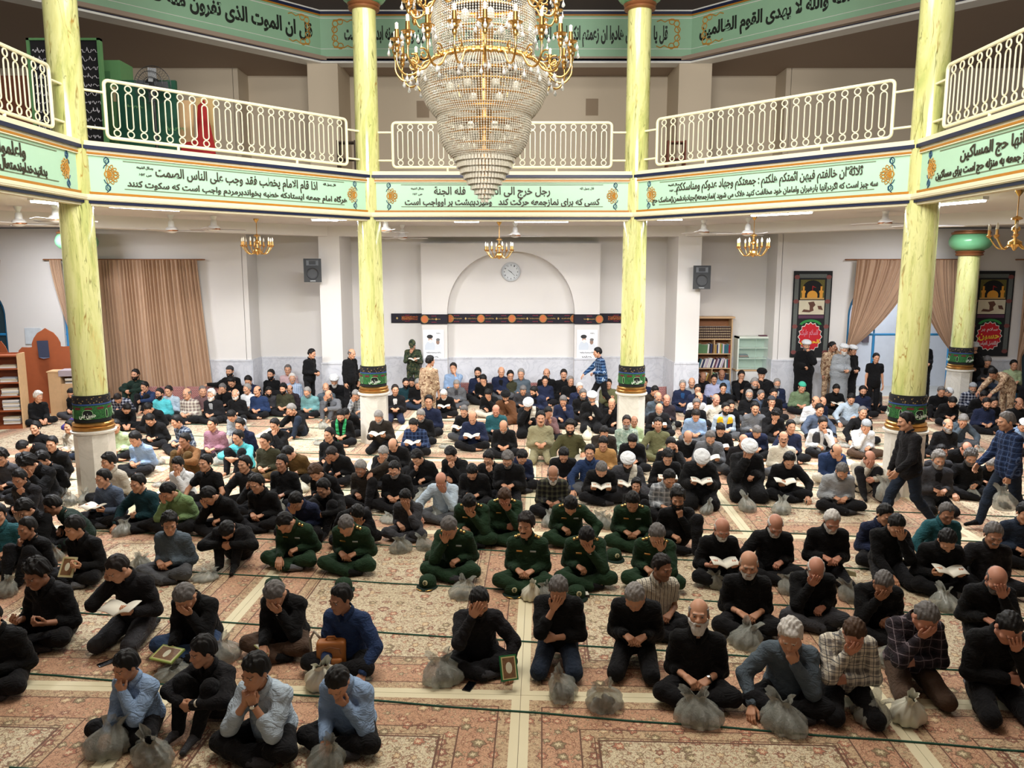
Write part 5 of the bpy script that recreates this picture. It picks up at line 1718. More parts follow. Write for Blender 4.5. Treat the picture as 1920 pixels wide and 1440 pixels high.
def surface_nets(f, org, h):
 s = f < 0
 n = f.shape
 cnt = np.zeros((n[0] - 1, n[1] - 1, n[2] - 1), np.uint8)
 offs = [(i, j, k) for i in (0, 1) for j in (0, 1) for k in (0, 1)]
 for i, j, k in offs:
  cnt += s[i:n[0] - 1 + i, j:n[1] - 1 + j, k:n[2] - 1 + k]
 act = (cnt > 0) & (cnt < 8)
 ijk = np.argwhere(act)
 idx = np.full(act.shape, -1, np.int64)
 idx[act] = np.arange(len(ijk))
 val = np.stack([f[ijk[:, 0] + o[0], ijk[:, 1] + o[1], ijk[:, 2] + o[2]] for o in offs], 1)
 acc = np.zeros((len(ijk), 3), np.float64)
 num = np.zeros(len(ijk))
 O = np.array(offs, float)
 for a in range(8):
  for b in range(a + 1, 8):
   if np.abs(O[a] - O[b]).sum() != 1:
    continue
   m = (val[:, a] < 0) != (val[:, b] < 0)
   t = val[m, a] / (val[m, a] - val[m, b])
   acc[m] += O[a] + t[:, None] * (O[b] - O[a])
   num[m] += 1
 V = (ijk + acc / num[:, None]) * h + org
 F = []
 for ax in range(3):
  sl0 = [slice(1, None)] * 3
  a = np.take(s, range(n[ax] - 1), ax)
  b = np.take(s, range(1, n[ax]), ax)
  ch = a != b
  o1, o2 = [q for q in range(3) if q != ax]
  core = [slice(None)] * 3
  core[o1] = slice(1, n[o1] - 1)
  core[o2] = slice(1, n[o2] - 1)
  e = np.argwhere(ch[tuple(core)])
  if not len(e):
   continue
  e[:, o1] += 1
  e[:, o2] += 1
  inside = s[e[:, 0], e[:, 1], e[:, 2]]
  def cell(d1, d2):
   q = e.copy()
   q[:, o1] -= d1
   q[:, o2] -= d2
   return idx[q[:, 0], q[:, 1], q[:, 2]]
  quad = np.stack([cell(1, 1), cell(0, 1), cell(0, 0), cell(1, 0)], 1)
  flip = inside if ax != 1 else ~inside
  quad[~flip] = quad[~flip][:, ::-1]
  F.append(quad)
 F = np.concatenate(F) if F else np.zeros((0, 4), int)
 F = F[(F >= 0).all(1)]
 return V, F
def np_mesh(name, V, F, mats, mi=None, attr=None):
 me = bpy.data.meshes.new(name)
 V = np.asarray(V, np.float32)
 quads = isinstance(F, np.ndarray)
 me.vertices.add(len(V))
 me.vertices.foreach_set('co', V.ravel())
 if quads:
  F = F.astype(np.int32)
  me.loops.add(F.size)
  me.loops.foreach_set('vertex_index', F.ravel())
  me.polygons.add(len(F))
  me.polygons.foreach_set('loop_start', np.arange(0, F.size, F.shape[1], dtype=np.int32))
 for m in mats:
  me.materials.append(m)
 if mi is not None:
  me.polygons.foreach_set('material_index', np.asarray(mi, np.int32))
 me.polygons.foreach_set('use_smooth', np.ones(len(me.polygons), bool))
 if attr is not None:
  a = me.attributes.new('tint', 'FLOAT_COLOR', 'POINT')
  a.data.foreach_set('color', np.asarray(attr, np.float32).ravel())
 me.update(calc_edges=True)
 return me
# ------------------------------------------------------------------ heads (origin: middle of the head, face towards -y)
HEADV = {'a': dict(), 'b': dict(w=1.06, jaw=1.12, ch=.006), 'c': dict(w=.96, jaw=.92, nose=1.15), 'boy': dict(w=.98, jaw=.86, nose=.8, boy=1), 'old': dict(w=.98, jaw=.95, nose=1.2, hollow=1)}
def head_field(kind, res):
 p = HEADV[kind]
 w, jw, ns, ch = p.get('w', 1), p.get('jaw', 1), p.get('nose', 1), p.get('ch', 0)
 F = Field((-.11, -.145, -.20), (.11, .13, .14), res)
 F.ell((0, .018, .036), (.076 * w, .096, .084), k=.03)
 F.ell((0, -.026, -.022), (.062 * w, .068, .086), k=.03)
 F.ell((0, -.062, -.094), (.031 * jw, .027, .023), k=.03)
 for s in (-1, 1):
  F.cone((s * .051 * w * jw, -.006, -.058), (s * .02 * jw, -.06, -.096), .021 + ch, .02, k=.03)
  F.ell((s * .043 * w, -.06 + (.006 if p.get('hollow') else 0), -.018), (.024 + ch, .023, .022), k=.02)
  F.cone((s * .036, -.083, .024), (s * .008, -.087, .02), .011, .011, k=.012)
  F.ell((s * .031, -.102, .003), (.019, .02, .012), k=.012, cut=True)
 F.cone((0, -.086, .012), (0, -.110 * (.94 + .06 * ns), -.026), .0085, .0125 * ns, k=.012)
 for s in (-1, 1):
  F.ell((s * .013 * ns, -.098, -.030), (.010, .012, .009), k=.008)
 F.ell((0, -.088, -.056), (.024, .014, .008), k=.012)
 F.ell((0, -.086, -.069), (.021, .013, .008), k=.010)
 F.ell((0, -.105, -.0622), (.028, .012, .0022), k=.004, cut=True)
 for s in (-1, 1):
  R = Euler((0, s * -.12, s * .25)).to_matrix()
  F.ell((s * .078 * w, .018, -.006), (.010, .022, .033), R, k=.008)
 # neck
 F.cone((0, .022, -.07), (0, .040, -.20), .052 if not p.get('boy') else .045, .056 if not p.get('boy') else .048, k=.03)
 return F
def head_tint(V):
 x, y, z = np.abs(V[:, 0]), V[:, 1], V[:, 2]
 def band(v, lo, hi, s):
  return np.clip((v - lo) / s, 0, 1) * np.clip((hi - v) / s, 0, 1)
 lips = band(z, -.076, -.050, .004) * (x < .024) * (y < -.075)
 stub = np.clip((-.030 - z) / .02, 0, 1) * np.clip((.01 - y) / .03, 0, 1) * np.clip((z + .135) / .02, 0, 1) * (1 - lips)
 brow = band(z - (x - .03) * -.15, .018, .031, .004) * band(x, .010, .054, .006) * (y < -.055)
 eye = band(z, -.0035, .0065, .003) * band(x, .017, .045, .004) * (y < -.06)
 return np.stack([lips, stub, brow, eye], 1)
HEADS = {}
def head_geo(kind, res):
 key = (kind, res)
 if key not in HEADS:
  F = head_field(kind, res)
  V, Q = F.mesh()
  HEADS[key] = (V, Q, head_tint(V))
 return HEADS[key]
HAIRGEO = {}
def hair_geo(style, res):
 """hair, beard, turban and cap shells over the head"""
 key = (style, res)
 if key in HAIRGEO:
  return HAIRGEO[key]
 F = Field((-.16, -.17, -.19), (.16, .19, .24), res)
 X, Y, Z = F.grid()
 def skull(g, gz=0):
  F.f[:] = .25
  F.ell((0, .018, .036 + gz * .4), (.076 + g, .096 + g, .084 + g + gz), k=.02)
  F.ell((0, .03, -.01), (.070 + g, .082 + g, .08), k=.03)
  return F.f
 def hairline(front, temple, ear, nape, soft=0.0):
  j = .005 * np.sin(70 * X + 2) + .004 * np.sin(150 * X + 40 * Y) + .003 * np.sin(260 * X)
  return (np.interp(Y, [-.12, -.085, -.052, -.036, -.022, -.006, .004, .04, .11], [front + .012, front, front - .014, temple, -.006, -.022, -.004, ear, nape]) + j).astype(np.float32) - Z
 nz = (.0030 * np.sin(120 * X + 60 * Z) * np.sin(100 * Y + 50 * X) + .0024 * np.sin(190 * X - 90 * Y + 40 * Z) + .002 * np.sin(60 * X + 80 * Y + 30 * Z)).astype(np.float32)
 def shell(gmax, gz, hl, rough):
  """hair that thins out towards the hairline"""
  d = skull(.001, gz)
  th = .0015 + (gmax - .0015) * np.clip(-hl / .04, 0, 1) ** .7
  return np.maximum(d - th + nz * rough * np.clip(-hl / .03, 0, 1), hl)
 if style == 'short':
  F.f = shell(.011, .006, hairline(.086, .040, -.035, -.062), 1)
 elif style == 'full':
  F.f = shell(.016, .016, hairline(.080, .036, -.034, -.066), 1.5)
  F.ell((.012, -.062, .108), (.05, .035, .02), k=.02)
 elif style == 'fringe':
  F.f = shell(.015, .012, hairline(.066, .032, -.034, -.064), 1.3)
 elif style == 'curly':
  F.f = shell(.022, .014, hairline(.076, .034, -.034, -.07), 2.6)
 elif style == 'reced':
  F.f = shell(.008, .003, hairline(.104, .050, -.035, -.065) - .03 * np.exp(-(X / .02) ** 2).astype(np.float32), 1)
 elif style == 'bald':
  F.f = np.maximum(np.maximum(skull(.005) + nz, hairline(.10, .045, -.035, -.065)), Z - .055 - .25 * np.maximum(Y - .06, 0))
  F.f = np.maximum(F.f, (-Y - .045).astype(np.float32))
 elif style in ('beard', 'stubble', 'bigbeard', 'moustache', 'goatee'):
  H = head_field('a', res)
  F = H
  X, Y, Z = F.grid()
  base = F.f.copy()
  g = {'beard': .007, 'bigbeard': .009, 'moustache': .006, 'goatee': .008, 'stubble': .003}[style]
  nz = (.002 * np.sin(150 * X + 60 * Z) * np.sin(120 * Y + 90 * Z)).astype(np.float32)
  ax = np.abs(X)
  chin = np.maximum(Z - (-.052 + .26 * np.maximum(ax - .022, 0) + .16 * np.maximum(Y + .06, 0)), Y + .004)
  chin = np.maximum(chin, -(Z + .15))
  mouth = np.maximum(np.maximum(ax - .020, np.abs(Z + .064) - .010), Y + .07)
  chin = np.maximum(chin, -mouth)
  mous = np.maximum(np.maximum(ax - .030, np.abs(Z + .0475 + .25 * np.maximum(ax - .012, 0)) - .0075), Y + .06)
  if style == 'moustache':
   reg = mous
  elif style == 'goatee':
   reg = np.minimum(np.maximum(chin, ax - .03), mous)
  else:
   reg = np.minimum(chin, mous)
  f = base - g + nz
  if style == 'bigbeard':
   F.f = f
   F.ell((0, -.07, -.125), (.042, .032, .04), k=.03)
   f = F.f
  F.f = np.maximum(f, reg.astype(np.float32))
 elif style == 'turban':
  F.f[:] = .25
  F.ell((0, .01, .083), (.122, .136, .054), k=.02)
  F.ell((0, .012, .118), (.098, .108, .036), k=.02)
  w = np.sin((Z * 1.0 + .35 * X * np.sign(-Y + 1e-6)) * 190) * .0035
  F.f = (F.f + w).astype(np.float32)
  F.ell((0, .012, .162), (.035, .038, .02), k=.015, cut=True)
 elif style == 'cap':
  F.f = np.maximum(skull(.016, .004), (.052 - Z - .1 * Y).astype(np.float32))
 elif style == 'field_cap':
  F.f = np.maximum(skull(.020, .03), (.05 - Z).astype(np.float32))
  F.ell((0, -.115, .052), (.07, .06, .008), k=.008)
 elif style == 'skin':
  pass
 V, Q = F.mesh()
 HAIRGEO[key] = (V, Q)
 return HAIRGEO[key]
HAIRME = {}
def hair_mesh(style, res):
 key = (style, res)
 if key not in HAIRME:
  V, Q = hair_geo(style, res)
  HAIRME[key] = np_mesh(style, V, Q, [M_BLACK])
 return HAIRME[key]
# ------------------------------------------------------------------ hands (wrist at origin, fingers along +x, palm towards -z, thumb on +y: a right hand)
HANDS = {}
def hand_geo(shape, res):
 key = (shape, res)
 if key in HANDS:
  return HANDS[key]
 F = Field((-.05, -.075, -.10), (.21, .10, .05), res)
 ys = [.029, .0095, -.0105, -.029]
 Ls = [.072, .080, .075, .058]
 curls = {'relax': [(18, 28, 18), (22, 30, 20), (26, 32, 20), (30, 34, 22)], 'flat': [(6, 8, 6), (4, 8, 5), (6, 8, 5), (8, 12, 8)], 'fist': [(72, 88, 48), (76, 90, 50), (78, 90, 50), (80, 90, 48)], 'grip': [(42, 48, 30), (46, 50, 30), (50, 52, 30), (54, 52, 30)]}[shape]
 spread = {'flat': 1.0, 'relax': .6, 'fist': .1, 'grip': .3}[shape]
 F.cone((-.014, 0, 0), (.014, 0, 0), .022, .026, k=.02)
 for i in range(4):
  F.cone((.012, ys[i] * .55, 0), (.088 - .004 * abs(i - 1), ys[i], 0), .0145, .0125, k=.014)
 for i in range(4):
  p = Vector((.088 - .004 * abs(i - 1), ys[i], 0))
  a = 0
  sp = math.radians((1.5 - i) * 5 * spread)
  r0 = (.0102, .0104, .0100, .0088)[i]
  for j, (fr, c) in enumerate(zip((.46, .31, .23), curls[i])):
   a += math.radians(c)
   d = Vector((math.cos(a) * math.cos(sp), math.sin(sp) * math.cos(a), -math.sin(a)))
   q = p + d * Ls[i] * fr * 1.08
   F.cone(p, q, r0 - .0009 * j, r0 - .0009 * (j + 1), k=.004)
   p = q
 th = {'flat': [(.015, .022, -.006), (.050, .050, -.012), (.080, .064, -.016), (.102, .070, -.018)], 'relax': [(.015, .022, -.008), (.048, .044, -.024), (.076, .050, -.036), (.096, .048, -.044)],
   'fist': [(.015, .022, -.010), (.048, .040, -.030), (.076, .030, -.046), (.088, .008, -.048)], 'grip': [(.015, .022, -.010), (.046, .042, -.028), (.072, .044, -.046), (.090, .036, -.056)]}[shape]
 for j in range(3):
  F.cone(th[j], th[j + 1], (.016, .0118, .0102)[j], (.0118, .0102, .0085)[j], k=.007)
 V, Q = F.mesh()
 HANDS[key] = (V, Q)
 return HANDS[key]
# ------------------------------------------------------------------ posed bodies (facing -y, person's own right hand on -x)
def V3(*a):
 return Vector(a)
def ik(a, t, l1, l2, pole):
 d = t - a
 L = d.length
 mx = (l1 + l2) * .995
 if L > mx:
  t = a + d * (mx / L)
  d = t - a
  L = mx
 L = max(L, abs(l1 - l2) + .02)
 n = d.normalized()
 x = (l1 * l1 - l2 * l2 + L * L) / (2 * L)
 h = math.sqrt(max(l1 * l1 - x * x, 0))
 p = pole - n * pole.dot(n)
 p = p.normalized() if p.length > 1e-5 else n.orthogonal()
 return a + n * x + p * h, t
def rot_head(pitch, yaw, roll=0):
 return (Matrix.Rotation(math.radians(yaw), 3, 'Z') @ Matrix.Rotation(math.radians(pitch), 3, 'X') @ Matrix.Rotation(math.radians(roll), 3, 'Y'))
POSE_Z = {'cross': .098, 'kneel': .205, 'knees': .095, 'one': .098, 'stand': .93, 'walk': .91, 'chair': .52, 'bend': .90}
def skeleton(pose, ra, la, lean, pitch, hyaw, side=0):
 """joints for a 1.72 m person; ra / la: what the person's right (-x) and left (+x) arm do"""
 S = {}
 pz = POSE_Z[pose]
 P = V3(0, 0, pz)
 S['pelvis'] = P
 up = [P]
 cur = P
 if pose in ('stand', 'walk'):
  ks = (.3, .8, 1.0)
 else:
  ks = (.45, .9, 1.25)
 sd = math.radians(side)
 for L, kf in zip((.16, .17, .165) if pose in ('stand', 'walk', 'bend') else (.135, .15, .148), ks):
  a = math.radians(lean) * kf
  cur = cur + V3(math.sin(sd) * kf * L, -math.sin(a) * L, math.cos(a) * L)
  up.append(cur)
 S['waist'], S['chest'], S['c7'] = up[1], up[2], up[3]
 u = (up[3] - up[1]).normalized()
 S['u'] = u
 X = V3(1, 0, 0)
 X = (X - u * X.dot(u)).normalized()
 f = u.cross(X)
 f = -f if f.y > 0 else f
 S['X'], S['f'] = X, f
 R = rot_head(pitch, hyaw)
 S['R'] = R
 na = math.radians(.5 * (lean * ks[2] + pitch) + 8)
 nd = V3(0, -math.sin(na), math.cos(na))
 nb = S['c7'] + nd * .045 + f * .01
 S['neck'] = nb
 S['head'] = nb + R @ V3(0, -.028, .118)
 for s, nm in ((-1, 'r'), (1, 'l')):
  S['sh' + nm] = S['c7'] + X * (s * .156) - u * .070 + f * .008
 # legs
 def leg(nm, hip, knee, ankle, toe):
  S['hip' + nm], S['kn' + nm], S['an' + nm], S['toe' + nm] = V3(*hip), V3(*knee), V3(*ankle), V3(*toe)
 if pose == 'cross':
  leg('r', (-.085, -.02, pz - .005), (-.275, -.30, .115), (.04, -.40, .055), (.18, -.35, .035))
  leg('l', (.085, -.02, pz - .005), (.275, -.30, .12), (-.05, -.29, .065), (-.19, -.25, .04))
 elif pose == 'kneel':
  for s, nm in ((-1, 'r'), (1, 'l')):
   leg(nm, (s * .085, -.01, pz - .02), (s * .155, -.42, .085), (s * .10, .03, .075), (s * .07, .21, .035))
 elif pose == 'knees':
  for s, nm in ((-1, 'r'), (1, 'l')):
   leg(nm, (s * .085, -.02, pz), (s * .14, -.30, .43), (s * .09, -.44, .075), (s * .11, -.63, .035))
 elif pose == 'one':
  leg('r', (-.085, -.02, pz - .005), (-.28, -.29, .115), (.05, -.34, .06), (.20, -.29, .035))
  leg('l', (.085, -.02, pz), (.20, -.30, .44), (.16, -.42, .075), (.18, -.61, .035))
 elif pose == 'one2':
  pass
 elif pose in ('stand', 'bend'):
  for s, nm in ((-1, 'r'), (1, 'l')):
   leg(nm, (s * .09, 0, pz - .03), (s * .105, -.015, .50), (s * .10, .02, .085), (s * .13, -.16, .03))
 elif pose == 'walk':
  leg('r', (-.085, 0, pz - .03), (-.09, -.19, .53), (-.09, -.30, .10), (-.10, -.49, .06))
  leg('l', (.085, 0, pz - .03), (.095, .06, .50), (.095, .33, .17), (.10, .24, .02))
 elif pose == 'chair':
  for s, nm in ((-1, 'r'), (1, 'l')):
   leg(nm, (s * .09, -.01, pz), (s * .14, -.43, .50), (s * .12, -.44, .085), (s * .14, -.62, .03))
 # arms: wrist target, finger direction, palm normal, hand shape, elbow pole
 H, W_ = S['head'], S['waist']
 kn_mid = (S['knr'] + S['knl']) / 2
 for s, nm, code in ((-1, 'r', ra), (1, 'l', la)):
  sh = S['sh' + nm]
  kn = S['kn' + nm]
  hd = lambda x, y, z: H + R @ V3(x, y, z)
  pole = V3(s * .45, .9, -.45)
  low = P.z + (.13 if pose in ('kneel', 'chair') else .10)
  if code == 'lap':
   T, D, N, sp = V3(s * .095, P.y - .24, low + .03), V3(-s * .75, -.62, -.25), V3(s * .1, .35, -.9), 'grip'
   if pose == 'knees':
    T, D, N = V3(s * .10, -.30, .22), V3(-s * .8, -.3, .1), V3(0, .5, -.8)
  elif code == 'low':
   T, D, N, sp = V3(s * .06, P.y - .40, .17), V3(-s * .3, -.8, -.5), V3(s * .2, .4, -.9), 'relax'
  elif code == 'knee':
   T, D, N, sp = kn + V3(-s * .05, .09, .115), V3(s * .15, -.93, -.35), V3(0, .2, -1), 'relax'
  elif code == 'face':
   T, D, N, sp = hd(s * .045, -.132, -.095), R @ V3(-s * .33, .12, .93), R @ V3(-s * .05, .98, -.1), 'flat'
   pole = V3(s * .35, -.35, -1)
  elif code == 'brow':
   T, D, N, sp = hd(s * .085, -.115, -.06), R @ V3(-s * .45, .05, .9), R @ V3(-s * .45, .85, 0), 'flat'
   pole = V3(s * .5, -.3, -1)
  elif code == 'cheek':
   T, D, N, sp = hd(s * .098, -.075, -.115), R @ V3(-s * .02, .08, 1), R @ V3(-s * .95, .25, 0), 'relax'
   pole = V3(s * .6, -.35, -1)
  elif code == 'chin':
   T, D, N, sp = hd(s * .045, -.125, -.165), R @ V3(-s * .35, .1, .9), R @ V3(-s * .25, .95, .1), 'grip'
   pole = V3(s * .45, -.3, -1)
  elif code == 'fist':
   T, D, N, sp = hd(s * .04, -.115, -.20), R @ V3(-s * .15, .02, 1), R @ V3(-s * .5, .85, 0), 'fist'
   pole = V3(s * .5, -.3, -1)
  elif code == 'book':
   T, D, N, sp = V3(s * .135, P.y - .31, P.z + .155), V3(-s * .25, -.85, .25), V3(-s * .45, .15, .88), 'grip'
   if pose == 'stand':
    T, D, N = V3(s * .12, -.28, 1.14), V3(-s * .25, -.85, .3), V3(-s * .4, .2, .88)
  elif code == 'fold':
   T, D, N, sp = S['waist'] + V3(-s * .02, -.215, -.03), V3(-s * .97, -.12, -.05), V3(0, .95, -.25), 'grip'
   pole = V3(s * .9, .3, -.5)
  elif code == 'shin':
   T, D, N, sp = V3(s * .06, kn_mid.y - .13, max(kn_mid.z - .10, .17)), V3(-s * .85, -.1, -.35), V3(-s * .1, .95, -.1), 'grip'
   pole = V3(s * 1, .0, -.2)
  elif code == 'floor':
   T, D, N, sp = V3(s * .34, -.16, .055), V3(s * .3, -.92, -.05), V3(0, 0, -1), 'flat'
   pole = V3(s * .6, .8, 0)
  elif code == 'side':
   T, D, N, sp = V3(s * .27, -.36, .10), V3(s * .1, -.8, -.5), V3(-s * .4, .3, -.85), 'relax'
   pole = V3(s * .8, .6, 0)
  elif code == 'hang':
   T, D, N, sp = sh + V3(s * .07, -.05, -.535), V3(0, -.12, -1), V3(-s, 0, 0), 'relax'
   pole = V3(s * .3, 1, 0)
  elif code == 'carry':
   T, D, N, sp = sh + V3(s * .06, -.12, -.52), V3(0, -.15, -1), V3(-s, .1, 0), 'fist'
   pole = V3(s * .3, 1, 0)
  elif code == 'swing':
   T, D, N, sp = sh + V3(s * .06, -.26, -.42), V3(0, -.5, -.85), V3(-s, 0, 0), 'relax'
   pole = V3(s * .3, 1, 0)
  elif code == 'cross':
   T, D, N, sp = S['waist'] + V3(-s * .03, -.24, .10), V3(-s * .95, .1, .1), V3(0, .95, .2), 'grip'
   pole = V3(s * .9, .2, -.5)
  elif code == 'out':
   T, D, N, sp = sh + V3(s * .48, .06, -.12), V3(s * .9, -.1, -.3), V3(0, -.2, -1), 'relax'
   pole = V3(0, .6, -1)
  elif code == 'reach':
   T, D, N, sp = sh + V3(s * .02, -.38, -.35), V3(0, -.7, -.7), V3(-s * .3, .5, -.7), 'relax'
   pole = V3(s * .5, .6, 0)
  else:
   raise KeyError(code)
  el, T = ik(sh, T, .275, .25, pole)
  S['el' + nm], S['wr' + nm] = el, T
  D = D.normalized()
  N = (N - D * N.dot(D)).normalized()
  S['hand' + nm] = (T, D, N, sp)
 return S
def bounds(S, pad=.2):
 pts = [v for v in S.values() if isinstance(v, Vector)]
 lo = [min(p[i] for p in pts) - pad for i in range(3)]
 hi = [max(p[i] for p in pts) + pad for i in range(3)]
 lo[2] = max(lo[2], -.03)
 return lo, hi
def torso(F, S, g, fat=0.0, k=.05, hem=False):
 X, f, u = S['X'], S['f'], S['u']
 R = Matrix((X, -f, u)).transposed()
 Rl = [[R[i][j] for j in range(3)] for i in range(3)]
 P, Wt, C, T = S['pelvis'], S['waist'], S['chest'], S['c7']
 F.ell(P + V3(0, .0, .02), (.152 + g, .122 + g, .11 + g), k=k)
 F.ell(Wt + f * (.012 + fat * .5), (.142 + g + fat, .105 + g + fat, .13 + g), Rl, k=k)
 F.ell(C - u * .02 + f * .008, (.150 + g + fat * .4, .110 + g + fat * .3, .145 + g), Rl, k=k)
 F.ell(T - u * .085, (.140 + g, .086 + g, .075 + g), Rl, k=k)
 for s in ('r', 'l'):
  F.cone(T - u * .035 + (S['sh' + s] - T) * .25, S['sh' + s], .046 + g, .052 + g, k=k)
def legs(F, S, g, k=.03, shoes=False):
 for s in 'rl':
  F.cone(S['hip' + s], S['kn' + s], .083 + g, .058 + g, k=k)
  F.cone(S['kn' + s], S['kn' + s].lerp(S['an' + s], .35), .056 + g, .054 + g, k=k)
  F.cone(S['kn' + s].lerp(S['an' + s], .35), S['an' + s], .054 + g, .036 + g * 1.4, k=k)
GEO = {}
def body_limbs(key, S, res, sleeve):
 k = ('limbs', sleeve == 'long') + key + (res,)
 if k not in GEO:
  lo, hi = bounds(S)
  F = Field(lo, hi, res)
  torso(F, S, -.012)
  legs(F, S, -.014)
  for s in 'rl':
   lg = sleeve == 'long'
   F.cone(S['sh' + s], S['el' + s], .042, .030 if lg else .037, k=.02)
   F.cone(S['el' + s], S['wr' + s], .030 if lg else .038, .021 if lg else .026, k=.02)
   F.cone(S['an' + s], S['toe' + s], .034, .026, k=.02)
  F.cone(S['c7'] - S['u'] * .05, S['neck'], .060, .054, k=.03)
  GEO[k] = F.mesh()
 return GEO[k]
def shirt_geo(key, S, res, sleeve, fat, kind, seed=0):
 k = ('shirt',) + key + (res, sleeve, fat, kind)
 if k in GEO:
  return GEO[k]
 lo, hi = bounds(S, .22)
 F = Field(lo, hi, res)
 g = {'shirt': .012, 'jacket': .024, 'robe': .030}[kind]
 torso(F, S, g, fat)
 for s in 'rl':
  sh, el, wr = S['sh' + s], S['el' + s], S['wr' + s]
  wide = .010 if kind == 'robe' else 0
  F.cone(sh, sh.lerp(el, .5), .058 + g * .6, .056 + g * .6 + wide, k=.03)
  if sleeve != 'short':
   F.cone(sh.lerp(el, .5), el, .056 + g * .6 + wide, .054 + g * .6 + wide, k=.03)
   e = wr if sleeve == 'long' else el.lerp(wr, .45)
   e = el.lerp(e, .97)
   F.cone(el, e, .053 + g * .6 + wide, (.036 if sleeve == 'long' else .048) + g * .5 + wide * 2, k=.025)
 # the shirt hangs loose from the chest and its hem sits over the hips
 P, Wt = S['pelvis'], S['waist']
 F.cone(Wt + S['f'] * (.02 + fat * .4) - S['u'] * .02, P + V3(0, -.035, .05), .128 + g + fat, .138 + g + fat * .5, k=.06)
 F.ell(P + V3(0, -.01, .03 if P.z < .5 else -.05), (.178 + g * .6, .142 + g * .6, .085 if P.z < .5 else .14), k=.04)
 if kind == 'robe':
  P = S['pelvis']
  kz = S['knr'].z
  for s in (-1, 1):
   kn = S['knr' if s < 0 else 'knl']
   F.cone(P + V3(s * .10, 0, .02), kn + V3(s * .0, .03, 0), .13, .10, k=.07)
   an = S['anr' if s < 0 else 'anl']
   F.cone(kn, an + V3(0, 0, .02), .10, .09 if P.z < .5 else .13, k=.08)
  F.ell(P, (.25, .23, .16), k=.06)
  if P.z > .5:
   F.cone(P + V3(0, 0, 0), V3(0, 0, .12), .19, .22, k=.06)
 F.folds(.0075 if kind != 'robe' else .009, seed)
 # collar
 if kind != 'robe':
  n, u, f, X = S['c7'], S['u'], S['f'], S['X']
  cen = n + u * .046 + f * .018
  prev = None
  for i in range(13):
   a = PI / 2 - 2.55 + 5.1 * i / 12
   q = cen + X * (.066 * math.cos(a)) - f * (.062 * math.sin(a)) - u * (.042 * max(0, -math.sin(a)))
   if prev is not None:
    F.cone(prev, q, .0135, .0135, k=.007)
   prev = q
 # neck opening
 if kind == 'shirt':
  n0, f0, u0 = S['c7'], S['f'], S['u']
  F.cone(n0 + f0 * .085 + u0 * .03, n0 + f0 * .128 - u0 * .045, .026, .006, k=.006, cut=True)
 F.cone(S['c7'] + S['u'] * .03, S['neck'] + (S['neck'] - S['c7']) * 1.2, .050, .054, k=.006, cut=True)
 for s in 'rl':
  T, D, N, sp = S['hand' + s]
  if sleeve == 'long':
   F.cone(T - D * .004, T + D * .03, .024, .024, k=.004, cut=True)
 F.f[:, :, F.ax[2] < .008] = .1
 GEO[k] = F.mesh()
 return GEO[k]
def trousers_geo(key, S, res, seed=0):
 k = ('legs',) + key + (res,)
 if k in GEO:
  return GEO[k]
 lo, hi = bounds(S, .2)
 hi[2] = min(hi[2], S['waist'].z + .15 if S['pelvis'].z > .4 else max(S['waist'].z + .08, .62))
 F = Field(lo, hi, res)
 F.ell(S['pelvis'] + V3(0, .0, .015), (.168, .132, .12), k=.05)
 F.cone(S['pelvis'], S['waist'], .125, .12, k=.05)
 legs(F, S, .010, k=.035)
 F.folds(.0075, seed + 3, .9)
 F.f[:, :, F.ax[2] < .004] = .1
 GEO[k] = F.mesh()
 return GEO[k]
def sock_geo(key, S, s, res):
 k = ('sock', s) + key + (res,)
 if k in GEO:
  return GEO[k]
 a, t = S['an' + s], S['toe' + s]
 pts = [a, t]
 F = Field([min(p[i] for p in pts) - .08 for i in range(3)], [max(p[i] for p in pts) + .08 for i in range(3)], res)
 d = (t - a).normalized()
 kn = (a - S['kn' + s]).normalized()
 F.cone(a - kn * .06, a, .040, .038, k=.02)
 F.cone(a + kn * .012 - d * .02, a + d * .06, .038, .036, k=.02)
 F.cone(a, t, .037, .026, k=.02)
 F.f[:, :, F.ax[2] < .001] = .1
 GEO[k] = F.mesh()
 return GEO[k]
# ------------------------------------------------------------------ skin and cloth
def make_skin(name, col, stub, hairc):
 t = NT(name)
 a = t.n('ShaderNodeVertexColor', layer_name='tint')
 sp = t.n('ShaderNodeSeparateColor')
 t.l(a.outputs['Color'], sp.inputs[0])
 base = t.mix(t.noise(t.coord(), 14, 3), tuple(x * .88 for x in col[:3]) + (1,), col)
 base = t.mix(t.math('MULTIPLY', sp.outputs[0], .32), base, (col[0] * .62, col[1] * .42, col[2] * .42, 1))
 base = t.mix(t.math('MULTIPLY', sp.outputs[1], stub), base, tuple(x * .35 for x in col[:3]) + (1,))
 base = t.mix(t.math('MULTIPLY', sp.outputs[2], .85), base, hairc)
 base = t.mix(t.math('MULTIPLY', a.outputs['Alpha'], .8), base, rgb(40, 28, 24))
 t.set(base, .55)
 t.b.inputs['Subsurface Weight'].default_value = 0.0
 return t.m
SKC = {'m': rgb(204, 150, 118), 'd': rgb(170, 120, 92), 'l': rgb(218, 170, 140), 'r': rgb(200, 140, 114)}
SKIN = {}
HAIRC = {'k': rgb(15, 13, 13), 'd': rgb(32, 26, 24), 'b': rgb(74, 52, 36), 's': rgb(104, 100, 98), 'g': rgb(140, 136, 132), 'w': rgb(214, 210, 204)}
def skin(tone, stub, hc):
 k = (tone, stub, hc)
 if k not in SKIN:
  SKIN[k] = make_skin('skin_' + '_'.join(('tone', tone, 'shadow' if stub else 'clean', hc)), SKC[tone], .55 if stub else .0, HAIRC[hc])
 return SKIN[k]
HAIRM = {}
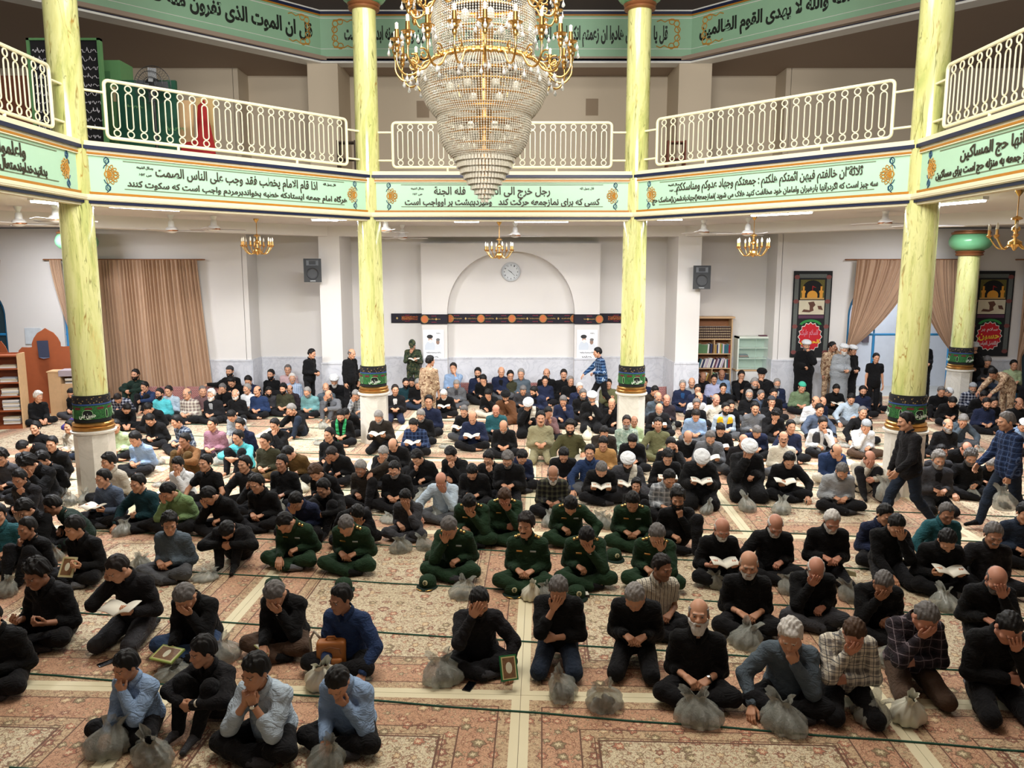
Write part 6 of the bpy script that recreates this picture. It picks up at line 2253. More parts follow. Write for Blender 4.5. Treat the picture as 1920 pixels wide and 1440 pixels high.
def hairmat(c):
 if c not in HAIRM:
  t = NT('hair_' + c)
  nz = t.noise(t.coord(scale=(1, 1, .35)), 75, 3)
  col = HAIRC[c]
  t.set(t.mix(nz, tuple(x * .4 for x in col[:3]) + (1,), tuple(min(1, x * 1.35) for x in col[:3]) + (1,)), .6, Specular_IOR_Level=.3)
  t.bump(nz, .5, .005)
  HAIRM[c] = t.m
 return HAIRM[c]
M_EYE = plain('eye_white', rgb(216, 208, 200), .3)
M_IRIS = plain('eye_dark', rgb(30, 22, 18), .2)
CLOTH = {}
def cloth(code):
 """code: colour name, optionally with a pattern prefix"""
 if code in CLOTH:
  return CLOTH[code]
 pat, _, cn = code.rpartition(':')
 col = CC_[cn]
 t = NT('cloth_' + cn + ('_' + pat if pat else ''))
 c = t.coord('Object')
 dk = tuple(x * .8 for x in col[:3]) + (1,)
 base = t.mix(t.noise(c, 9, 3), dk, col)
 sx = None
 if pat:
  sx = t.n('ShaderNodeSeparateXYZ')
  t.l(c, sx.inputs[0])
 def stripe(ax, per, w, ph=0.0):
  v = t.math('ADD', sx.outputs[ax], 10 + ph)
  return t.math('LESS_THAN', t.math('MODULO', v, per), w)
 if pat == 'check':
  c2, c3 = CHECK.get(cn, (rgb(20, 20, 24), rgb(220, 220, 215)))
  a, b = stripe(0, .075, .030), stripe(2, .075, .030)
  base = t.mix(t.math('MULTIPLY', t.math('ADD', a, b), .42), base, c2)
  l1, l2 = stripe(0, .075, .006, .02), stripe(2, .075, .006, .02)
  base = t.mix(t.math('MULTIPLY', t.math('MAXIMUM', l1, l2), .8), base, c3)
 elif pat == 'stripe':
  c2, _c = CHECK.get(cn, (rgb(90, 84, 84), None))
  base = t.mix(t.math('MULTIPLY', stripe(0, .042, .008), .85), base, c2)
  base = t.mix(t.math('MULTIPLY', stripe(0, .042, .004, .02), .5), base, c2)
 elif pat == 'camo':
  c2, c3 = CHECK[cn]
  n1, n2 = t.noise(c, 13, 3, .6, .6), t.noise(c, 17, 3, .6, .4)
  base = t.mix(t.math('GREATER_THAN', n1, .54), base, c2)
  base = t.mix(t.math('GREATER_THAN', n2, .57), base, c3)
 t.set(base, .88, Sheen_Weight=.03, Specular_IOR_Level=.2)
 wr = t.math('ABSOLUTE', t.math('SUBTRACT', t.noise(t.coord(scale=(1, 1, 1.7)), 8.5, 3, .55, 1.3), .5))
 t.bump(t.math('MINIMUM', wr, .16), .5, .09)
 CLOTH[code] = t.m
 return t.m
CC_ = dict(blk=rgb(15, 15, 17), coal=rgb(28, 27, 30), brk=rgb(46, 40, 34), dgr=rgb(62, 62, 66), gry=rgb(104, 106, 110), lgr=rgb(160, 164, 168), slt=rgb(86, 98, 108), sltb=rgb(82, 94, 114), nvy=rgb(32, 40, 66), navy2=rgb(38, 56, 92), blu=rgb(42, 82, 130), lbl=rgb(146, 172, 206), pbl=rgb(186, 202, 216), tea=rgb(42, 92, 100), dte=rgb(26, 58, 66), seag=rgb(112, 158, 160), tur=rgb(96, 206, 216), grn=rgb(124, 152, 104), pgr=rgb(180, 198, 156), mil=rgb(34, 58, 38), dgn=rgb(28, 46, 38), olv=rgb(78, 76, 48), dol=rgb(58, 58, 42), kha=rgb(150, 144, 112), okh=rgb(108, 108, 76), brn=rgb(122, 84, 50), obr=rgb(88, 66, 34), tan=rgb(176, 134, 82), mau=rgb(158, 116, 130), mbr=rgb(112, 84, 84), wht=rgb(226, 228, 230), crm=rgb(222, 214, 196), bei=rgb(196, 188, 172), lav=rgb(190, 194, 226), pnk=rgb(206, 176, 178), sage=rgb(112, 132, 100), yel=rgb(232, 184, 34), rbr=rgb(96, 62, 38), jean=rgb(48, 68, 100), dje=rgb(36, 46, 62), tro=rgb(21, 21, 24), gtr=rgb(84, 86, 90), btr=rgb(80, 62, 50), sand=rgb(178, 150, 122), pcam=rgb(160, 178, 164), dcam=rgb(60, 74, 54), purp=rgb(74, 62, 130), plum=rgb(52, 44, 50))
CHECK = {'sltb': (rgb(24, 28, 38), rgb(180, 190, 200)), 'blu': (rgb(20, 26, 44), rgb(170, 190, 210)), 'bei': (rgb(96, 70, 78), rgb(226, 220, 212)), 'plum': (rgb(26, 22, 28), rgb(128, 116, 122)), 'coal': (rgb(84, 84, 66), rgb(20, 20, 20)), 'lgr': (rgb(96, 100, 104), rgb(220, 222, 224)), 'crm': (rgb(80, 78, 84), rgb(46, 56, 74)), 'wht': (rgb(90, 86, 90), None), 'lbl': (rgb(240, 244, 250), None), 'sand': (rgb(120, 88, 66), rgb(206, 182, 150)), 'dcam': (rgb(34, 42, 34), rgb(104, 100, 70)), 'pcam': (rgb(124, 146, 130), rgb(190, 200, 184)), 'navy2': (rgb(22, 30, 52), rgb(90, 110, 150)), 'nvy': (rgb(190, 194, 206), rgb(16, 18, 30)), 'dgr': (rgb(20, 20, 22), rgb(130, 130, 134))}
def rigid(V, R, t):
 return np.asarray(V) @ np.array(R, float).T + np.array(t, float)
def obj_from(name, me, parent, mat=None, mw=None):
 o = bpy.data.objects.new(name, me)
 COL.objects.link(o)
 o.parent = parent
 if mat is not None:
  o.material_slots[0].link = 'OBJECT'
  o.material_slots[0].material = mat
 if mw is not None:
  o.matrix_local = mw
 return o
SHM = {}
def shared_mesh(name, key, geo):
 if key not in SHM:
  V, Q = geo
  SHM[key] = np_mesh(name, V, Q, [M_BLACK])
 return SHM[key]
BODYM = {}
COLP = [tuple(octv(RV + .17, k)[:2]) for k in range(1, 5)] + [(11.75, 20.0), (-11.15, 20.0)]
def make_person(px, py, pose, ra, la, yaw, lean, pitch, hyaw, shirt, pants, hair, hc, beard='', head='a', tone='m', kind='shirt', sleeve='long', fat=0.0, scale=1.0, side=0, extra=(), label='', inner=None, sock=None, cat='person', pos=None, dsh=0.0):
 """px, py: where the middle of the head shows in the 1920 x 1440 frame"""
 key = (pose, ra, la, lean, pitch, hyaw, side)
 S = skeleton(pose, ra, la, lean, pitch, hyaw, side)
 tkey = (pose, lean)
 hz = S['head'].z * scale + .014
 w = at_z(px, py, hz)
 off = Matrix.Rotation(math.radians(yaw), 3, 'Z') @ (S['head'] * scale)
 loc = V3(w.x - off.x, w.y - off.y, .014) if pos is None else V3(*pos)
 if dsh:
  h = at_y(px, py, w.y + dsh)
  scale = min(max((h.z - .014) / S['head'].z, .8 * scale), 1.2 * scale)
  off = Matrix.Rotation(math.radians(yaw), 3, 'Z') @ (S['head'] * scale)
  loc = V3(h.x - off.x, h.y - off.y, .014)
 if pos is None:
  # keep clear of walls and columns
  ax = abs(loc.x)
  lim = 21.2 if ax < 1.7 else 20.95 if ax < 2.7 else 21.3 if ax < 4.2 else 19.95 if ax < 5.3 else 21.3 if ax < 6.9 else 20.55
  if 9.4 < loc.x < 11.9:
   lim = 21.6
  if loc.y > lim:
   h = at_y(px, py, lim + off.y)
   k = (h.z - .014) / S['head'].z
   scale2 = min(max(k, scale * .95), scale * 1.12)
   loc = V3(h.x - off.x, lim, .014 + (h.z - .014 - S['head'].z * scale2 if k > scale2 else 0))
   scale = scale2
  for c in COLP:
   dx, dy = loc.x - c[0], loc.y - .12 - c[1]
   if abs(dx) < .60 and abs(dy) < .52:
    loc.x = c[0] + (.62 if dx > 0 else -.62)
 dist = loc.y
 lod = 0 if dist < 8.6 else 1 if dist < 12.8 else 2
 rh, rb, rf = (.0056, .0118, .0044) if lod == 0 else (.0074, .0158, .0060) if lod == 1 else (.0098, .021, .0088)
 stub = beard == 'stubble'
 skm = skin(tone, stub, hc)
 bk = (key, head, lod, sleeve == 'long')
 if bk not in BODYM:
  LV, LQ = body_limbs(key, S, (.022, .028, .034)[lod] if sleeve == 'long' else (.014, .02, .028)[lod], sleeve)
  HV, HQ, HT = head_geo(head, rh)
  parts_v, parts_q, tint = [LV], [LQ], [np.zeros((len(LV), 4))]
  HVw = rigid(HV, S['R'], S['head'])
  n = len(LV)
  parts_v.append(HVw); parts_q.append(HQ + n); tint.append(HT); n += len(HV)
  for s, sg in (('r', 1), ('l', -1)):
   T, D, N, sp = S['hand' + s]
   GV, GQ = hand_geo(sp, rf)
   Z = -N
   Y = Z.cross(D)
   R = Matrix((D, Y, Z)).transposed()
   g = GV.copy()
   q = GQ
   if sg < 0:
    g = g * np.array([1, -1, 1])
    q = GQ[:, ::-1]
   g = rigid(g, [[R[i][j] for j in range(3)] for i in range(3)], T)
   parts_v.append(g); parts_q.append(q + n); tint.append(np.zeros((len(g), 4))); n += len(g)
  mi = [np.zeros(sum(len(q) for q in parts_q), int)]
  if lod < 2:
   eb = MB(); eb.sphere((0, 0, 0), .0118, 10, 6)
   ev = np.array([tuple(v) for v in eb.v])
   efq = [f if len(f) == 4 else (f[0], f[1], f[2], f[2]) for f in eb.f]
   efq = np.array(efq)
   for sx in (-1, 1):
    c = ev + np.array([sx * .0305, -.0745, .0025])
    cw = rigid(c, S['R'], S['head'])
    fm = ev[efq].mean(1)
    dd = fm / np.linalg.norm(fm, axis=1)[:, None]
    parts_v.append(cw); parts_q.append(efq + n); tint.append(np.zeros((len(cw), 4))); n += len(cw)
    mi.append(np.where(-dd[:, 1] - .15 * dd[:, 2] > .75, 2, 1))
  Q = np.concatenate(parts_q)
  me = bpy.data.meshes.new('person')
  Va = np.concatenate(parts_v).astype(np.float32)
  Q = Q.astype(np.int32)
  me.vertices.add(len(Va)); me.vertices.foreach_set('co', Va.ravel())
  tri = Q[:, 2] == Q[:, 3]
  cnt = np.where(tri, 3, 4).astype(np.int32)
  loops = Q.ravel()[np.stack([np.ones(len(Q), bool)] * 3 + [~tri], 1).ravel()]
  me.loops.add(len(loops)); me.loops.foreach_set('vertex_index', loops)
  me.polygons.add(len(Q)); me.polygons.foreach_set('loop_start', np.concatenate([[0], np.cumsum(cnt)[:-1]]).astype(np.int32))
  for m_ in (skm, M_EYE, M_IRIS):
   me.materials.append(m_)
  me.polygons.foreach_set('material_index', np.concatenate(mi).astype(np.int32))
  me.polygons.foreach_set('use_smooth', np.ones(len(Q), bool))
  at = me.attributes.new('tint', 'FLOAT_COLOR', 'POINT')
  at.data.foreach_set('color', np.concatenate(tint).astype(np.float32).ravel())
  me.update(calc_edges=True)
  BODYM[bk] = me
 root = bpy.data.objects.new('person', BODYM[bk])
 COL.objects.link(root)
 root.material_slots[0].link = 'OBJECT'
 root.material_slots[0].material = skm
 root.location = loc
 root.rotation_euler = (0, 0, math.radians(yaw))
 root.scale = (scale,) * 3
 tag(root, label, 'person')
 HM = Matrix.Translation(S['head']) @ S['R'].to_4x4()
 # hair, beard, head-wear
 if hair == 'short' and hc in 'gsw' and int(px + py) % 2:
  hair = 'reced'
 if hair in ('short', 'full', 'fringe', 'curly', 'reced', 'bald'):
  obj_from('hair', hair_mesh(hair, rh * 1.15), root, hairmat(hc), HM)
 elif hair in ('turban', 'cap', 'field_cap'):
  m_ = {'turban': cloth('wht'), 'cap': cloth('grn'), 'field_cap': cloth('camo:dcam')}[hair]
  if 'blackturban' in extra:
   m_ = cloth('blk')
  if 'greencap' in extra:
   m_ = plain('skullcap_green', rgb(60, 170, 140), .8)
  if 'whitecap' in extra:
   m_ = cloth('wht')
  if 'greycap' in extra:
   m_ = cloth('lgr')
  if 'darkcap' in extra:
   m_ = cloth('dgr')
  obj_from({'turban': 'turban', 'cap': 'skullcap', 'field_cap': 'field_cap'}[hair], hair_mesh(hair, rh * 1.15), root, m_, HM)
  obj_from('hair', hair_mesh('bald', rh * 1.15), root, hairmat(hc), HM)
 if beard in ('beard', 'bigbeard', 'moustache', 'goatee'):
  bc = 'w' if 'whitebeard' in extra else 'g' if 'greybeard' in extra else hc
  obj_from('beard' if beard != 'moustache' else 'moustache', hair_mesh(beard, rh), root, hairmat(bc), HM)
 # clothes
 kn = {'shirt': 'shirt', 'jacket': 'jacket', 'robe': 'robe'}[kind]
 sd = int(abs(px * 3 + py)) % 5
 obj_from(kn, shared_mesh(kn, ('s', key, rb, sleeve, fat, kind), shirt_geo(key, S, rb, sleeve, fat, kind, sd)), root, cloth(shirt))
 if inner:
  m = MB()
  cen = S['chest']
  R = Matrix((S['X'], -S['f'], S['u'])).transposed()
  def surf(x, z):
   yy = .112 + .026 + fat * .3
   return cen + S['X'] * x + S['u'] * z + S['f'] * (yy * math.sqrt(max(0, 1 - (x / .19) ** 2)) + .008 - .05 * max(0, z - .09) * 4)
  rows = [(.13, .035), (.10, .052), (.05, .045), (-.02, .034), (-.09, .022), (-.14, .014)]
  vs = []
  for z, wd in rows:
   for x in (-wd, -wd / 2, 0, wd / 2, wd):
    vs.append(surf(x, z))
  m.add(vs, [(r * 5 + c, r * 5 + c + 1, (r + 1) * 5 + c + 1, (r + 1) * 5 + c) for r in range(len(rows) - 1) for c in range(4)])
  o = m.build('shirt_front', cloth(inner), root, 'all')
 if kind != 'robe' or pose in ('cross', 'kneel'):
  if kind != 'robe':
   obj_from('trousers', shared_mesh('trousers', ('t', tkey, rb), trousers_geo(tkey, S, rb * 1.1, len(pose) + int(lean) % 5)), root, cloth(pants))
   if lod < 2:
    sc = sock or ('blk', 'dgr', 'gry')[sd % 3]
    for s in 'rl':
     obj_from('shoe' if pose in ('stand', 'walk', 'bend') else 'sock', shared_mesh('sock', ('k', s, (pose,), rh), sock_geo((pose,), S, s, rh * 1.6)), root, cloth(sc))
 # turned-down shirt collar
 if lod < 2 and kind == 'shirt' and shirt not in ('lgr',) and int(px * 7 + py) % 4:
  ck = ('c', key)
  if ck not in SHM:
   n_, u_, f_, X_ = S['c7'], S['u'], S['f'], S['X']
   cen = n_ + u_ * .030 + f_ * .018
   vs = []
   N_ = 20
   for i in range(N_ + 1):
    a = -PI / 2 + .22 + (2 * PI - .44) * i / N_
    d_ = X_ * math.cos(a) + f_ * -math.sin(a)
    fr = max(0, -math.sin(a))
    tip = max(0, 1 - min(i, N_ - i) / 3.0)
    vs += [cen + d_ * .060 + u_ * (.040 - .045 * fr), cen + d_ * .066 + u_ * (.046 - .045 * fr), cen + d_ * (.086 + .010 * tip) + u_ * (.002 - .045 * fr - .030 * tip), cen + d_ * (.078 + .008 * tip) + u_ * (-.004 - .045 * fr - .026 * tip)]
   m = MB(); m.add(vs, [(4 * i + k, 4 * i + (k + 1) % 4, 4 * i + 4 + (k + 1) % 4, 4 * i + 4 + k) for i in range(N_) for k in range(4)])
   SHM[ck] = m.mesh('collar', M_BLACK, 'all')
  obj_from('collar', SHM[ck], root, cloth(shirt))
 # small extras
 if 'epaulettes' in extra:
  for s in 'rl':
   sh, n = S['sh' + s], S['c7']
   mid = sh.lerp(n - S['u'] * .02, .40) + S['u'] * .074 + S['f'] * .012
   d = (n - sh).normalized()
   un = (S['u'] * .86 + S['f'] * .5).normalized(); un = (un - d * un.dot(d)).normalized()
   M_ = Matrix.Translation(mid) @ Matrix((d, un.cross(d), un)).transposed().to_4x4()
   if 'e' not in SHM:
    m = MB(); m.box((-.055, -.022, -.004), (.055, .022, .004)); SHM['e'] = m.mesh('epaulette', M_MILD)
    m = MB()
    for i in range(3):
     m.lathe([(.0165, 0), (.016, .004), (.006, .008)], 10, (-.036 + .036 * i, 0, .004))
    SHM['pip'] = [m.mesh('rank_pips', M_GOLD)]
   e = obj_from('epaulette', SHM['e'], root, None, M_)
   obj_from('rank_pips', SHM['pip'][0], e)
  for sx in (-1, 1):
   m = MB(); c = S['chest'] + S['X'] * (sx * .075) + S['u'] * .04 + S['f'] * .128
   M_ = Matrix.Translation(c) @ Matrix((S['X'], -S['f'], S['u'])).transposed().to_4x4()
   m.box((-.032, -.004, -.008), (.032, .006, .008), 0, M_); m.build('name_tape' if sx > 0 else 'chest_badge', plain('name_tape_grey', rgb(150, 156, 150), .7) if sx > 0 else M_GOLDD, root)
 if 'watch' in extra or 'watchr' in extra:
  s = 'r' if 'watchr' in extra else 'l'
  T, D, N, sp = S['hand' + s]
  q = Matrix((D, (-N).cross(D), -N)).transposed().to_4x4()
  m = MB(); m.lathe([(.033, -.008), (.035, 0), (.033, .008)], 18, mat=Matrix.Translation(T + D * .010) @ q @ Matrix.Rotation(PI / 2, 4, 'Y'), cap=False)
  o = m.build('watch', M_BLACK, root, True)
  m = MB(); m.lathe([(.017, 0), (.017, .007), (.013, .009)], 16, mat=Matrix.Translation(T + D * .010 - N * .032) @ q); m.build('watch_face', M_CHROME, o, True)
 if 'glasses' in extra:
  m = MB()
  for sx in (-1, 1):
   m.tube([(sx * .032 + .023 * math.cos(a), -.108, .002 + .017 * math.sin(a)) for a in np.linspace(0, 2 * PI, 15)[:-1]], .0022, 4, True)
   m.tube([(sx * .055, -.106, .006), (sx * .078, -.06, .008), (sx * .082, .01, .006)], .002, 4)
  m.tube([(-.009, -.110, .005), (.009, -.110, .005)], .002, 4)
  o = m.build('glasses', M_BLACK, root); o.matrix_local = HM
 if 'scarf' in extra:
  m = MB()
  f, u, X = S['f'], S['u'], S['X']
  for sx, ln in ((-1, .42), (1, .30)):
   pts = [S['c7'] + X * (sx * .075) + u * .045, S['c7'] + X * (sx * .085) + f * .09 - u * .02]
   for i in range(1, 6):
    pts.append(S['c7'] + X * (sx * (.08 - .006 * i)) + f * (.135 + .01 * i) - u * (.02 + ln * i / 5))
   for a, b in zip(pts[:-1], pts[1:]):
    m.quad(a - X * .032, a + X * .032, b + X * .032, b - X * .032)
  o = m.build('scarf', plain('scarf_green', rgb(34, 146, 84), .8), root, 'all')
  sol = o.modifiers.new('s', 'SOLIDIFY'); sol.thickness = .008
 if 'shawl' in extra:
  m = MB()
  f, u, X = S['f'], S['u'], S['X']
  pts = [S['c7'] + X * .09 + u * .05, S['c7'] + X * .10 + f * .10 - u * .02]
  for i in range(1, 7):
   pts.append(S['c7'] + X * (.09 - .012 * i) + f * (.15 + .008 * i) - u * (.02 + .09 * i))
  for a, b in zip(pts[:-1], pts[1:]):
   m.quad(a - X * .055, a + X * .055, b + X * .055, b - X * .055)
  o = m.build('shawl', cloth('crm'), root, 'all')
  sol = o.modifiers.new('s', 'SOLIDIFY'); sol.thickness = .01
 if 'vest' in extra:
  m = MB()
  R = Matrix((S['X'], -S['f'], S['u'])).transposed()
  for sx in (-1, 1):
   vs = []
   rows = [(.15, .06, .13), (.08, .05, .165), (0, .035, .175), (-.08, .03, .165), (-.15, .03, .15)]
   for z, xa, xb in rows:
    for q in range(4):
     x = sx * (xa + (xb - xa) * q / 3)
     vs.append(S['chest'] + S['X'] * x + S['u'] * z + S['f'] * (.150 * math.sqrt(max(.02, 1 - (x / .2) ** 2)) + .006 - .1 * max(0, z - .05)))
   m.add(vs, [(r * 4 + c, r * 4 + c + 1, (r + 1) * 4 + c + 1, (r + 1) * 4 + c) for r in range(4) for c in range(3)], 0)
  m.m = [1 if (i % 12) >= 6 else 0 for i in range(len(m.f))]
  o = m.build('safety_vest', [cloth('yel'), cloth('nvy')] if 'yellow' in extra else [cloth('dgr'), cloth('dgr')], root, 'all')
  sol = o.modifiers.new('s', 'SOLIDIFY'); sol.thickness = .008
 if 'sunglasses' in extra:
  m = MB()
  for sx in (-1, 1):
   m.sphere((sx * .035, -.088, .088), (.026, .008, .02), 10, 6)
  o = m.build('sunglasses', M_BLACK, root, True); o.matrix_local = HM
 if 'band' in extra:
  T, D, N, sp = S['handl']
  q = Matrix((D, (-N).cross(D), -N)).transposed().to_4x4()
  m = MB(); m.lathe([(.032, -.01), (.034, 0), (.032, .01)], 18, mat=Matrix.Translation(T - D * .05) @ q @ Matrix.Rotation(PI / 2, 4, 'Y'), cap=False); m.build('wristband', cloth('crm'), root, True)
 return root, S
M_MILD = plain('uniform_green_trim', rgb(28, 48, 32), .8)
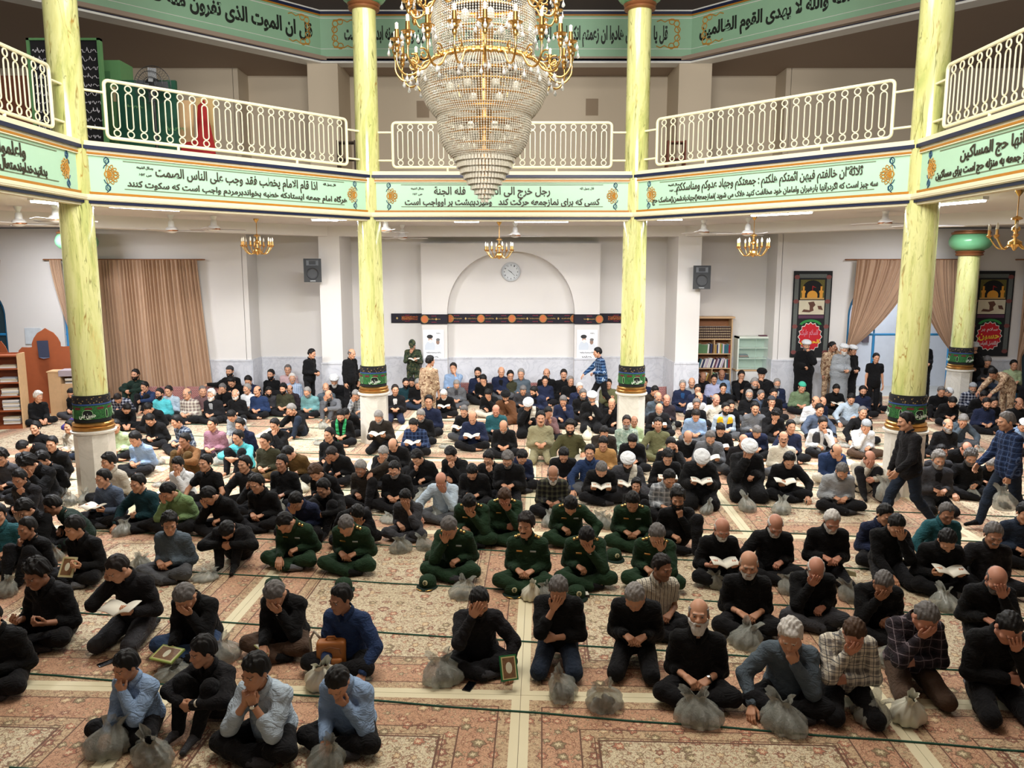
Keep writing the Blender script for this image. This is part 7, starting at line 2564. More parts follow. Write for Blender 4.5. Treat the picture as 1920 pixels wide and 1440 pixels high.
# ------------------------------------------------------------------ the congregation
# head x, head y, pose, arm on -x, arm on +x, body turn, lean, head pitch, head turn, top, trousers, hair, hair colour, [options] | label
CROWD = '''
235 1250 cross low chin -12 14 15 -12 lbl tro fringe k boy s=.88 | boy in light blue shirt covering his mouth, a bulging plastic bag before his knees
379 1222 knees shin shin -14 16 10 -28 coal tro fringe k boy band s=.92 | boy in black sweatshirt hugging his knees, pale band on one wrist
478 1260 cross fist fist -10 20 12 -12 pbl tro fringe k boy watch roll | youth in white shirt resting his chin on both fists
633 1280 cross low chin -10 22 48 4 lbl tro short k boy s=.96 | youth in mid-blue shirt with bowed head, one hand holding a grey bag in front
68 1077 cross book book -8 16 22 -6 blk tro curly k fat roll s=1.08 t=d | heavily built man in black holding a flat tablet low between both hands
219 1066 kneel cheek book -2 16 34 -22 coal dgr reced d s=1.04 | kneeling man in charcoal shirt, hand on cheek, open book on his lap
346 1120 cross low face -6 20 52 4 blk jean short s b s=1.02 | grey-haired man in black jumper and blue jeans, face in his hand
515 1115 cross low face -8 18 50 0 blk btr short s watch s=1.02 | man in black shirt and brown trousers covering his face, white cuff at wrist
638 1123 cross low side -10 12 12 -22 navy2 tro short k boy t=d | youth in dark blue jumper behind the orange-brown backpack
899 1129 cross brow side 6 15 24 10 coal tro short k beard t=m | bearded man in black, hand at forehead, sitting by a green book
1047 1107 kneel face fold -2 10 36 2 blk dje short s roll t=m | grey-haired kneeling man in black with hand over his face, beside the pale carpet seam
1190 1120 kneel lap lap -8 14 48 -6 blk tro short g b | grey-haired kneeling man in black looking down at clasped hands
1310 1152 cross lap lap -8 8 -8 -4 blk tro bald g bigbeard old whitebeard watch roll s=1.04 | white-bearded man in black with wristwatch, gazing up over clasped hands
1242 1064 cross lap lap 10 12 12 26 stripe:crm tro short d stubble short t=d | dark-haired man in short-sleeved white striped shirt
1404 1058 cross lap lap -6 10 14 -6 blk tro bald w beard b roll s=1.04 | man in black with short white beard, hands crossed at his shins, plastic bag in front
1482 1193 cross side chin -14 18 26 -6 slt tro full w b s=1.04 | white-haired man in slate grey shirt with hand at mouth
1602 1188 kneel face fold -6 16 46 0 check:crm tro reced b c t=r | kneeling man in pale checked shirt pinching his nose
1737 1158 kneel face fold -4 18 48 10 check:plum btr reced s b t=r s=1.04 | balding kneeling man in dark plum checked shirt, head in hand
1893 1178 kneel fold face -6 16 44 0 blk tro reced k b t=r s=1.06 | balding man in black at the far edge, face covered, nearest the front
1530 1068 cross face lap -6 16 44 -4 blk dgr bald w beard old t=r | bald white-fringed man in black shirt with hand across his face
1657 1094 cross face lap -10 20 48 0 blk tro short s moustache b t=d | stocky man in black with cropped grey hair, hand over brow, between two plastic bags
1869 1087 kneel lap face -8 16 34 -4 blk tro bald s beard b t=r | balding bearded man in black with spread fingers on forehead
-22 1160 cross lap lap 0 14 20 0 blk tro short k | person in black cut off at the very edge, only knee and sleeve showing
50 990 knees fist lap -12 14 10 -6 blk tro short k boy t=d s=.95 | boy in black at the edge, fist at mouth, in front of the teal-shirted person
139 990 cross lap book -10 16 18 -18 blk tro fringe k boy | boy in black beside an ornate framed book cover
98 948 cross lap side -40 34 30 -20 dgn tro short k t=d | man in dark green jumper bending forward
46 955 cross face fist -8 22 40 0 blk tro full k boy | boy in black hiding behind both hands, just behind the fist-at-mouth boy
-4 965 cross lap lap 16 12 10 10 tea tro short k | person in teal cut off by the edge of the picture
36 897 cross lap fist -8 14 26 6 coal tro short k boy fat t=d | plump boy in black shirt with chin on fist
52 870 cross face face -4 22 50 0 blk tro curly k boy d=-0.45 | boy in black with both hands on his bowed face
44 838 cross low low -20 46 70 0 blk tro short k boy | boy in black bent double so only his back shows
2 858 cross lap lap 6 16 20 6 dgr tro curly k | curly-haired person in patterned black at the edge
114 862 cross lap lap -8 16 32 -10 blk gtr full k moustache t=m | youth in black with grey trousers looking down, bag beside him
97 832 cross lap lap -6 14 8 14 blk tro short k boy | boy in black looking sideways, in front of the white-shirted boy
66 802 cross lap lap -6 12 4 4 blk gtr short k boy s=.95 | small boy in black with pale grey jeans under the bookshelf end
130 800 cross lap lap -10 12 4 -8 crm dje short k boy s=.95 | boy in cream shirt close beside the white plinth
146 773 knees shin fist 20 16 10 10 purp tro short k boy s=.9 | boy in purple half hidden behind the white plinth
72 744 cross low low 50 12 12 20 blk tro full w old | white-haired man in black sitting sideways before the partition
134 738 cross lap lap -4 14 34 6 blk dgr short k beard | dark-haired man in black leaning against the low cupboard
203 866 cross lap lap -16 14 8 -14 bei tro full k boy | youth in pale beige shirt seated right against the white plinth
193 897 cross book book -16 14 10 -8 sltb tro short k boy | boy in grey-blue shirt with an open brown book
258 906 cross side fold -10 16 14 -8 dte tro short k boy | boy in dark teal shirt, one arm across his middle
315 922 cross face lap -8 22 42 -18 grn tro short k boy | boy in grass green shirt hiding his face
391 930 cross face lap -16 26 50 -12 blk tro short k boy | boy in black beside the green-shirted boy, face pressed to his hand
318 982 cross lap lap -6 14 16 34 slt gtr full k boy fat | stocky boy in slate shirt with head turned aside
426 995 knees shin shin 4 34 72 0 blk tro short k boy | boy in black curled up, forehead on knees
253 823 cross lap lap -10 16 24 -10 lbl tro fringe k | youth in light blue shirt looking down, just past the white plinth
333 872 cross lap chin -8 16 14 0 wht tro fringe k boy s=.92 | boy in white shirt with cheek in his hand
385 868 cross side side -10 8 4 -8 blk tro short k boy short | boy in black short-sleeved tee leaning on straight arms
458 870 cross side lap -10 12 6 -10 coal tro short k boy | boy in black shirt staring ahead, beside the short-sleeved boy
474 905 cross cheek lap 0 18 28 0 blk tro full k boy d=0.5 | boy in black with hand to his cheekbone, behind the curled-up boy
346 826 knees chin shin -14 18 10 -6 brn obr short k t=d | youth in brown shirt with knees drawn up
446 820 knees shin shin -12 16 10 -12 tur tro short k boy roll | youth in bright turquoise shirt hugging his knees
398 795 cross lap lap -8 10 4 -6 mau tro short k boy | smiling boy in mauve shirt
450 797 cross lap lap -6 14 16 -4 nvy tro short k boy | youth in navy behind the turquoise-shirted youth
434 780 cross low low -12 26 48 0 lgr tro short k boy | boy in pale grey shirt bent over his phone
331 790 cross lap lap -30 16 20 -12 check:sltb tro short k | young man in blue checked shirt turned aside
281 787 cross lap lap -8 20 44 0 blk tro short k boy | youth in black jumper looking down, before the crouching one
278 766 cross face lap -8 26 52 0 blk tro short k | crouching man in black, hands to his face
271 725 knees fist shin -10 14 14 -4 navy2 tro short k | man in blue shirt with hand at mouth below the brown curtain
299 738 cross lap lap -4 10 6 -8 tur tro short k beard glasses | bearded man in turquoise shirt and glasses
316 733 cross lap lap -4 10 10 0 pbl tro short d | man in pale shirt behind the turquoise-shirted bearded man
350 738 cross lap lap -6 10 12 -6 check:bei tro bald s moustache old glasses s=1.05 | balding man in beige plaid shirt and glasses
380 733 cross lap lap 4 10 10 30 mbr tro short s b | grey-haired man in mauve-brown shirt chatting to his neighbour
396 740 cross lap lap -4 10 6 -4 coal tro full w bigbeard old jacket in=lgr | white-bearded man in dark suit jacket
417 728 cross face lap -4 16 28 0 blk tro short s | man in black holding his brow, behind the white-bearded suit
431 696 cross out lap -4 4 6 0 blk tro cap k darkcap beard | man in dark cap sprawled against the wall, arm along the bolster
434 716 cross lap lap -4 18 40 0 blk tro short k d=-0.45 | man in black with bowed head under the dark-capped man
441 739 cross lap lap -4 10 10 4 blk tro bald w beard old | white-haired man with white beard in plain black
463 729 cross lap lap -8 10 8 -14 wht tro short g moustache | grey-haired man in white shirt among black clothes
466 714 cross lap lap -4 16 30 8 nvy tro short k | man in navy with lowered head near the pale wall corner
254 702 knees shin shin -4 6 4 0 dgn dgn short k beard | soldier in dark uniform sitting against the brown curtain
221 747 cross lap lap 10 34 60 0 check:nvy tro short d | person in navy checked shirt partly hidden by the cloth-wrapped column
238 766 cross low low 34 34 58 20 blk tro short k | man in black stooping beside the column cloth
217 799 cross lap lap 16 14 16 20 pgr tro short k | person in pale green shirt mostly hidden behind the white plinth
482 733 cross lap lap -4 10 10 -8 navy2 tro bald k moustache | man in navy shirt with receding hair and clasped hands
504 734 cross lap lap 8 14 20 20 dgr tro short k beard d=0.4 | dark-bearded man just behind the navy-shirted one
508 702 cross lap lap -4 6 4 -4 blk tro short k beard | young bearded man in black leaning on the wall marble
531 729 cross lap lap -4 10 10 -4 dol tro full k beard | black-bearded man in dark olive shirt
548 709 cross lap lap 6 10 10 12 stripe:lbl tro short w moustache d=-0.45 | white-haired man in striped light blue shirt
540 693 cross lap lap 0 6 10 14 pnk tro short s | grey-haired man in pinkish shirt behind the striped shirt
543 730 cross lap lap -4 12 20 0 plum tro bald d d=0.4 | bald head showing between the olive and teal shirts
576 735 cross lap lap -4 14 28 -6 seag tro short g beard | grey-bearded man in sea-green shirt reading
616 741 knees face shin -10 18 30 -10 gry gtr bald s beard jacket in=blk | man in grey suit with hand to his face
611 727 cross lap lap 6 10 10 10 slt tro bald g beard | grey-bearded man in slate behind the grey suit
627 714 cross lap lap 6 12 24 8 blk tro turban w bigbeard robe old | white-turbaned cleric seated beside the standing men
585 663 stand lap lap 70 6 16 6 blk tro short k moustache d=0.6 | man standing in black, hands in front, facing sideways by the marble
660 663 stand hang hang 58 6 16 4 blk tro bald s old s=1.02 d=0.5 | bald man in black standing by the slim column
678 702 cross fist lap 10 12 10 8 blk tro short k | man in black squeezed behind the slim column
667 741 cross face lap -10 20 36 0 check:lgr gtr short g | grey-haired man in pale patterned shirt with hand on face
652 776 cross face lap -6 30 54 0 blk tro short k | man in black doubled over, face in hand, before the patterned shirt
546 768 one cheek shin -24 22 30 -16 blk dje short g b | grey-haired man in black with one jeans knee raised
617 815 cross lap lap -8 10 4 -14 blk tro short k boy | boy in black sitting alone on the open carpet
515 797 cross lap chin -8 18 18 -6 blk tro short k boy | boy in black, fist under chin, behind the olive shirt
497 827 cross lap lap -10 12 8 -12 dol obr short k boy | boy in dark olive shirt
540 850 cross face lap -10 28 50 -16 obr tro short k boy | boy in brown-olive shirt hiding his face
528 868 cross lap lap -8 10 4 -4 blk tro short k boy t=d | boy in black shirt facing forward below the brown-olive shirt
622 851 cross face lap -14 28 48 -8 blk tro reced d t=d | man in black bent over with hand across his eyes, book beside him
592 886 cross lap lap -14 24 44 -14 blk tro full b boy | brown-haired boy in black looking down
676 878 one lap knee -8 18 34 -4 brk tro short g old moustache t=d | lean older man in brown-black shirt, hand hanging over his knee
606 915 knees shin shin -8 16 30 -14 blk tro short k boy | boy in black hugging knees between the older man and a phone user
555 940 cross face lap -8 28 50 0 nvy tro short k boy | boy in dark navy rubbing his eyes
482 907 cross lap lap -10 16 20 -10 blk tro short k boy | broad youth in black next to the pale white bag
534 980 cross low lap -10 26 56 -8 mil mil reced k epaulettes s=1.05 | officer in dark green with black receding hair, silver shoulder pips, head bowed
649 986 cross lap lap -6 24 54 6 mil mil short s epaulettes s=1.05 | grey-haired officer in dark green with gold shoulder pips, hands together
670 963 cross lap face 20 40 66 10 blk tro short k boy | boy in black lying over his knees behind the grey-haired officer
760 934 cross lap face -8 16 36 4 dgr dgr short k boy roll s=.92 | boy in dark grey shirt, spread hand over his face, plastic bag in front
739 880 cross lap lap -4 14 32 0 blk tro reced k beard greybeard b glasses t=m | grey-bearded man in black with thin-rimmed glasses and high forehead
719 850 cross face lap -4 22 46 6 blk tro short g beard | silver-haired man in black, forehead in hand, below a balding head
737 835 cross lap lap -4 22 54 0 blk tro bald d | balding man in black with chin on chest
782 858 cross fist lap -14 26 40 -10 blk tro full k boy | youth in black leaning over with hand at mouth
845 853 cross lap chin -12 22 34 -12 blk tro full k boy | slim youth in black, chin propped on his hand
827 902 cross side face -4 16 46 4 pbl gtr bald d watch t=r | bald man in white shirt with hand covering his face
885 885 cross lap lap -4 20 52 0 blk tro short k glasses | man in black and glasses with bent head
880 945 cross lap face -4 24 58 0 mil mil short k epaulettes s=1.05 | black-haired officer in dark green with gold pips, face in hand, behind another officer
842 990 cross face lap -6 20 48 -8 mil mil short s epaulettes s=1.05 | greying officer in dark green, hand at forehead, two caps at his knee
946 933 cross fold face 0 18 50 2 mil mil reced b epaulettes t=r s=1.05 | reddish-haired officer in dark green gripping his forehead
916 860 cross lap chin -8 18 30 -10 blk tro short k boy glasses | bespectacled boy in black holding his chin
952 862 kneel lap lap -4 14 34 -4 blk tro full s beard glasses jacket in=blk | grey-haired bearded man in black coat
691 780 cross lap lap 2 16 30 6 blk tro short k beard scarf | bearded man in black wearing a bright green scarf
710 782 kneel book book -4 16 38 0 brk tro short g beard | grey-haired kneeling man in dark brown shirt reading
775 797 cross book book -2 16 36 -4 check:navy2 tro short k moustache | man in dark blue checked shirt with book
789 779 cross lap lap -4 14 34 0 blk tro short g beard | grey-bearded man in black behind the blue check
804 753 cross lap lap -10 12 4 14 nvy tro short k boy d=-0.5 | youth in navy looking up sideways
741 731 kneel lap lap 10 10 2 10 coal nvy short d stubble jacket in=wht | man in black suit with white shirt seated against the slim plinth
761 718 cross lap lap 4 10 10 14 dte tro short k beard | man in dark teal near the camouflaged soldiers
784 720 cross lap lap 6 16 34 10 blk dje short g d=-0.3 | grey-haired man in black bending beside the desert-camouflage soldier
772 716 cross lap lap 0 16 30 0 blk tro short k d=0.2 | dark head just showing between the teal shirt and a grey head
807 677 stand hang hang 160 6 6 -20 camo:sand camo:sand short k boy roll | soldier in sandy desert camouflage standing with his back turned
773 648 stand chin book 4 6 36 0 camo:dcam camo:dcam field_cap k | soldier in green camouflage and cap standing to read a booklet
832 740 cross book book 2 24 46 -4 blk tro short w beard | white-bearded man in black reading over his knees
856 721 cross lap lap 6 16 36 6 gry gtr short g beard jacket in=dgr | grey-haired man in grey jacket looking at the floor
850 690 cross lap face 0 2 6 0 lbl gtr short d roll | man in light blue shirt seated highest against the wall, hand on his face
896 699 cross lap fist -2 8 10 0 nvy tro short k beard | man in navy beside a red bolster in the niche
906 712 cross lap face -4 18 34 0 blk tro short k d=-0.45 | man in black shielding his eyes in front of the navy one
940 697 cross lap lap 0 8 10 10 nvy gtr bald g jacket in=blk | grey-haired man in blue jacket in the niche
957 704 cross lap lap 0 8 14 12 dol tro short k glasses d=-0.4 | bespectacled man in dark green shirt in the niche
915 739 cross lap face -6 22 46 0 blk bei short k boy | youth in black with beige trousers, face in hand
948 744 cross lap chin 4 16 26 0 rbr rbr turban k blackturban beard robe | black-turbaned cleric in brown robe
870 771 cross book lap -4 14 30 -4 blk gtr short s | grey-haired man in black with light trousers, looking at a booklet
886 783 cross book book -2 14 34 0 nvy tro bald d fat s=1.05 | bald man in navy holding an open book on his knees
930 770 cross lap lap 0 12 28 0 tea tro bald b t=r | bald man in teal-green shirt
944 800 cross lap lap 0 16 44 0 blk tro bald k beard greybeard | bald man in black with grey goatee looking straight down
977 701 cross lap lap 0 8 10 -4 slt tro short g | man in slate blue shirt between niche bolsters
1025 700 cross lap lap 0 8 6 0 blk tro bald d | bald man in black against the niche bolster
1022 714 cross lap lap 2 10 12 0 nvy tro short k boy | young man in navy tee with red print, in front of the bald one
1057 702 cross lap lap 0 6 8 0 blk tro short d moustache | moustached man in black with fists closed, leaning on the niche
1070 714 cross lap lap 6 10 8 10 blk tro short g | grey-haired man in black half turned, near the poster block
981 732 cross lap lap 4 22 40 4 dgr tro short s | grey-haired man in dark grey bending toward his neighbour
1001 734 cross lap lap -30 18 30 -20 nvy tro short k beard jacket in=blk | man in navy jacket leaning to whisper
991 759 kneel face lap 0 20 42 -6 blk tro turban k beard robe shawl | white-turbaned cleric covering his eyes, pale shawl down his front
1028 774 cross brow fist 10 20 28 10 mbr tro short k t=d | man in mauve-brown raising both hands before his face
1056 752 cross lap fist -4 16 34 0 nvy tro short s moustache | grey-haired man in dark navy with hand at chin
1087 727 cross lap lap 4 10 10 10 nvy tro short w jacket in=blk | white-haired man in dark jacket seated below the poster
1093 739 cross lap lap 4 14 20 10 blk tro short s beard | grizzled bearded man in black beside the hand-on-mouth cleric
1110 746 kneel lap chin 0 10 24 0 blk tro turban s beard robe shawl | white-turbaned cleric with hand on mouth and cream under-robe
1141 720 cross cross cross 0 8 6 -4 okh tro short k jacket | man in khaki jacket with folded arms beside the slim column
1120 661 walk reach lap -78 8 14 -6 check:blu tro short k | man in blue plaid shirt walking across by the niche
1147 757 cross fist lap -6 14 24 -4 blk tro bald d | balding man in black, fist at mouth, against the slim plinth
1014 784 kneel lap lap 2 6 4 0 kha kha short k moustache watch s=1.05 fat | stout moustached man in light khaki shirt
1069 801 cross side knee 0 8 8 0 olv bei full k beard s=1.05 | black-bearded man in olive shirt with baggy beige trousers
1133 811 cross face lap 0 18 40 0 brk btr reced k jacket in=blk | balding man in brown jacket leaning on his hand
1106 848 cross side lap -2 10 8 -6 navy2 gtr short k boy | boy in blue shirt with grey trousers
1131 832 cross lap lap -2 14 30 -4 tan tro short k boy | youth in tan-orange shirt looking down
1175 791 cross lap lap 0 8 6 -8 camo:pcam camo:pcam short d beard greybeard t=d | grey-bearded man in pale green camouflage shirt
1189 790 cross lap lap 0 8 6 -4 pgr gtr bald d t=d d=0.45 | brown bald head just behind the pale camouflage shirt
1234 795 cross side lap -4 6 2 -8 okh okh short k stubble sunglasses | man in olive-khaki shirt with sunglasses pushed up
1186 827 cross lap lap -6 20 48 0 blk tro short k boy | youth in black with bowed head in front of the camouflage shirt
1258 834 cross lap cheek -4 14 20 6 blk tro short k beard boy | young bearded man in black with palm to his cheek
1252 857 cross book book -4 18 34 0 blk tro full k | youth in black reading behind the pale checked shirt
1177 866 cross book book -4 18 34 0 dgr tro turban k bigbeard robe shawl | white-turbaned cleric in grey cloak reading
1315 862 kneel book book -4 18 46 0 blk tro turban k beard robe s=1.04 | white-turbaned cleric in black reading an open book with both hands
1404 843 kneel face lap -4 12 40 0 blk tro turban k robe s=1.08 | white-turbaned cleric in wide black cloak with hand over his face
1128 880 cross book book -2 24 56 2 blk tro short s b | grey-haired man in black jumper bent low over a large book
1037 889 cross lap lap 2 14 34 0 check:coal tro bald g bigbeard old whitebeard t=d | white-bearded old man in dark plaid jumper
1057 853 cross lap lap 0 18 44 2 blk tro short k boy | youth in black reading, beside the boy in blue
979 857 cross lap lap 10 22 48 16 nvy tro short k boy | youth in dark navy seated behind the black coat
1193 911 knees lap lap -4 8 0 -4 blk tro full k boy s=.8 | small boy peeping over the green-uniformed officers
1186 941 cross lap lap -4 18 44 -2 mil mil short k epaulettes stubble s=1.05 | officer in dark green reading something, small boy behind him
1070 948 cross lap side 0 26 62 2 mil mil short k epaulettes s=1.05 | officer in dark green bowed so low only black hair shows
986 985 cross lap lap -6 8 8 -12 mil mil full d moustache epaulettes s=1.05 | young moustached officer in dark green looking up
1100 1008 cross lap face 0 22 56 2 mil mil reced k epaulettes watch s=1.05 | officer in dark green with thinning crown and wristwatch, face in hand
1232 1004 cross lap face -12 20 42 16 mil mil short s epaulettes s=1.05 | grizzled officer in dark green with cheek in his hand, cap beside him
1255 897 cross lap lap 4 16 34 8 check:lgr tro short k stubble | man in pale grey checked shirt
1271 935 one lap fist 6 12 14 -14 blk tro full k beard s=1.04 | long-haired bearded man in black, fist at lips, leg stretched out
1354 992 cross book book 2 14 26 2 blk tro bald w beard old b roll t=r | white-bearded balding man in black reading an open book
1208 717 cross lap lap 0 12 20 -4 nvy tro short k | man in dark navy behind the slim column
1228 733 cross lap lap 6 16 34 20 brk tro short k | man in brown vest beside the tilted red bolster
1234 745 cross lap lap 0 14 28 16 slt tro bald g beard | grey man in slate shirt turned away
1250 750 cross lap lap 0 12 20 6 plum tro bald b t=r | red-faced bald man behind the slate shirt
1236 767 cross book book -4 16 36 -4 coal tro bald g beard | balding man in charcoal shirt with a booklet
1280 722 cross lap lap -4 8 4 -4 nvy nvy short g jacket in=blu | grey-haired man in dark suit with bright blue shirt
1297 717 cross lap lap -4 8 6 0 lgr gtr bald g moustache d=0.35 | grey-haired man in pale shirt beside the bookcase foot
1308 730 cross lap lap -4 10 10 4 nvy nvy short k glasses jacket in=pbl | bespectacled man in dark suit jacket
1339 711 cross lap lap -6 10 8 -4 lav tro short k moustache | man in lavender shirt before the bookcase
1353 702 cross lap lap -4 8 14 4 lbl tro bald d t=d | dark-faced balding man in light blue shirt before the bookcase
1356 728 cross lap lap -4 12 12 0 blk tro short k boy | young man in black below the lavender shirt
1311 745 cross lap lap 6 14 14 26 wht tro bald d short | balding man in white tee
1343 749 cross side lap 4 12 10 14 crm tro bald g short t=r | bald man in cream polo shirt
1306 758 cross lap lap -4 10 14 0 blk tro short s t=d | grey-haired dark-faced man in black below the white tee
1305 779 cross lap lap -6 20 40 0 lbl gtr short d | man in light blue shirt with bent head
1361 766 cross lap lap -2 12 10 12 pbl gtr short k beard vest yellow glasses | bearded man in yellow safety vest
1416 765 cross lap lap -4 10 14 -4 gry tro short k moustache s=1.04 | moustached man in grey shirt
1405 740 cross lap lap -6 10 10 -6 blk gtr short g glasses beard | grey man in black wearing glasses, behind the grey shirt
1427 740 cross lap lap 10 14 16 20 sltb tro short s d=0.35 | grey-haired man in blue-grey leaning his head
1390 704 knees chin shin -4 6 14 0 blk tro short d | man in black with hand to mouth below the glazed cabinet
1428 702 knees chin shin -2 6 16 0 blk tro turban s blackturban robe | black-turbaned cleric beside the glazed cabinet
1415 718 cross lap cheek -2 12 20 6 blk tro short g beard d=-0.4 | grey-bearded man with cheek in palm below the black-turbaned cleric
1351 806 cross book book -6 20 40 0 blk tro short k glasses jacket in=blk | man in black jacket and glasses bent over papers
1332 821 cross book book -6 18 36 0 gry gtr short s beard jacket in=dgr s=1.04 | grey-haired man in grey suit reading
1290 820 cross lap lap -6 18 42 0 blk tro bald d beard whitebeard | bald man in black with white beard looking down
1419 810 cross lap lap -8 26 54 0 nvy tro short s | grey-haired man in dark navy bent right over
1394 828 cross lap lap -2 14 30 0 coal tro bald d | bald crown just behind the wide-cloaked cleric
1370 761 cross lap lap -4 12 16 14 blk tro short k | dark head behind the yellow safety vest
1317 707 cross lap lap 0 16 34 14 coal tro bald d t=d | dark-faced bald man in black tucked behind the lavender shirt
1457 719 cross lap lap -2 8 6 -4 nvy nvy short g beard jacket in=lgr | grey-bearded man in navy suit by the wall corner
1451 738 cross lap lap -4 12 16 0 blk tro short k | man in black leaning forward before the navy suit
1447 753 cross fist lap -4 10 8 4 blk tro cap k boy darkcap | boy in black with dark cap, hand at mouth
1455 778 cross chin lap -6 22 44 12 blk tro curly k boy | dark-haired person in black bent over beside the grey shirt
1504 726 cross lap lap -2 14 24 8 sage tro cap d greencap s=1.05 | man in sage green shirt and bright green skullcap
1568 730 cross book book -2 12 30 -4 blk tro short k beard | black-bearded man in black reading at the soldier's feet
1618 733 cross lap lap -2 10 14 -4 nvy tro short k beard | bearded man in navy by the cloth-wrapped column
1639 724 cross lap lap 0 10 10 -20 dgr tro short k | dark head close behind the column by the doorway
1596 748 cross side lap -6 14 30 -2 pbl gtr short k moustache | man in pale blue-white shirt
1530 753 cross lap lap 6 14 24 8 wht tro bald b | balding man in white shirt behind the navy-grey one
1543 753 cross lap lap 10 14 24 10 nvy tro bald d d=0.45 | bald man in navy next to the white shirt
1537 768 cross side side 4 12 16 4 sltb tro short k | man in blue-grey shirt facing forward
1618 773 cross side lap -6 12 10 6 blk tro short s | grey-haired man in black
1543 794 cross lap chin 0 14 20 0 wht tro short d moustache vest | man in white shirt and grey waistcoat, hand at chin
1483 800 cross side lap 0 10 4 4 nvy tro short k | dark-haired man in navy looking up
1469 822 cross lap lap -8 8 4 -4 crm gtr bald d moustache glasses | bald man in cream shirt with glasses and moustache
1568 846 cross low face -6 22 50 10 navy2 bei bald d | bald man in dark blue shirt, hand over his face, booklet on knee
1624 799 cross face lap -2 16 34 4 wht btr cap g greycap | man in white shirt and grey cap beside the plinth
1480 863 cross book side -4 16 40 0 blk tro short k s=1.04 | young man in black reading a white booklet
1579 884 cross lap lap -4 16 46 0 lgr tro short s beard s=1.04 | grey-haired man in pale grey shirt with fingers interlaced
1671 860 knees face shin -6 20 34 10 bei coal bald b t=r | man in beige shirt holding his face, squeezed against the plinth
1698 790 walk carry swing -84 6 12 -4 coal dje short k moustache t=m | man in black walking past the column with a plastic bag
1886 790 walk swing carry -84 6 12 -4 check:navy2 dje short s stubble t=m | man in blue plaid shirt walking by the edge with a plastic bag
1722 790 cross lap lap -4 8 10 0 blk tro short s moustache t=m | grey moustached man in black behind the walking man
1778 797 cross lap lap -2 12 10 6 blk tro bald s bigbeard old greybeard | balding man in black with long grey beard
1806 788 cross face side -6 22 46 4 slt gtr short g watch | grey-haired man in slate shirt leaning on his hand
1812 842 cross lap face -4 28 56 0 blk tro bald b t=r | bald man in black bent forward holding his face
1744 848 cross lap lap 0 8 10 0 dgr tro reced k moustache t=r | dark moustached man behind the grey suit near the plinth
1760 862 kneel lap lap -6 8 14 -4 dgr tro full g beard old jacket in=blk s=1.02 | grey-haired bearded man in dark suit jacket, hands on thighs
1820 858 cross side lap -6 16 20 -8 blk tro curly s beard | grizzled bearded man in black beside the dark suit
1858 872 cross lap lap -10 26 46 0 blk tro short g d=0.45 | grey head in black leaning behind the plaid-shirted walker
1850 757 cross lap lap -6 10 20 -4 nvy tro short k beard | black-bearded man in navy shirt seated apart near the edge
1864 754 cross lap lap 0 12 20 0 blk tro short k d=0.3 | dark head behind the navy shirt near the edge
1786 754 cross lap lap -4 24 50 0 blk tro short k | man in black bent over, before the short column
1731 747 one fist lap -8 10 10 4 blk tro short k boy s=.75 short | small boy in black tee with hand at mouth
1765 734 cross lap lap -6 14 24 0 blk tro short s | man in black beside the small boy
1779 736 cross lap lap 14 22 50 30 check:nvy tro cap s whitecap d=0.2 | man in white skullcap and dark plaid
1824 727 cross lap lap -4 12 22 -8 check:nvy tro cap g greycap beard | bearded man in grey cap and plaid shirt
1845 743 cross lap lap -6 20 40 0 blk tro short k t=d | man in black bent beside the stooping soldier
1850 678 chair lap lap -8 14 36 0 dgr dje short s jacket in=blk d=-0.6 | man in dark suit sitting on a chair below the black banner
1862 700 bend reach reach -70 62 50 10 camo:sand camo:sand short k t=d | soldier in desert camouflage stooping over seated men
1901 684 chair lap lap -10 8 10 0 pgr tro short k | police officer in pale green shirt at the far edge
1512 648 stand lap chin 0 4 12 0 blk tro turban s robe beard | white-turbaned cleric in black standing before the black banner
1561 650 stand hang cheek 18 2 10 20 camo:sand camo:sand short k t=d | soldier in desert camouflage standing with hand to his cheek
1582 655 stand lap lap 14 4 12 14 lgr lgr turban w robe bigbeard | white-turbaned cleric in pale robe standing at the doorway
1599 657 stand lap lap 20 4 14 14 blk tro turban k robe d=0.45 | white-turbaned cleric in black standing behind the pale-robed one
1643 671 stand hang hang -4 4 8 0 blk tro short k boy s=.93 short | youth in black tee standing in the doorway
1735 645 stand lap lap 0 4 10 0 blk tro turban k robe | white-turbaned cleric half hidden behind the short column
1716 664 stand hang hang -10 4 10 0 blk tro short k short s=.97 | person in black standing between the two columns
1808 652 stand lap chin -4 4 14 -8 blk tro turban s robe beard | white-turbaned cleric in black standing just beyond the short column
1911 756 cross lap lap 0 10 14 0 blk tro bald d t=d | dark bald man in black at the edge
1919 797 cross lap lap -6 20 40 0 lbl tro cap k whitecap | person in white cap cut off at the edge
1454 985 cross side lap -6 14 34 4 blk tro bald w beard old t=r s=1.04 | white-haired balding man in black jacket beside the carpet seam
1560 977 kneel lap lap -4 10 30 0 blk tro short w beard old t=r s=1.02 | white-haired kneeling man in black jacket
1681 985 kneel low face -4 20 40 4 blk tro short k | dark-haired man in black, palm over mouth, white page on knee
1775 962 cross side lap -4 14 24 -2 tea tro short s t=d | man in deep blue-teal shirt in a sea of black
1660 965 cross lap lap 0 14 24 10 nvy tro short k boy | boy hidden behind the palm-over-mouth man
1776 1014 cross book book -6 18 46 -4 blk tro short k beard s=1.04 | young man in black with open pale book, in front of the teal-blue shirt
1863 1003 cross side lap -8 14 20 -4 coal tro short s moustache t=d s=1.05 | heavy-faced man in charcoal patterned shirt
1922 962 cross lap lap -6 14 20 0 dje tro short k | person in dark jeans cut off at the edge
'''
OPTS_BEARD = {'beard', 'stubble', 'bigbeard', 'moustache', 'goatee'}
PEOPLE = []
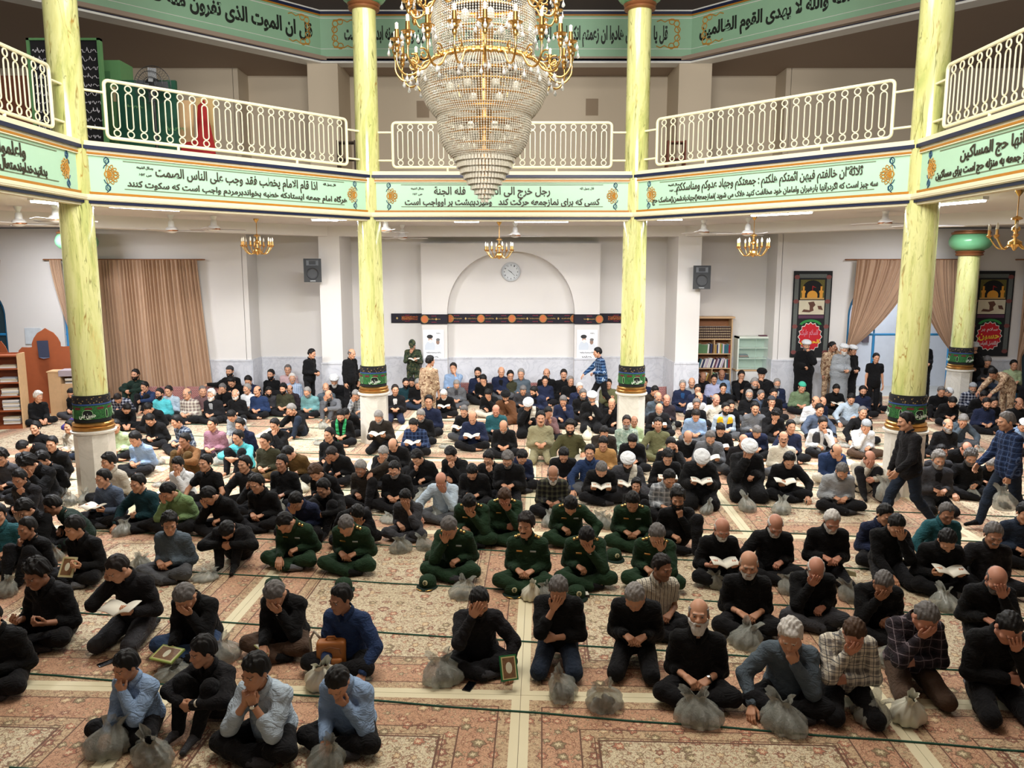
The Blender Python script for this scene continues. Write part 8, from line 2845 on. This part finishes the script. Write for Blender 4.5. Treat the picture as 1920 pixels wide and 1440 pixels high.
def build_crowd():
 used = set()
 for ln in CROWD.strip().splitlines():
  dat, lab = ln.split('|')
  q = dat.split()
  kw = dict(beard='', head='a', tone='m', kind='shirt', sleeve='long', fat=0.0, scale=1.0, extra=[], inner=None)
  for t in q[13:]:
   if t in OPTS_BEARD:
    kw['beard'] = t
   elif t in HEADV:
    kw['head'] = t
   elif t.startswith('t='):
    kw['tone'] = t[2:]
   elif t.startswith('s='):
    kw['scale'] = float(t[2:])
   elif t.startswith('d='):
    kw['dsh'] = float(t[2:])
   elif t.startswith('in='):
    kw['inner'] = t[3:]
   elif t in ('jacket', 'robe'):
    kw['kind'] = t
   elif t in ('short', 'roll'):
    kw['sleeve'] = t
   elif t == 'fat':
    kw['fat'] = .035
   else:
    kw['extra'].append(t)
  kw['extra'] = tuple(kw['extra'])
  a = [float(q[0]), float(q[1]), q[2], q[3], q[4], float(q[5]) - 3, float(q[6]), float(q[7]), float(q[8]), q[9], q[10], q[11], q[12]]
  o, S = make_person(*a, label=lab.strip(), **kw)
  PEOPLE.append((o, S, q, kw))
build_crowd()
# ------------------------------------------------------------------ what people brought: bags, books, caps, phones
M_BAG = None
def make_bag_mat():
 t = NT('thin_grey_plastic_film')
 nz = t.noise(t.coord(), 22, 4, .6, 1.2)
 t.set(t.mix(nz, rgb(138, 144, 134), rgb(206, 208, 200)), .14, Coat_Weight=.5)
 t.b.inputs['Alpha'].default_value = .56
 t.bump(t.noise(t.coord(), 34, 4, .6, 2.0), .9, .012)
 return t.m
M_BAG = make_bag_mat()
M_BAGW = plain('opaque_white_plastic', rgb(216, 214, 196), .3, Coat_Weight=.3)
M_SHOE = plain('dark_shoe_leather', rgb(34, 32, 32), .4)
def bag_mesh(seed):
 rg = random.Random(seed)
 n = 44
 prof = [(.02, .0), (.11, .0), (.135, .02), (.14, .06), (.13, .10), (.105, .13), (.078, .16), (.05, .18), (.06, .215), (.085, .26)]
 sh, sv = rg.uniform(-.5, .5), rg.uniform(-.4, .4)
 ph = [rg.uniform(0, 6.28) for _ in range(5)]
 sx, sy = rg.uniform(.95, 1.2), rg.uniform(.75, .95)
 vs, fs = [], []
 for i, (r, z) in enumerate(prof):
  k = i / len(prof)
  for j in range(n):
   a = 2 * PI * j / n
   w = .16 * (1 - abs(math.sin(4 * a + ph[0] + z * 9))) + .07 * math.sin(9 * a + ph[1] - z * 20) + .05 * math.sin(15 * a + ph[2])
   rr = r * (1 + w * (.5 + k))
   ear = 1.0
   zz = z
   if i >= 8:
    ear = abs(math.cos(a)) ** 1.5
    zz = .195 + (z - .195) * (.25 + .75 * ear)
    rr *= (.35 + .65 * ear)
   zz *= 1 + .08 * math.sin(3 * a + ph[3]) * (z > .03)
   k2 = max(0, zz - .08)
   vs.append((rr * sx * math.cos(a) + sh * k2, rr * sy * math.sin(a) + sv * k2, max(zz, 0)))
 for i in range(len(prof) - 1):
  for j in range(n):
   j2 = (j + 1) % n
   fs.append((i * n + j, i * n + j2, (i + 1) * n + j2, (i + 1) * n + j))
 m = MB(); m.add(vs, fs)
 return m.mesh('plastic_film', M_BAG, 'all')
def shoe_mesh():
 F = Field((-.06, -.15, 0), (.06, .15, .11), .011)
 F.cone((0, -.10, .03), (0, .06, .035), .032, .036, k=.03)
 F.cone((0, .06, .04), (0, .10, .05), .038, .034, k=.03)
 V, Q = F.mesh()
 return np_mesh('shoe', V, Q, [M_SHOE])
BAGS = [bag_mesh(k) for k in range(5)]
SHOE = shoe_mesh()
_used = {}
def near_person(p, skip=()):
 """the person nearest to p, for telling things apart"""
 best = sorted(PEOPLE, key=lambda e: (e[0].location.x - p.x) ** 2 + (e[0].location.y - .3 - p.y) ** 2)
 return best
def who(o, n):
 w = o['label'].replace(',', '').split()[:n]
 while w and w[-1] in ('a', 'an', 'the', 'of', 'in', 'on', 'with', 'and', 'by', 'his', 'one', 'to', 'before', 'behind', 'beside', 'at', 'over', 'just', 'against', 'from', 'hand', 'hands', 'between', 'green', 'white', 'blue', 'black'):
  w.pop()
 return ' '.join(w)
def unique_label(pre, p, n=16):
 k = n - len(pre.split())
 for o, S, q, kw in near_person(p):
  lb = pre + ' ' + who(o, k)
  if lb not in _used:
   _used[lb] = 1
   return lb
BAGPX = '''200 1392 1.25; 285 1412 1.3; 322 1248 1.2 f; 420 1222 1.1; 384 1074 1.0 f; 10 1102 1.0; 267 1054 .9; 605 1268 1.2 w; 833 1262 1.25; 866 1106 1.0; 610 1424 1.2; 1056 1288 1.15; 1134 1308 1.2; 1311 1338 1.25; 1396 1195 1.1; 995 1108 .95 w; 1027 1106 .8; 1347 1088 .95; 1470 1350 1.25; 1632 1334 1.1; 1702 1332 1.15 w; 1482 1098 .95; 1597 1112 1.05; 1772 1128 1.1; 1668 1228 1.1; 607 797 .9; 657 804 .8; 567 912 .9 w; 521 953 .9; 752 1022 1.0; 797 1018 .9; 726 968 1.0 f; 820 967 .95; 790 930 1.0; 835 832 .9 f; 597 826 .9 f; 1101 816 1.1 w; 1031 975 .95; 1120 974 .95; 1141 979 .95; 1402 947 1.15; 1325 952 .9; 1465 952 1.1; 1494 788 .9; 1584 830 1.0 f; 1827 926 1.0; 1907 1014 1.1; 147 857 1.0 f; 130 935 1.0; 162 933 .9; 228 992 .95; 262 1054 .9; 297 902 .9 f; 300 862 .8; 411 862 .9; 430 826 .8; 103 1037 .9; 393 1012 .9 f; 1835 838 1.0 f; 1232 918 .9; 1066 965 .85; 1400 800 .8; 1260 800 .8'''
def bags():
 for i, it in enumerate(BAGPX.split(';')):
  q = it.split()
  p = at_z(float(q[0]), float(q[1]), .10)
  flat = 'f' in q[3:]
  sc = float(q[2]) * .9
  kind = 'crumpled' if flat else 'white' if 'w' in q[3:] else 'grey'
  t = thing('plastic_bag', (p.x, p.y, .015), unique_label(kind + ' plastic bag on the carpet beside the', p), 'bag', 'plastic shoe bags on the carpet', (i * 2.4) % 6.28)
  t.scale = (sc, sc, sc * (.5 if flat else 1))
  o = bpy.data.objects.new('plastic_film', BAGS[i % 5]); COL.objects.link(o); o.parent = t
  if 'w' in q[3:]:
   o.material_slots[0].link = 'OBJECT'; o.material_slots[0].material = M_BAGW
  if not flat:
   for s in (-1, 1):
    c = bpy.data.objects.new('shoe', SHOE); COL.objects.link(c); c.parent = t; c.location = (s * .034, 0, .022); c.rotation_euler = (.12, 0, s * .15); c.scale = (.75, .62, .8)
bags()
def carried_bag(i, label):
 for o, S, q, kw in PEOPLE:
  if q[0] == i:
   s = 'r' if q[3] == 'carry' else 'l'
   T, D, N, sp = S['hand' + s]
   w = o.matrix_basis @ (T + D * .1)
   t = thing('plastic_bag', (w.x, w.y, w.z - .36), label, 'bag', 'carried plastic bags')
   f = bpy.data.objects.new('plastic_film', BAGS[1]); COL.objects.link(f); f.parent = t; f.scale = (.95, .95, 1.4)
   for s in (-1, 1):
    c = bpy.data.objects.new('shoe', SHOE); COL.objects.link(c); c.parent = t; c.location = (s * .032, 0, .025); c.rotation_euler = (.1, 0, 0); c.scale = (.7, .58, .8)
carried_bag('1698', 'pale plastic bag dangling from the hand of the walking man in black')
carried_bag('1886', 'pale plastic bag dangling from the hand of the walking man in blue plaid')
# open books and booklets in people's hands
def open_book_mesh():
 m = MB()
 for s in (-1, 1):
  vs, n = [], 6
  for lay, dz in ((0, 0.0), (1, .012)):
   for i in range(n + 1):
    u = i / n
    for y in (-.105, .105):
     vs.append((s * (u * .15), y, .018 * math.sin(u * PI) + .05 * u + dz * (1 - u * .5)))
  k = 2 * (n + 1)
  fs = [(2 * i, 2 * i + 1, 2 * i + 3, 2 * i + 2) for i in range(n)] + [(k + 2 * i + 2, k + 2 * i + 3, k + 2 * i + 1, k + 2 * i) for i in range(n)]
  fs += [(2 * i, 2 * i + 2, k + 2 * i + 2, k + 2 * i) for i in range(n)] + [(2 * i + 1, k + 2 * i + 1, k + 2 * i + 3, 2 * i + 3) for i in range(n)] + [(2 * n, 2 * n + 1, k + 2 * n + 1, k + 2 * n)]
  b = len(m.v)
  m.v.extend(vs)
  m.f.extend(tuple(b + x for x in f) for f in fs)
  m.m.extend([1] * n + [0] * n + [0] * (2 * n + 1))
 return m.mesh('open_book', [M_PAPER, M_BLACK], 'all')
OB = open_book_mesh()
COVERS = [M_BLACK, plain('cover_green', rgb(40, 96, 56), .5), plain('cover_brown', rgb(110, 66, 40), .5), plain('cover_wine', rgb(96, 30, 36), .5)]
def held_books():
 for i, (o, S, q, kw) in enumerate(PEOPLE):
  ra, la = q[3], q[4]
  if 'book' not in (ra, la) or q[0] in ('68', '139'):
   continue
  Tr, Tl = S['handr'], S['handl']
  if ra == la:
   c = (Tr[0] + Tr[1] * .07 + Tl[0] + Tl[1] * .07) / 2 + V3(0, 0, .012)
  else:
   T = Tr if ra == 'book' else Tl
   c = T[0] + T[1] * .09 + V3(.03 if ra == 'book' else -.03, 0, .022)
  b = bpy.data.objects.new('open_book', OB)
  COL.objects.link(b)
  yaw = math.radians(float(q[5]) - 3)
  M_ = Matrix.Translation(o.location) @ Matrix.Rotation(yaw, 4, 'Z') @ Matrix.Scale(kw['scale'], 4) @ Matrix.Translation(c) @ Matrix.Rotation(math.radians(4), 4, 'X')
  b.matrix_world = M_
  b.material_slots[1].link = 'OBJECT'
  b.material_slots[1].material = COVERS[i % 4]
  tag(b, 'open book held by the ' + who(o, 11), 'book', 'open books in hands')
held_books()
def flat_thing(name, x, y, z, size, rz, mat, label, cat, tilt=(0, 0), th=.012, detail=None):
 p = at_z(x, y, z + .01)
 t = thing(name, (p.x, p.y, z), label, cat, None, rz)
 t.rotation_euler = (tilt[0], tilt[1], rz)
 w, h = size
 m = MB(); m.box((-w / 2, -h / 2, 0), (w / 2, h / 2, th)); m.build('body' if detail is None else 'cover', mat, t)
 if detail == 'phone':
  m = MB(); m.box((-w / 2 + .003, -h / 2 + .004, th), (w / 2 - .003, h / 2 - .004, th + .001)); m.build('screen', plain('phone_screen', rgb(10, 12, 16), .1), t)
 if detail == 'quran':
  m = MB(); m.box((-w / 2 + .012, -h / 2 + .012, th), (w / 2 - .012, h / 2 - .012, th + .001)); m.build('gilt_border', plain('gilt_cream', rgb(206, 196, 140), .5), t)
  m = MB(); m.box((-w / 2 + .022, -h / 2 + .022, th + .001), (w / 2 - .022, h / 2 - .022, th + .002)); m.build('inner_field', plain('quran_inner', rgb(126, 92, 62), .5, var=.6, scale=50), t)
  m = MB(); m.lathe([(.001, th + .004), (.034, th + .003), (.036, th + .002)], 16); o = m.build('centre_medallion', plain('quran_medallion', rgb(224, 222, 196), .5), t); o.scale = (.8, 1.3, 1)
 if detail == 'pages':
  m = MB(); m.box((-w / 2 + .006, -h / 2 + .006, th), (w / 2 - .006, h / 2 - .006, th + .004)); m.build('pages', M_PAPER, t)
 return t
PH = plain('phone_black', rgb(24, 24, 28), .3)
flat_thing('phone', 880, 1286, .014, (.075, .15), -.35, PH, 'black phone lying on the carpet beside the plastic bag of the bearded man', 'phone', th=.009, detail='phone')
flat_thing('phone', 200, 1242, .014, (.075, .15), -.7, PH, 'black phone lying on the carpet before the kneeling man in charcoal shirt', 'phone', th=.009, detail='phone')
flat_thing('wallet', 56, 1230, .014, (.12, .09), .2, PH, 'dark wallet on the carpet before the heavily built man', 'wallet', th=.02, detail='pages')
flat_thing('tablet', 68, 1198, .17, (.26, .18), .35, PH, 'thin flat tablet in the hands of the heavily built man in black', 'tablet', (-.25, -.2), .01, 'phone')
flat_thing('closed_book', 314, 1226, .16, (.25, .18), -.35, plain('cover_lime', rgb(150, 170, 80), .5), 'ornate green-edged book on the knee of the man in blue jeans', 'book', (.3, 0), .018, 'quran')
flat_thing('closed_book', 953, 1250, .2, (.15, .21), .25, plain('cover_bright_green', rgb(26, 110, 60), .5), 'green book with medallion cover held upright beside the bearded man', 'book', (1.1, 0), .025, 'quran')
flat_thing('closed_book', 128, 1062, .26, (.17, .23), -.1, plain('cover_cream', rgb(206, 198, 160), .5), 'ornate brown and cream book cover held up by the boy in black', 'book', (1.0, 0), .018, 'quran')
flat_thing('booklet', 500, 1216, .12, (.16, .2), -.6, plain('booklet_lime', rgb(190, 196, 130), .6), 'pale folded booklet in the hand of the man in brown trousers', 'booklet', (-.4, .3), .008, 'pages')
flat_thing('booklet', 396, 994, .05, (.16, .22), .9, plain('booklet_white', rgb(214, 210, 170), .6), 'pale open booklet lying beside the boy in black hiding his face', 'booklet', (-.1, 0), .01, 'pages')
flat_thing('booklet', 650, 893, .16, (.16, .22), .9, plain('booklet_grey', rgb(196, 194, 184), .6), 'pale booklet tilted beside the man covering his eyes', 'booklet', (.9, 0), .012, 'pages')
flat_thing('booklet', 582, 934, .05, (.15, .2), .6, plain('booklet_white', rgb(214, 210, 170), .6), 'pale booklet lying near the boy in dark navy', 'booklet', (0, 0), .01, 'pages')
flat_thing('booklet', 1690, 1048, .20, (.2, .2), .2, plain('booklet_white', rgb(214, 210, 170), .6), 'white open page on the knee of the palm-over-mouth man', 'booklet', (-.3, 0), .01, 'pages')
flat_thing('booklet', 1592, 1074, .14, (.15, .2), -.5, plain('booklet_white', rgb(214, 210, 170), .6), 'white booklet beside the white-haired kneeling man', 'booklet', (-.6, 0), .01, 'pages')
flat_thing('booklet', 1556, 882, .14, (.15, .2), -.3, plain('booklet_white', rgb(214, 210, 170), .6), 'booklet on the knee of the bald man in dark blue shirt', 'booklet', (-.4, 0), .01, 'pages')
flat_thing('phone', 441, 806, .2, (.07, .14), 0, PH, 'phone in the hands of the boy in pale grey shirt', 'phone', (-.5, 0), .009, 'phone')
flat_thing('dark_pouch', 1095, 1116, .014, (.11, .1), .1, PH, 'small dark pouch on the carpet by the cap near the plastic bag', 'pouch', th=.03, detail='pages')
# officers' peaked caps on the carpet
def cap_parts():
 m = MB(); m.lathe([(.10, 0), (.102, .03), (.100, .05), (.098, .075), (.085, .105), (.05, .125), (.001, .13)], 28, cap=False); crown = m.mesh('crown', cloth('mil'), 'all')
 vs, fs = [], []
 n = 14
 for i in range(n + 1):
  a = -PI + PI * i / n
  vs += [(.10 * math.cos(a), .10 * math.sin(a), .008), (.125 * math.cos(a), .10 * math.sin(a) - .075 * abs(math.sin(a)), -.008 + .012), (.125 * math.cos(a), .10 * math.sin(a) - .075 * abs(math.sin(a)), .0), (.10 * math.cos(a), .10 * math.sin(a), .0)]
 for i in range(n):
  b = 4 * i
  for k in range(4):
   fs.append((b + k, b + (k + 1) % 4, b + 4 + (k + 1) % 4, b + 4 + k))
 m = MB(); m.add(vs, fs); vis = m.mesh('visor', cloth('dgn'), 'all')
 m = MB(); m.lathe([(.001, .008), (.026, .006), (.03, 0)], 20, mat=Matrix.Translation((0, -.099, .072)) @ Matrix.Rotation(PI / 2 - .15, 4, 'X')); bad = m.mesh('badge', plain('cap_badge_pale', rgb(196, 190, 150), .5), True)
 m = MB()
 m.tube([(.014 * math.cos(a), -.110, .072 + .014 * math.sin(a)) for a in np.linspace(.5, 5.6, 14)], .003, 4); m.tube([(0, -.111, .05), (0, -.111, .092)], .003, 4)
 em = m.mesh('badge_emblem', M_MILD)
 m = MB()
 for s in (-1, 1):
  m.tube([(s * .02, -.165, .004), (s * .05, -.16, .008), (s * .08, -.14, .01), (s * .10, -.11, .012)], [.005, .007, .006, .003], 5)
 lv = m.mesh('visor_leaves', M_GOLD, 'all')
 return crown, vis, bad, em, lv
CAP = cap_parts()
for x, y, rz, gold, lb in ((802, 1090, -.2, 1, 'green peaked cap with gold leaves on its visor, on the cord before the greying officer'), (811, 1044, .1, 0, 'green peaked cap on the carpet at the knee of the greying officer, farther of two'),
     (513, 1096, .2, 0, 'green peaked cap just behind the man in brown trousers'), (644, 1096, .4, 0, 'green peaked cap just behind the youth in dark blue jumper'),
     (962, 1103, .15, 1, 'green peaked cap with gold visor leaf beside the white plastic bag'), (1081, 1110, .2, 0, 'green peaked cap behind the grey-haired kneeling man with face covered'),
     (1151, 1040, .3, 0, 'green peaked cap beside the grizzled officer')):
 p = at_z(x, y, .07)
 t = thing('peaked_cap', (p.x, p.y, .018), lb, 'cap', None, rz)
 for nm, me in zip(('crown', 'visor', 'badge'), CAP[:3]):
  o = bpy.data.objects.new(nm, me); COL.objects.link(o); o.parent = t
 e = bpy.data.objects.new('badge_emblem', CAP[3]); COL.objects.link(e); e.parent = o
 if gold:
  o = bpy.data.objects.new('visor_leaves', CAP[4]); COL.objects.link(o); o.parent = t
# orange-brown backpack
p = at_z(622, 1232, .16)
t = thing('backpack', (p.x, p.y, .016), 'orange-brown backpack standing before the youth in dark blue jumper', 'backpack', None, .1)
m_ = plain('tan_leatherette', rgb(172, 104, 44), .5)
def rbox(lo, hi, nm, mat, par, k=.03):
 F = Field(lo, hi, .011)
 c = [(a + b) / 2 for a, b in zip(lo, hi)]
 h = [(b - a) / 2 for a, b in zip(lo, hi)]
 X, Y, Z = F.grid()
 q = [np.abs(v - c0) - (h0 - k) for v, c0, h0 in zip((X, Y, Z), c, h)]
 F.f = (np.sqrt(np.maximum(q[0], 0) ** 2 + np.maximum(q[1], 0) ** 2 + np.maximum(q[2], 0) ** 2) + np.minimum(np.maximum(np.maximum(q[0], q[1]), q[2]), 0) - k).astype(np.float32)
 V, Q = F.mesh()
 o = bpy.data.objects.new(nm, np_mesh(nm, V, Q, [mat])); COL.objects.link(o); o.parent = par
 return o
rbox((-.13, -.06, 0), (.13, .06, .31), 'main_bag', m_, t)
rbox((-.10, -.10, .03), (.10, -.03, .17), 'front_pocket', m_, t, .025)
zp = MB(); zp.tube([(-.09, -.062, .2), (-.08, -.064, .25), (0, -.066, .27), (.08, -.064, .25), (.09, -.062, .2)], .004, 5); zp.build('zip', M_WOODM, t)
st = MB(); st.tube([(-.10, .05, .30), (-.16, .08, .36), (-.20, .08, .28), (-.18, .03, .12), (-.13, .0, .04)], .013, 6); st.build('strap', plain('strap_grey', rgb(150, 140, 124), .7), t, 'all')
hd_ = MB(); hd_.tube([(-.05, 0, .305), (-.03, 0, .34), (.03, 0, .34), (.05, 0, .305)], .009, 6); hd_.build('top_handle', m_, t, 'all')
# chairs of the two men who sit on chairs
for x, lb in (('1850', 'dark metal chair under the man in dark suit by the black banner'), ('1901', 'dark chair under the police officer at the far edge')):
 for o, S, q, kw in PEOPLE:
  if q[0] == x and q[2] == 'chair':
   t = thing('chair', (o.location.x, o.location.y, .014), lb, 'chair', None, o.rotation_euler.z)
   m = MB(); m.box((-.22, -.3, .385), (.22, .15, .41)); m.build('seat', M_BLACK, t)
   m = MB(); m.box((-.22, .17, .5), (.22, .20, .88)); m.build('backrest', M_BLACK, t)
   for sx in (-1, 1):
    for yy, zt in ((-.28, .4), (.17, .85)):
     m = MB(); m.tube([(sx * .21, yy, 0), (sx * .21, yy, zt)], .014, 6); m.build('leg', M_CHROME, t, True)
# legs of someone resting at the edge by the open shelf
fit_lettering()
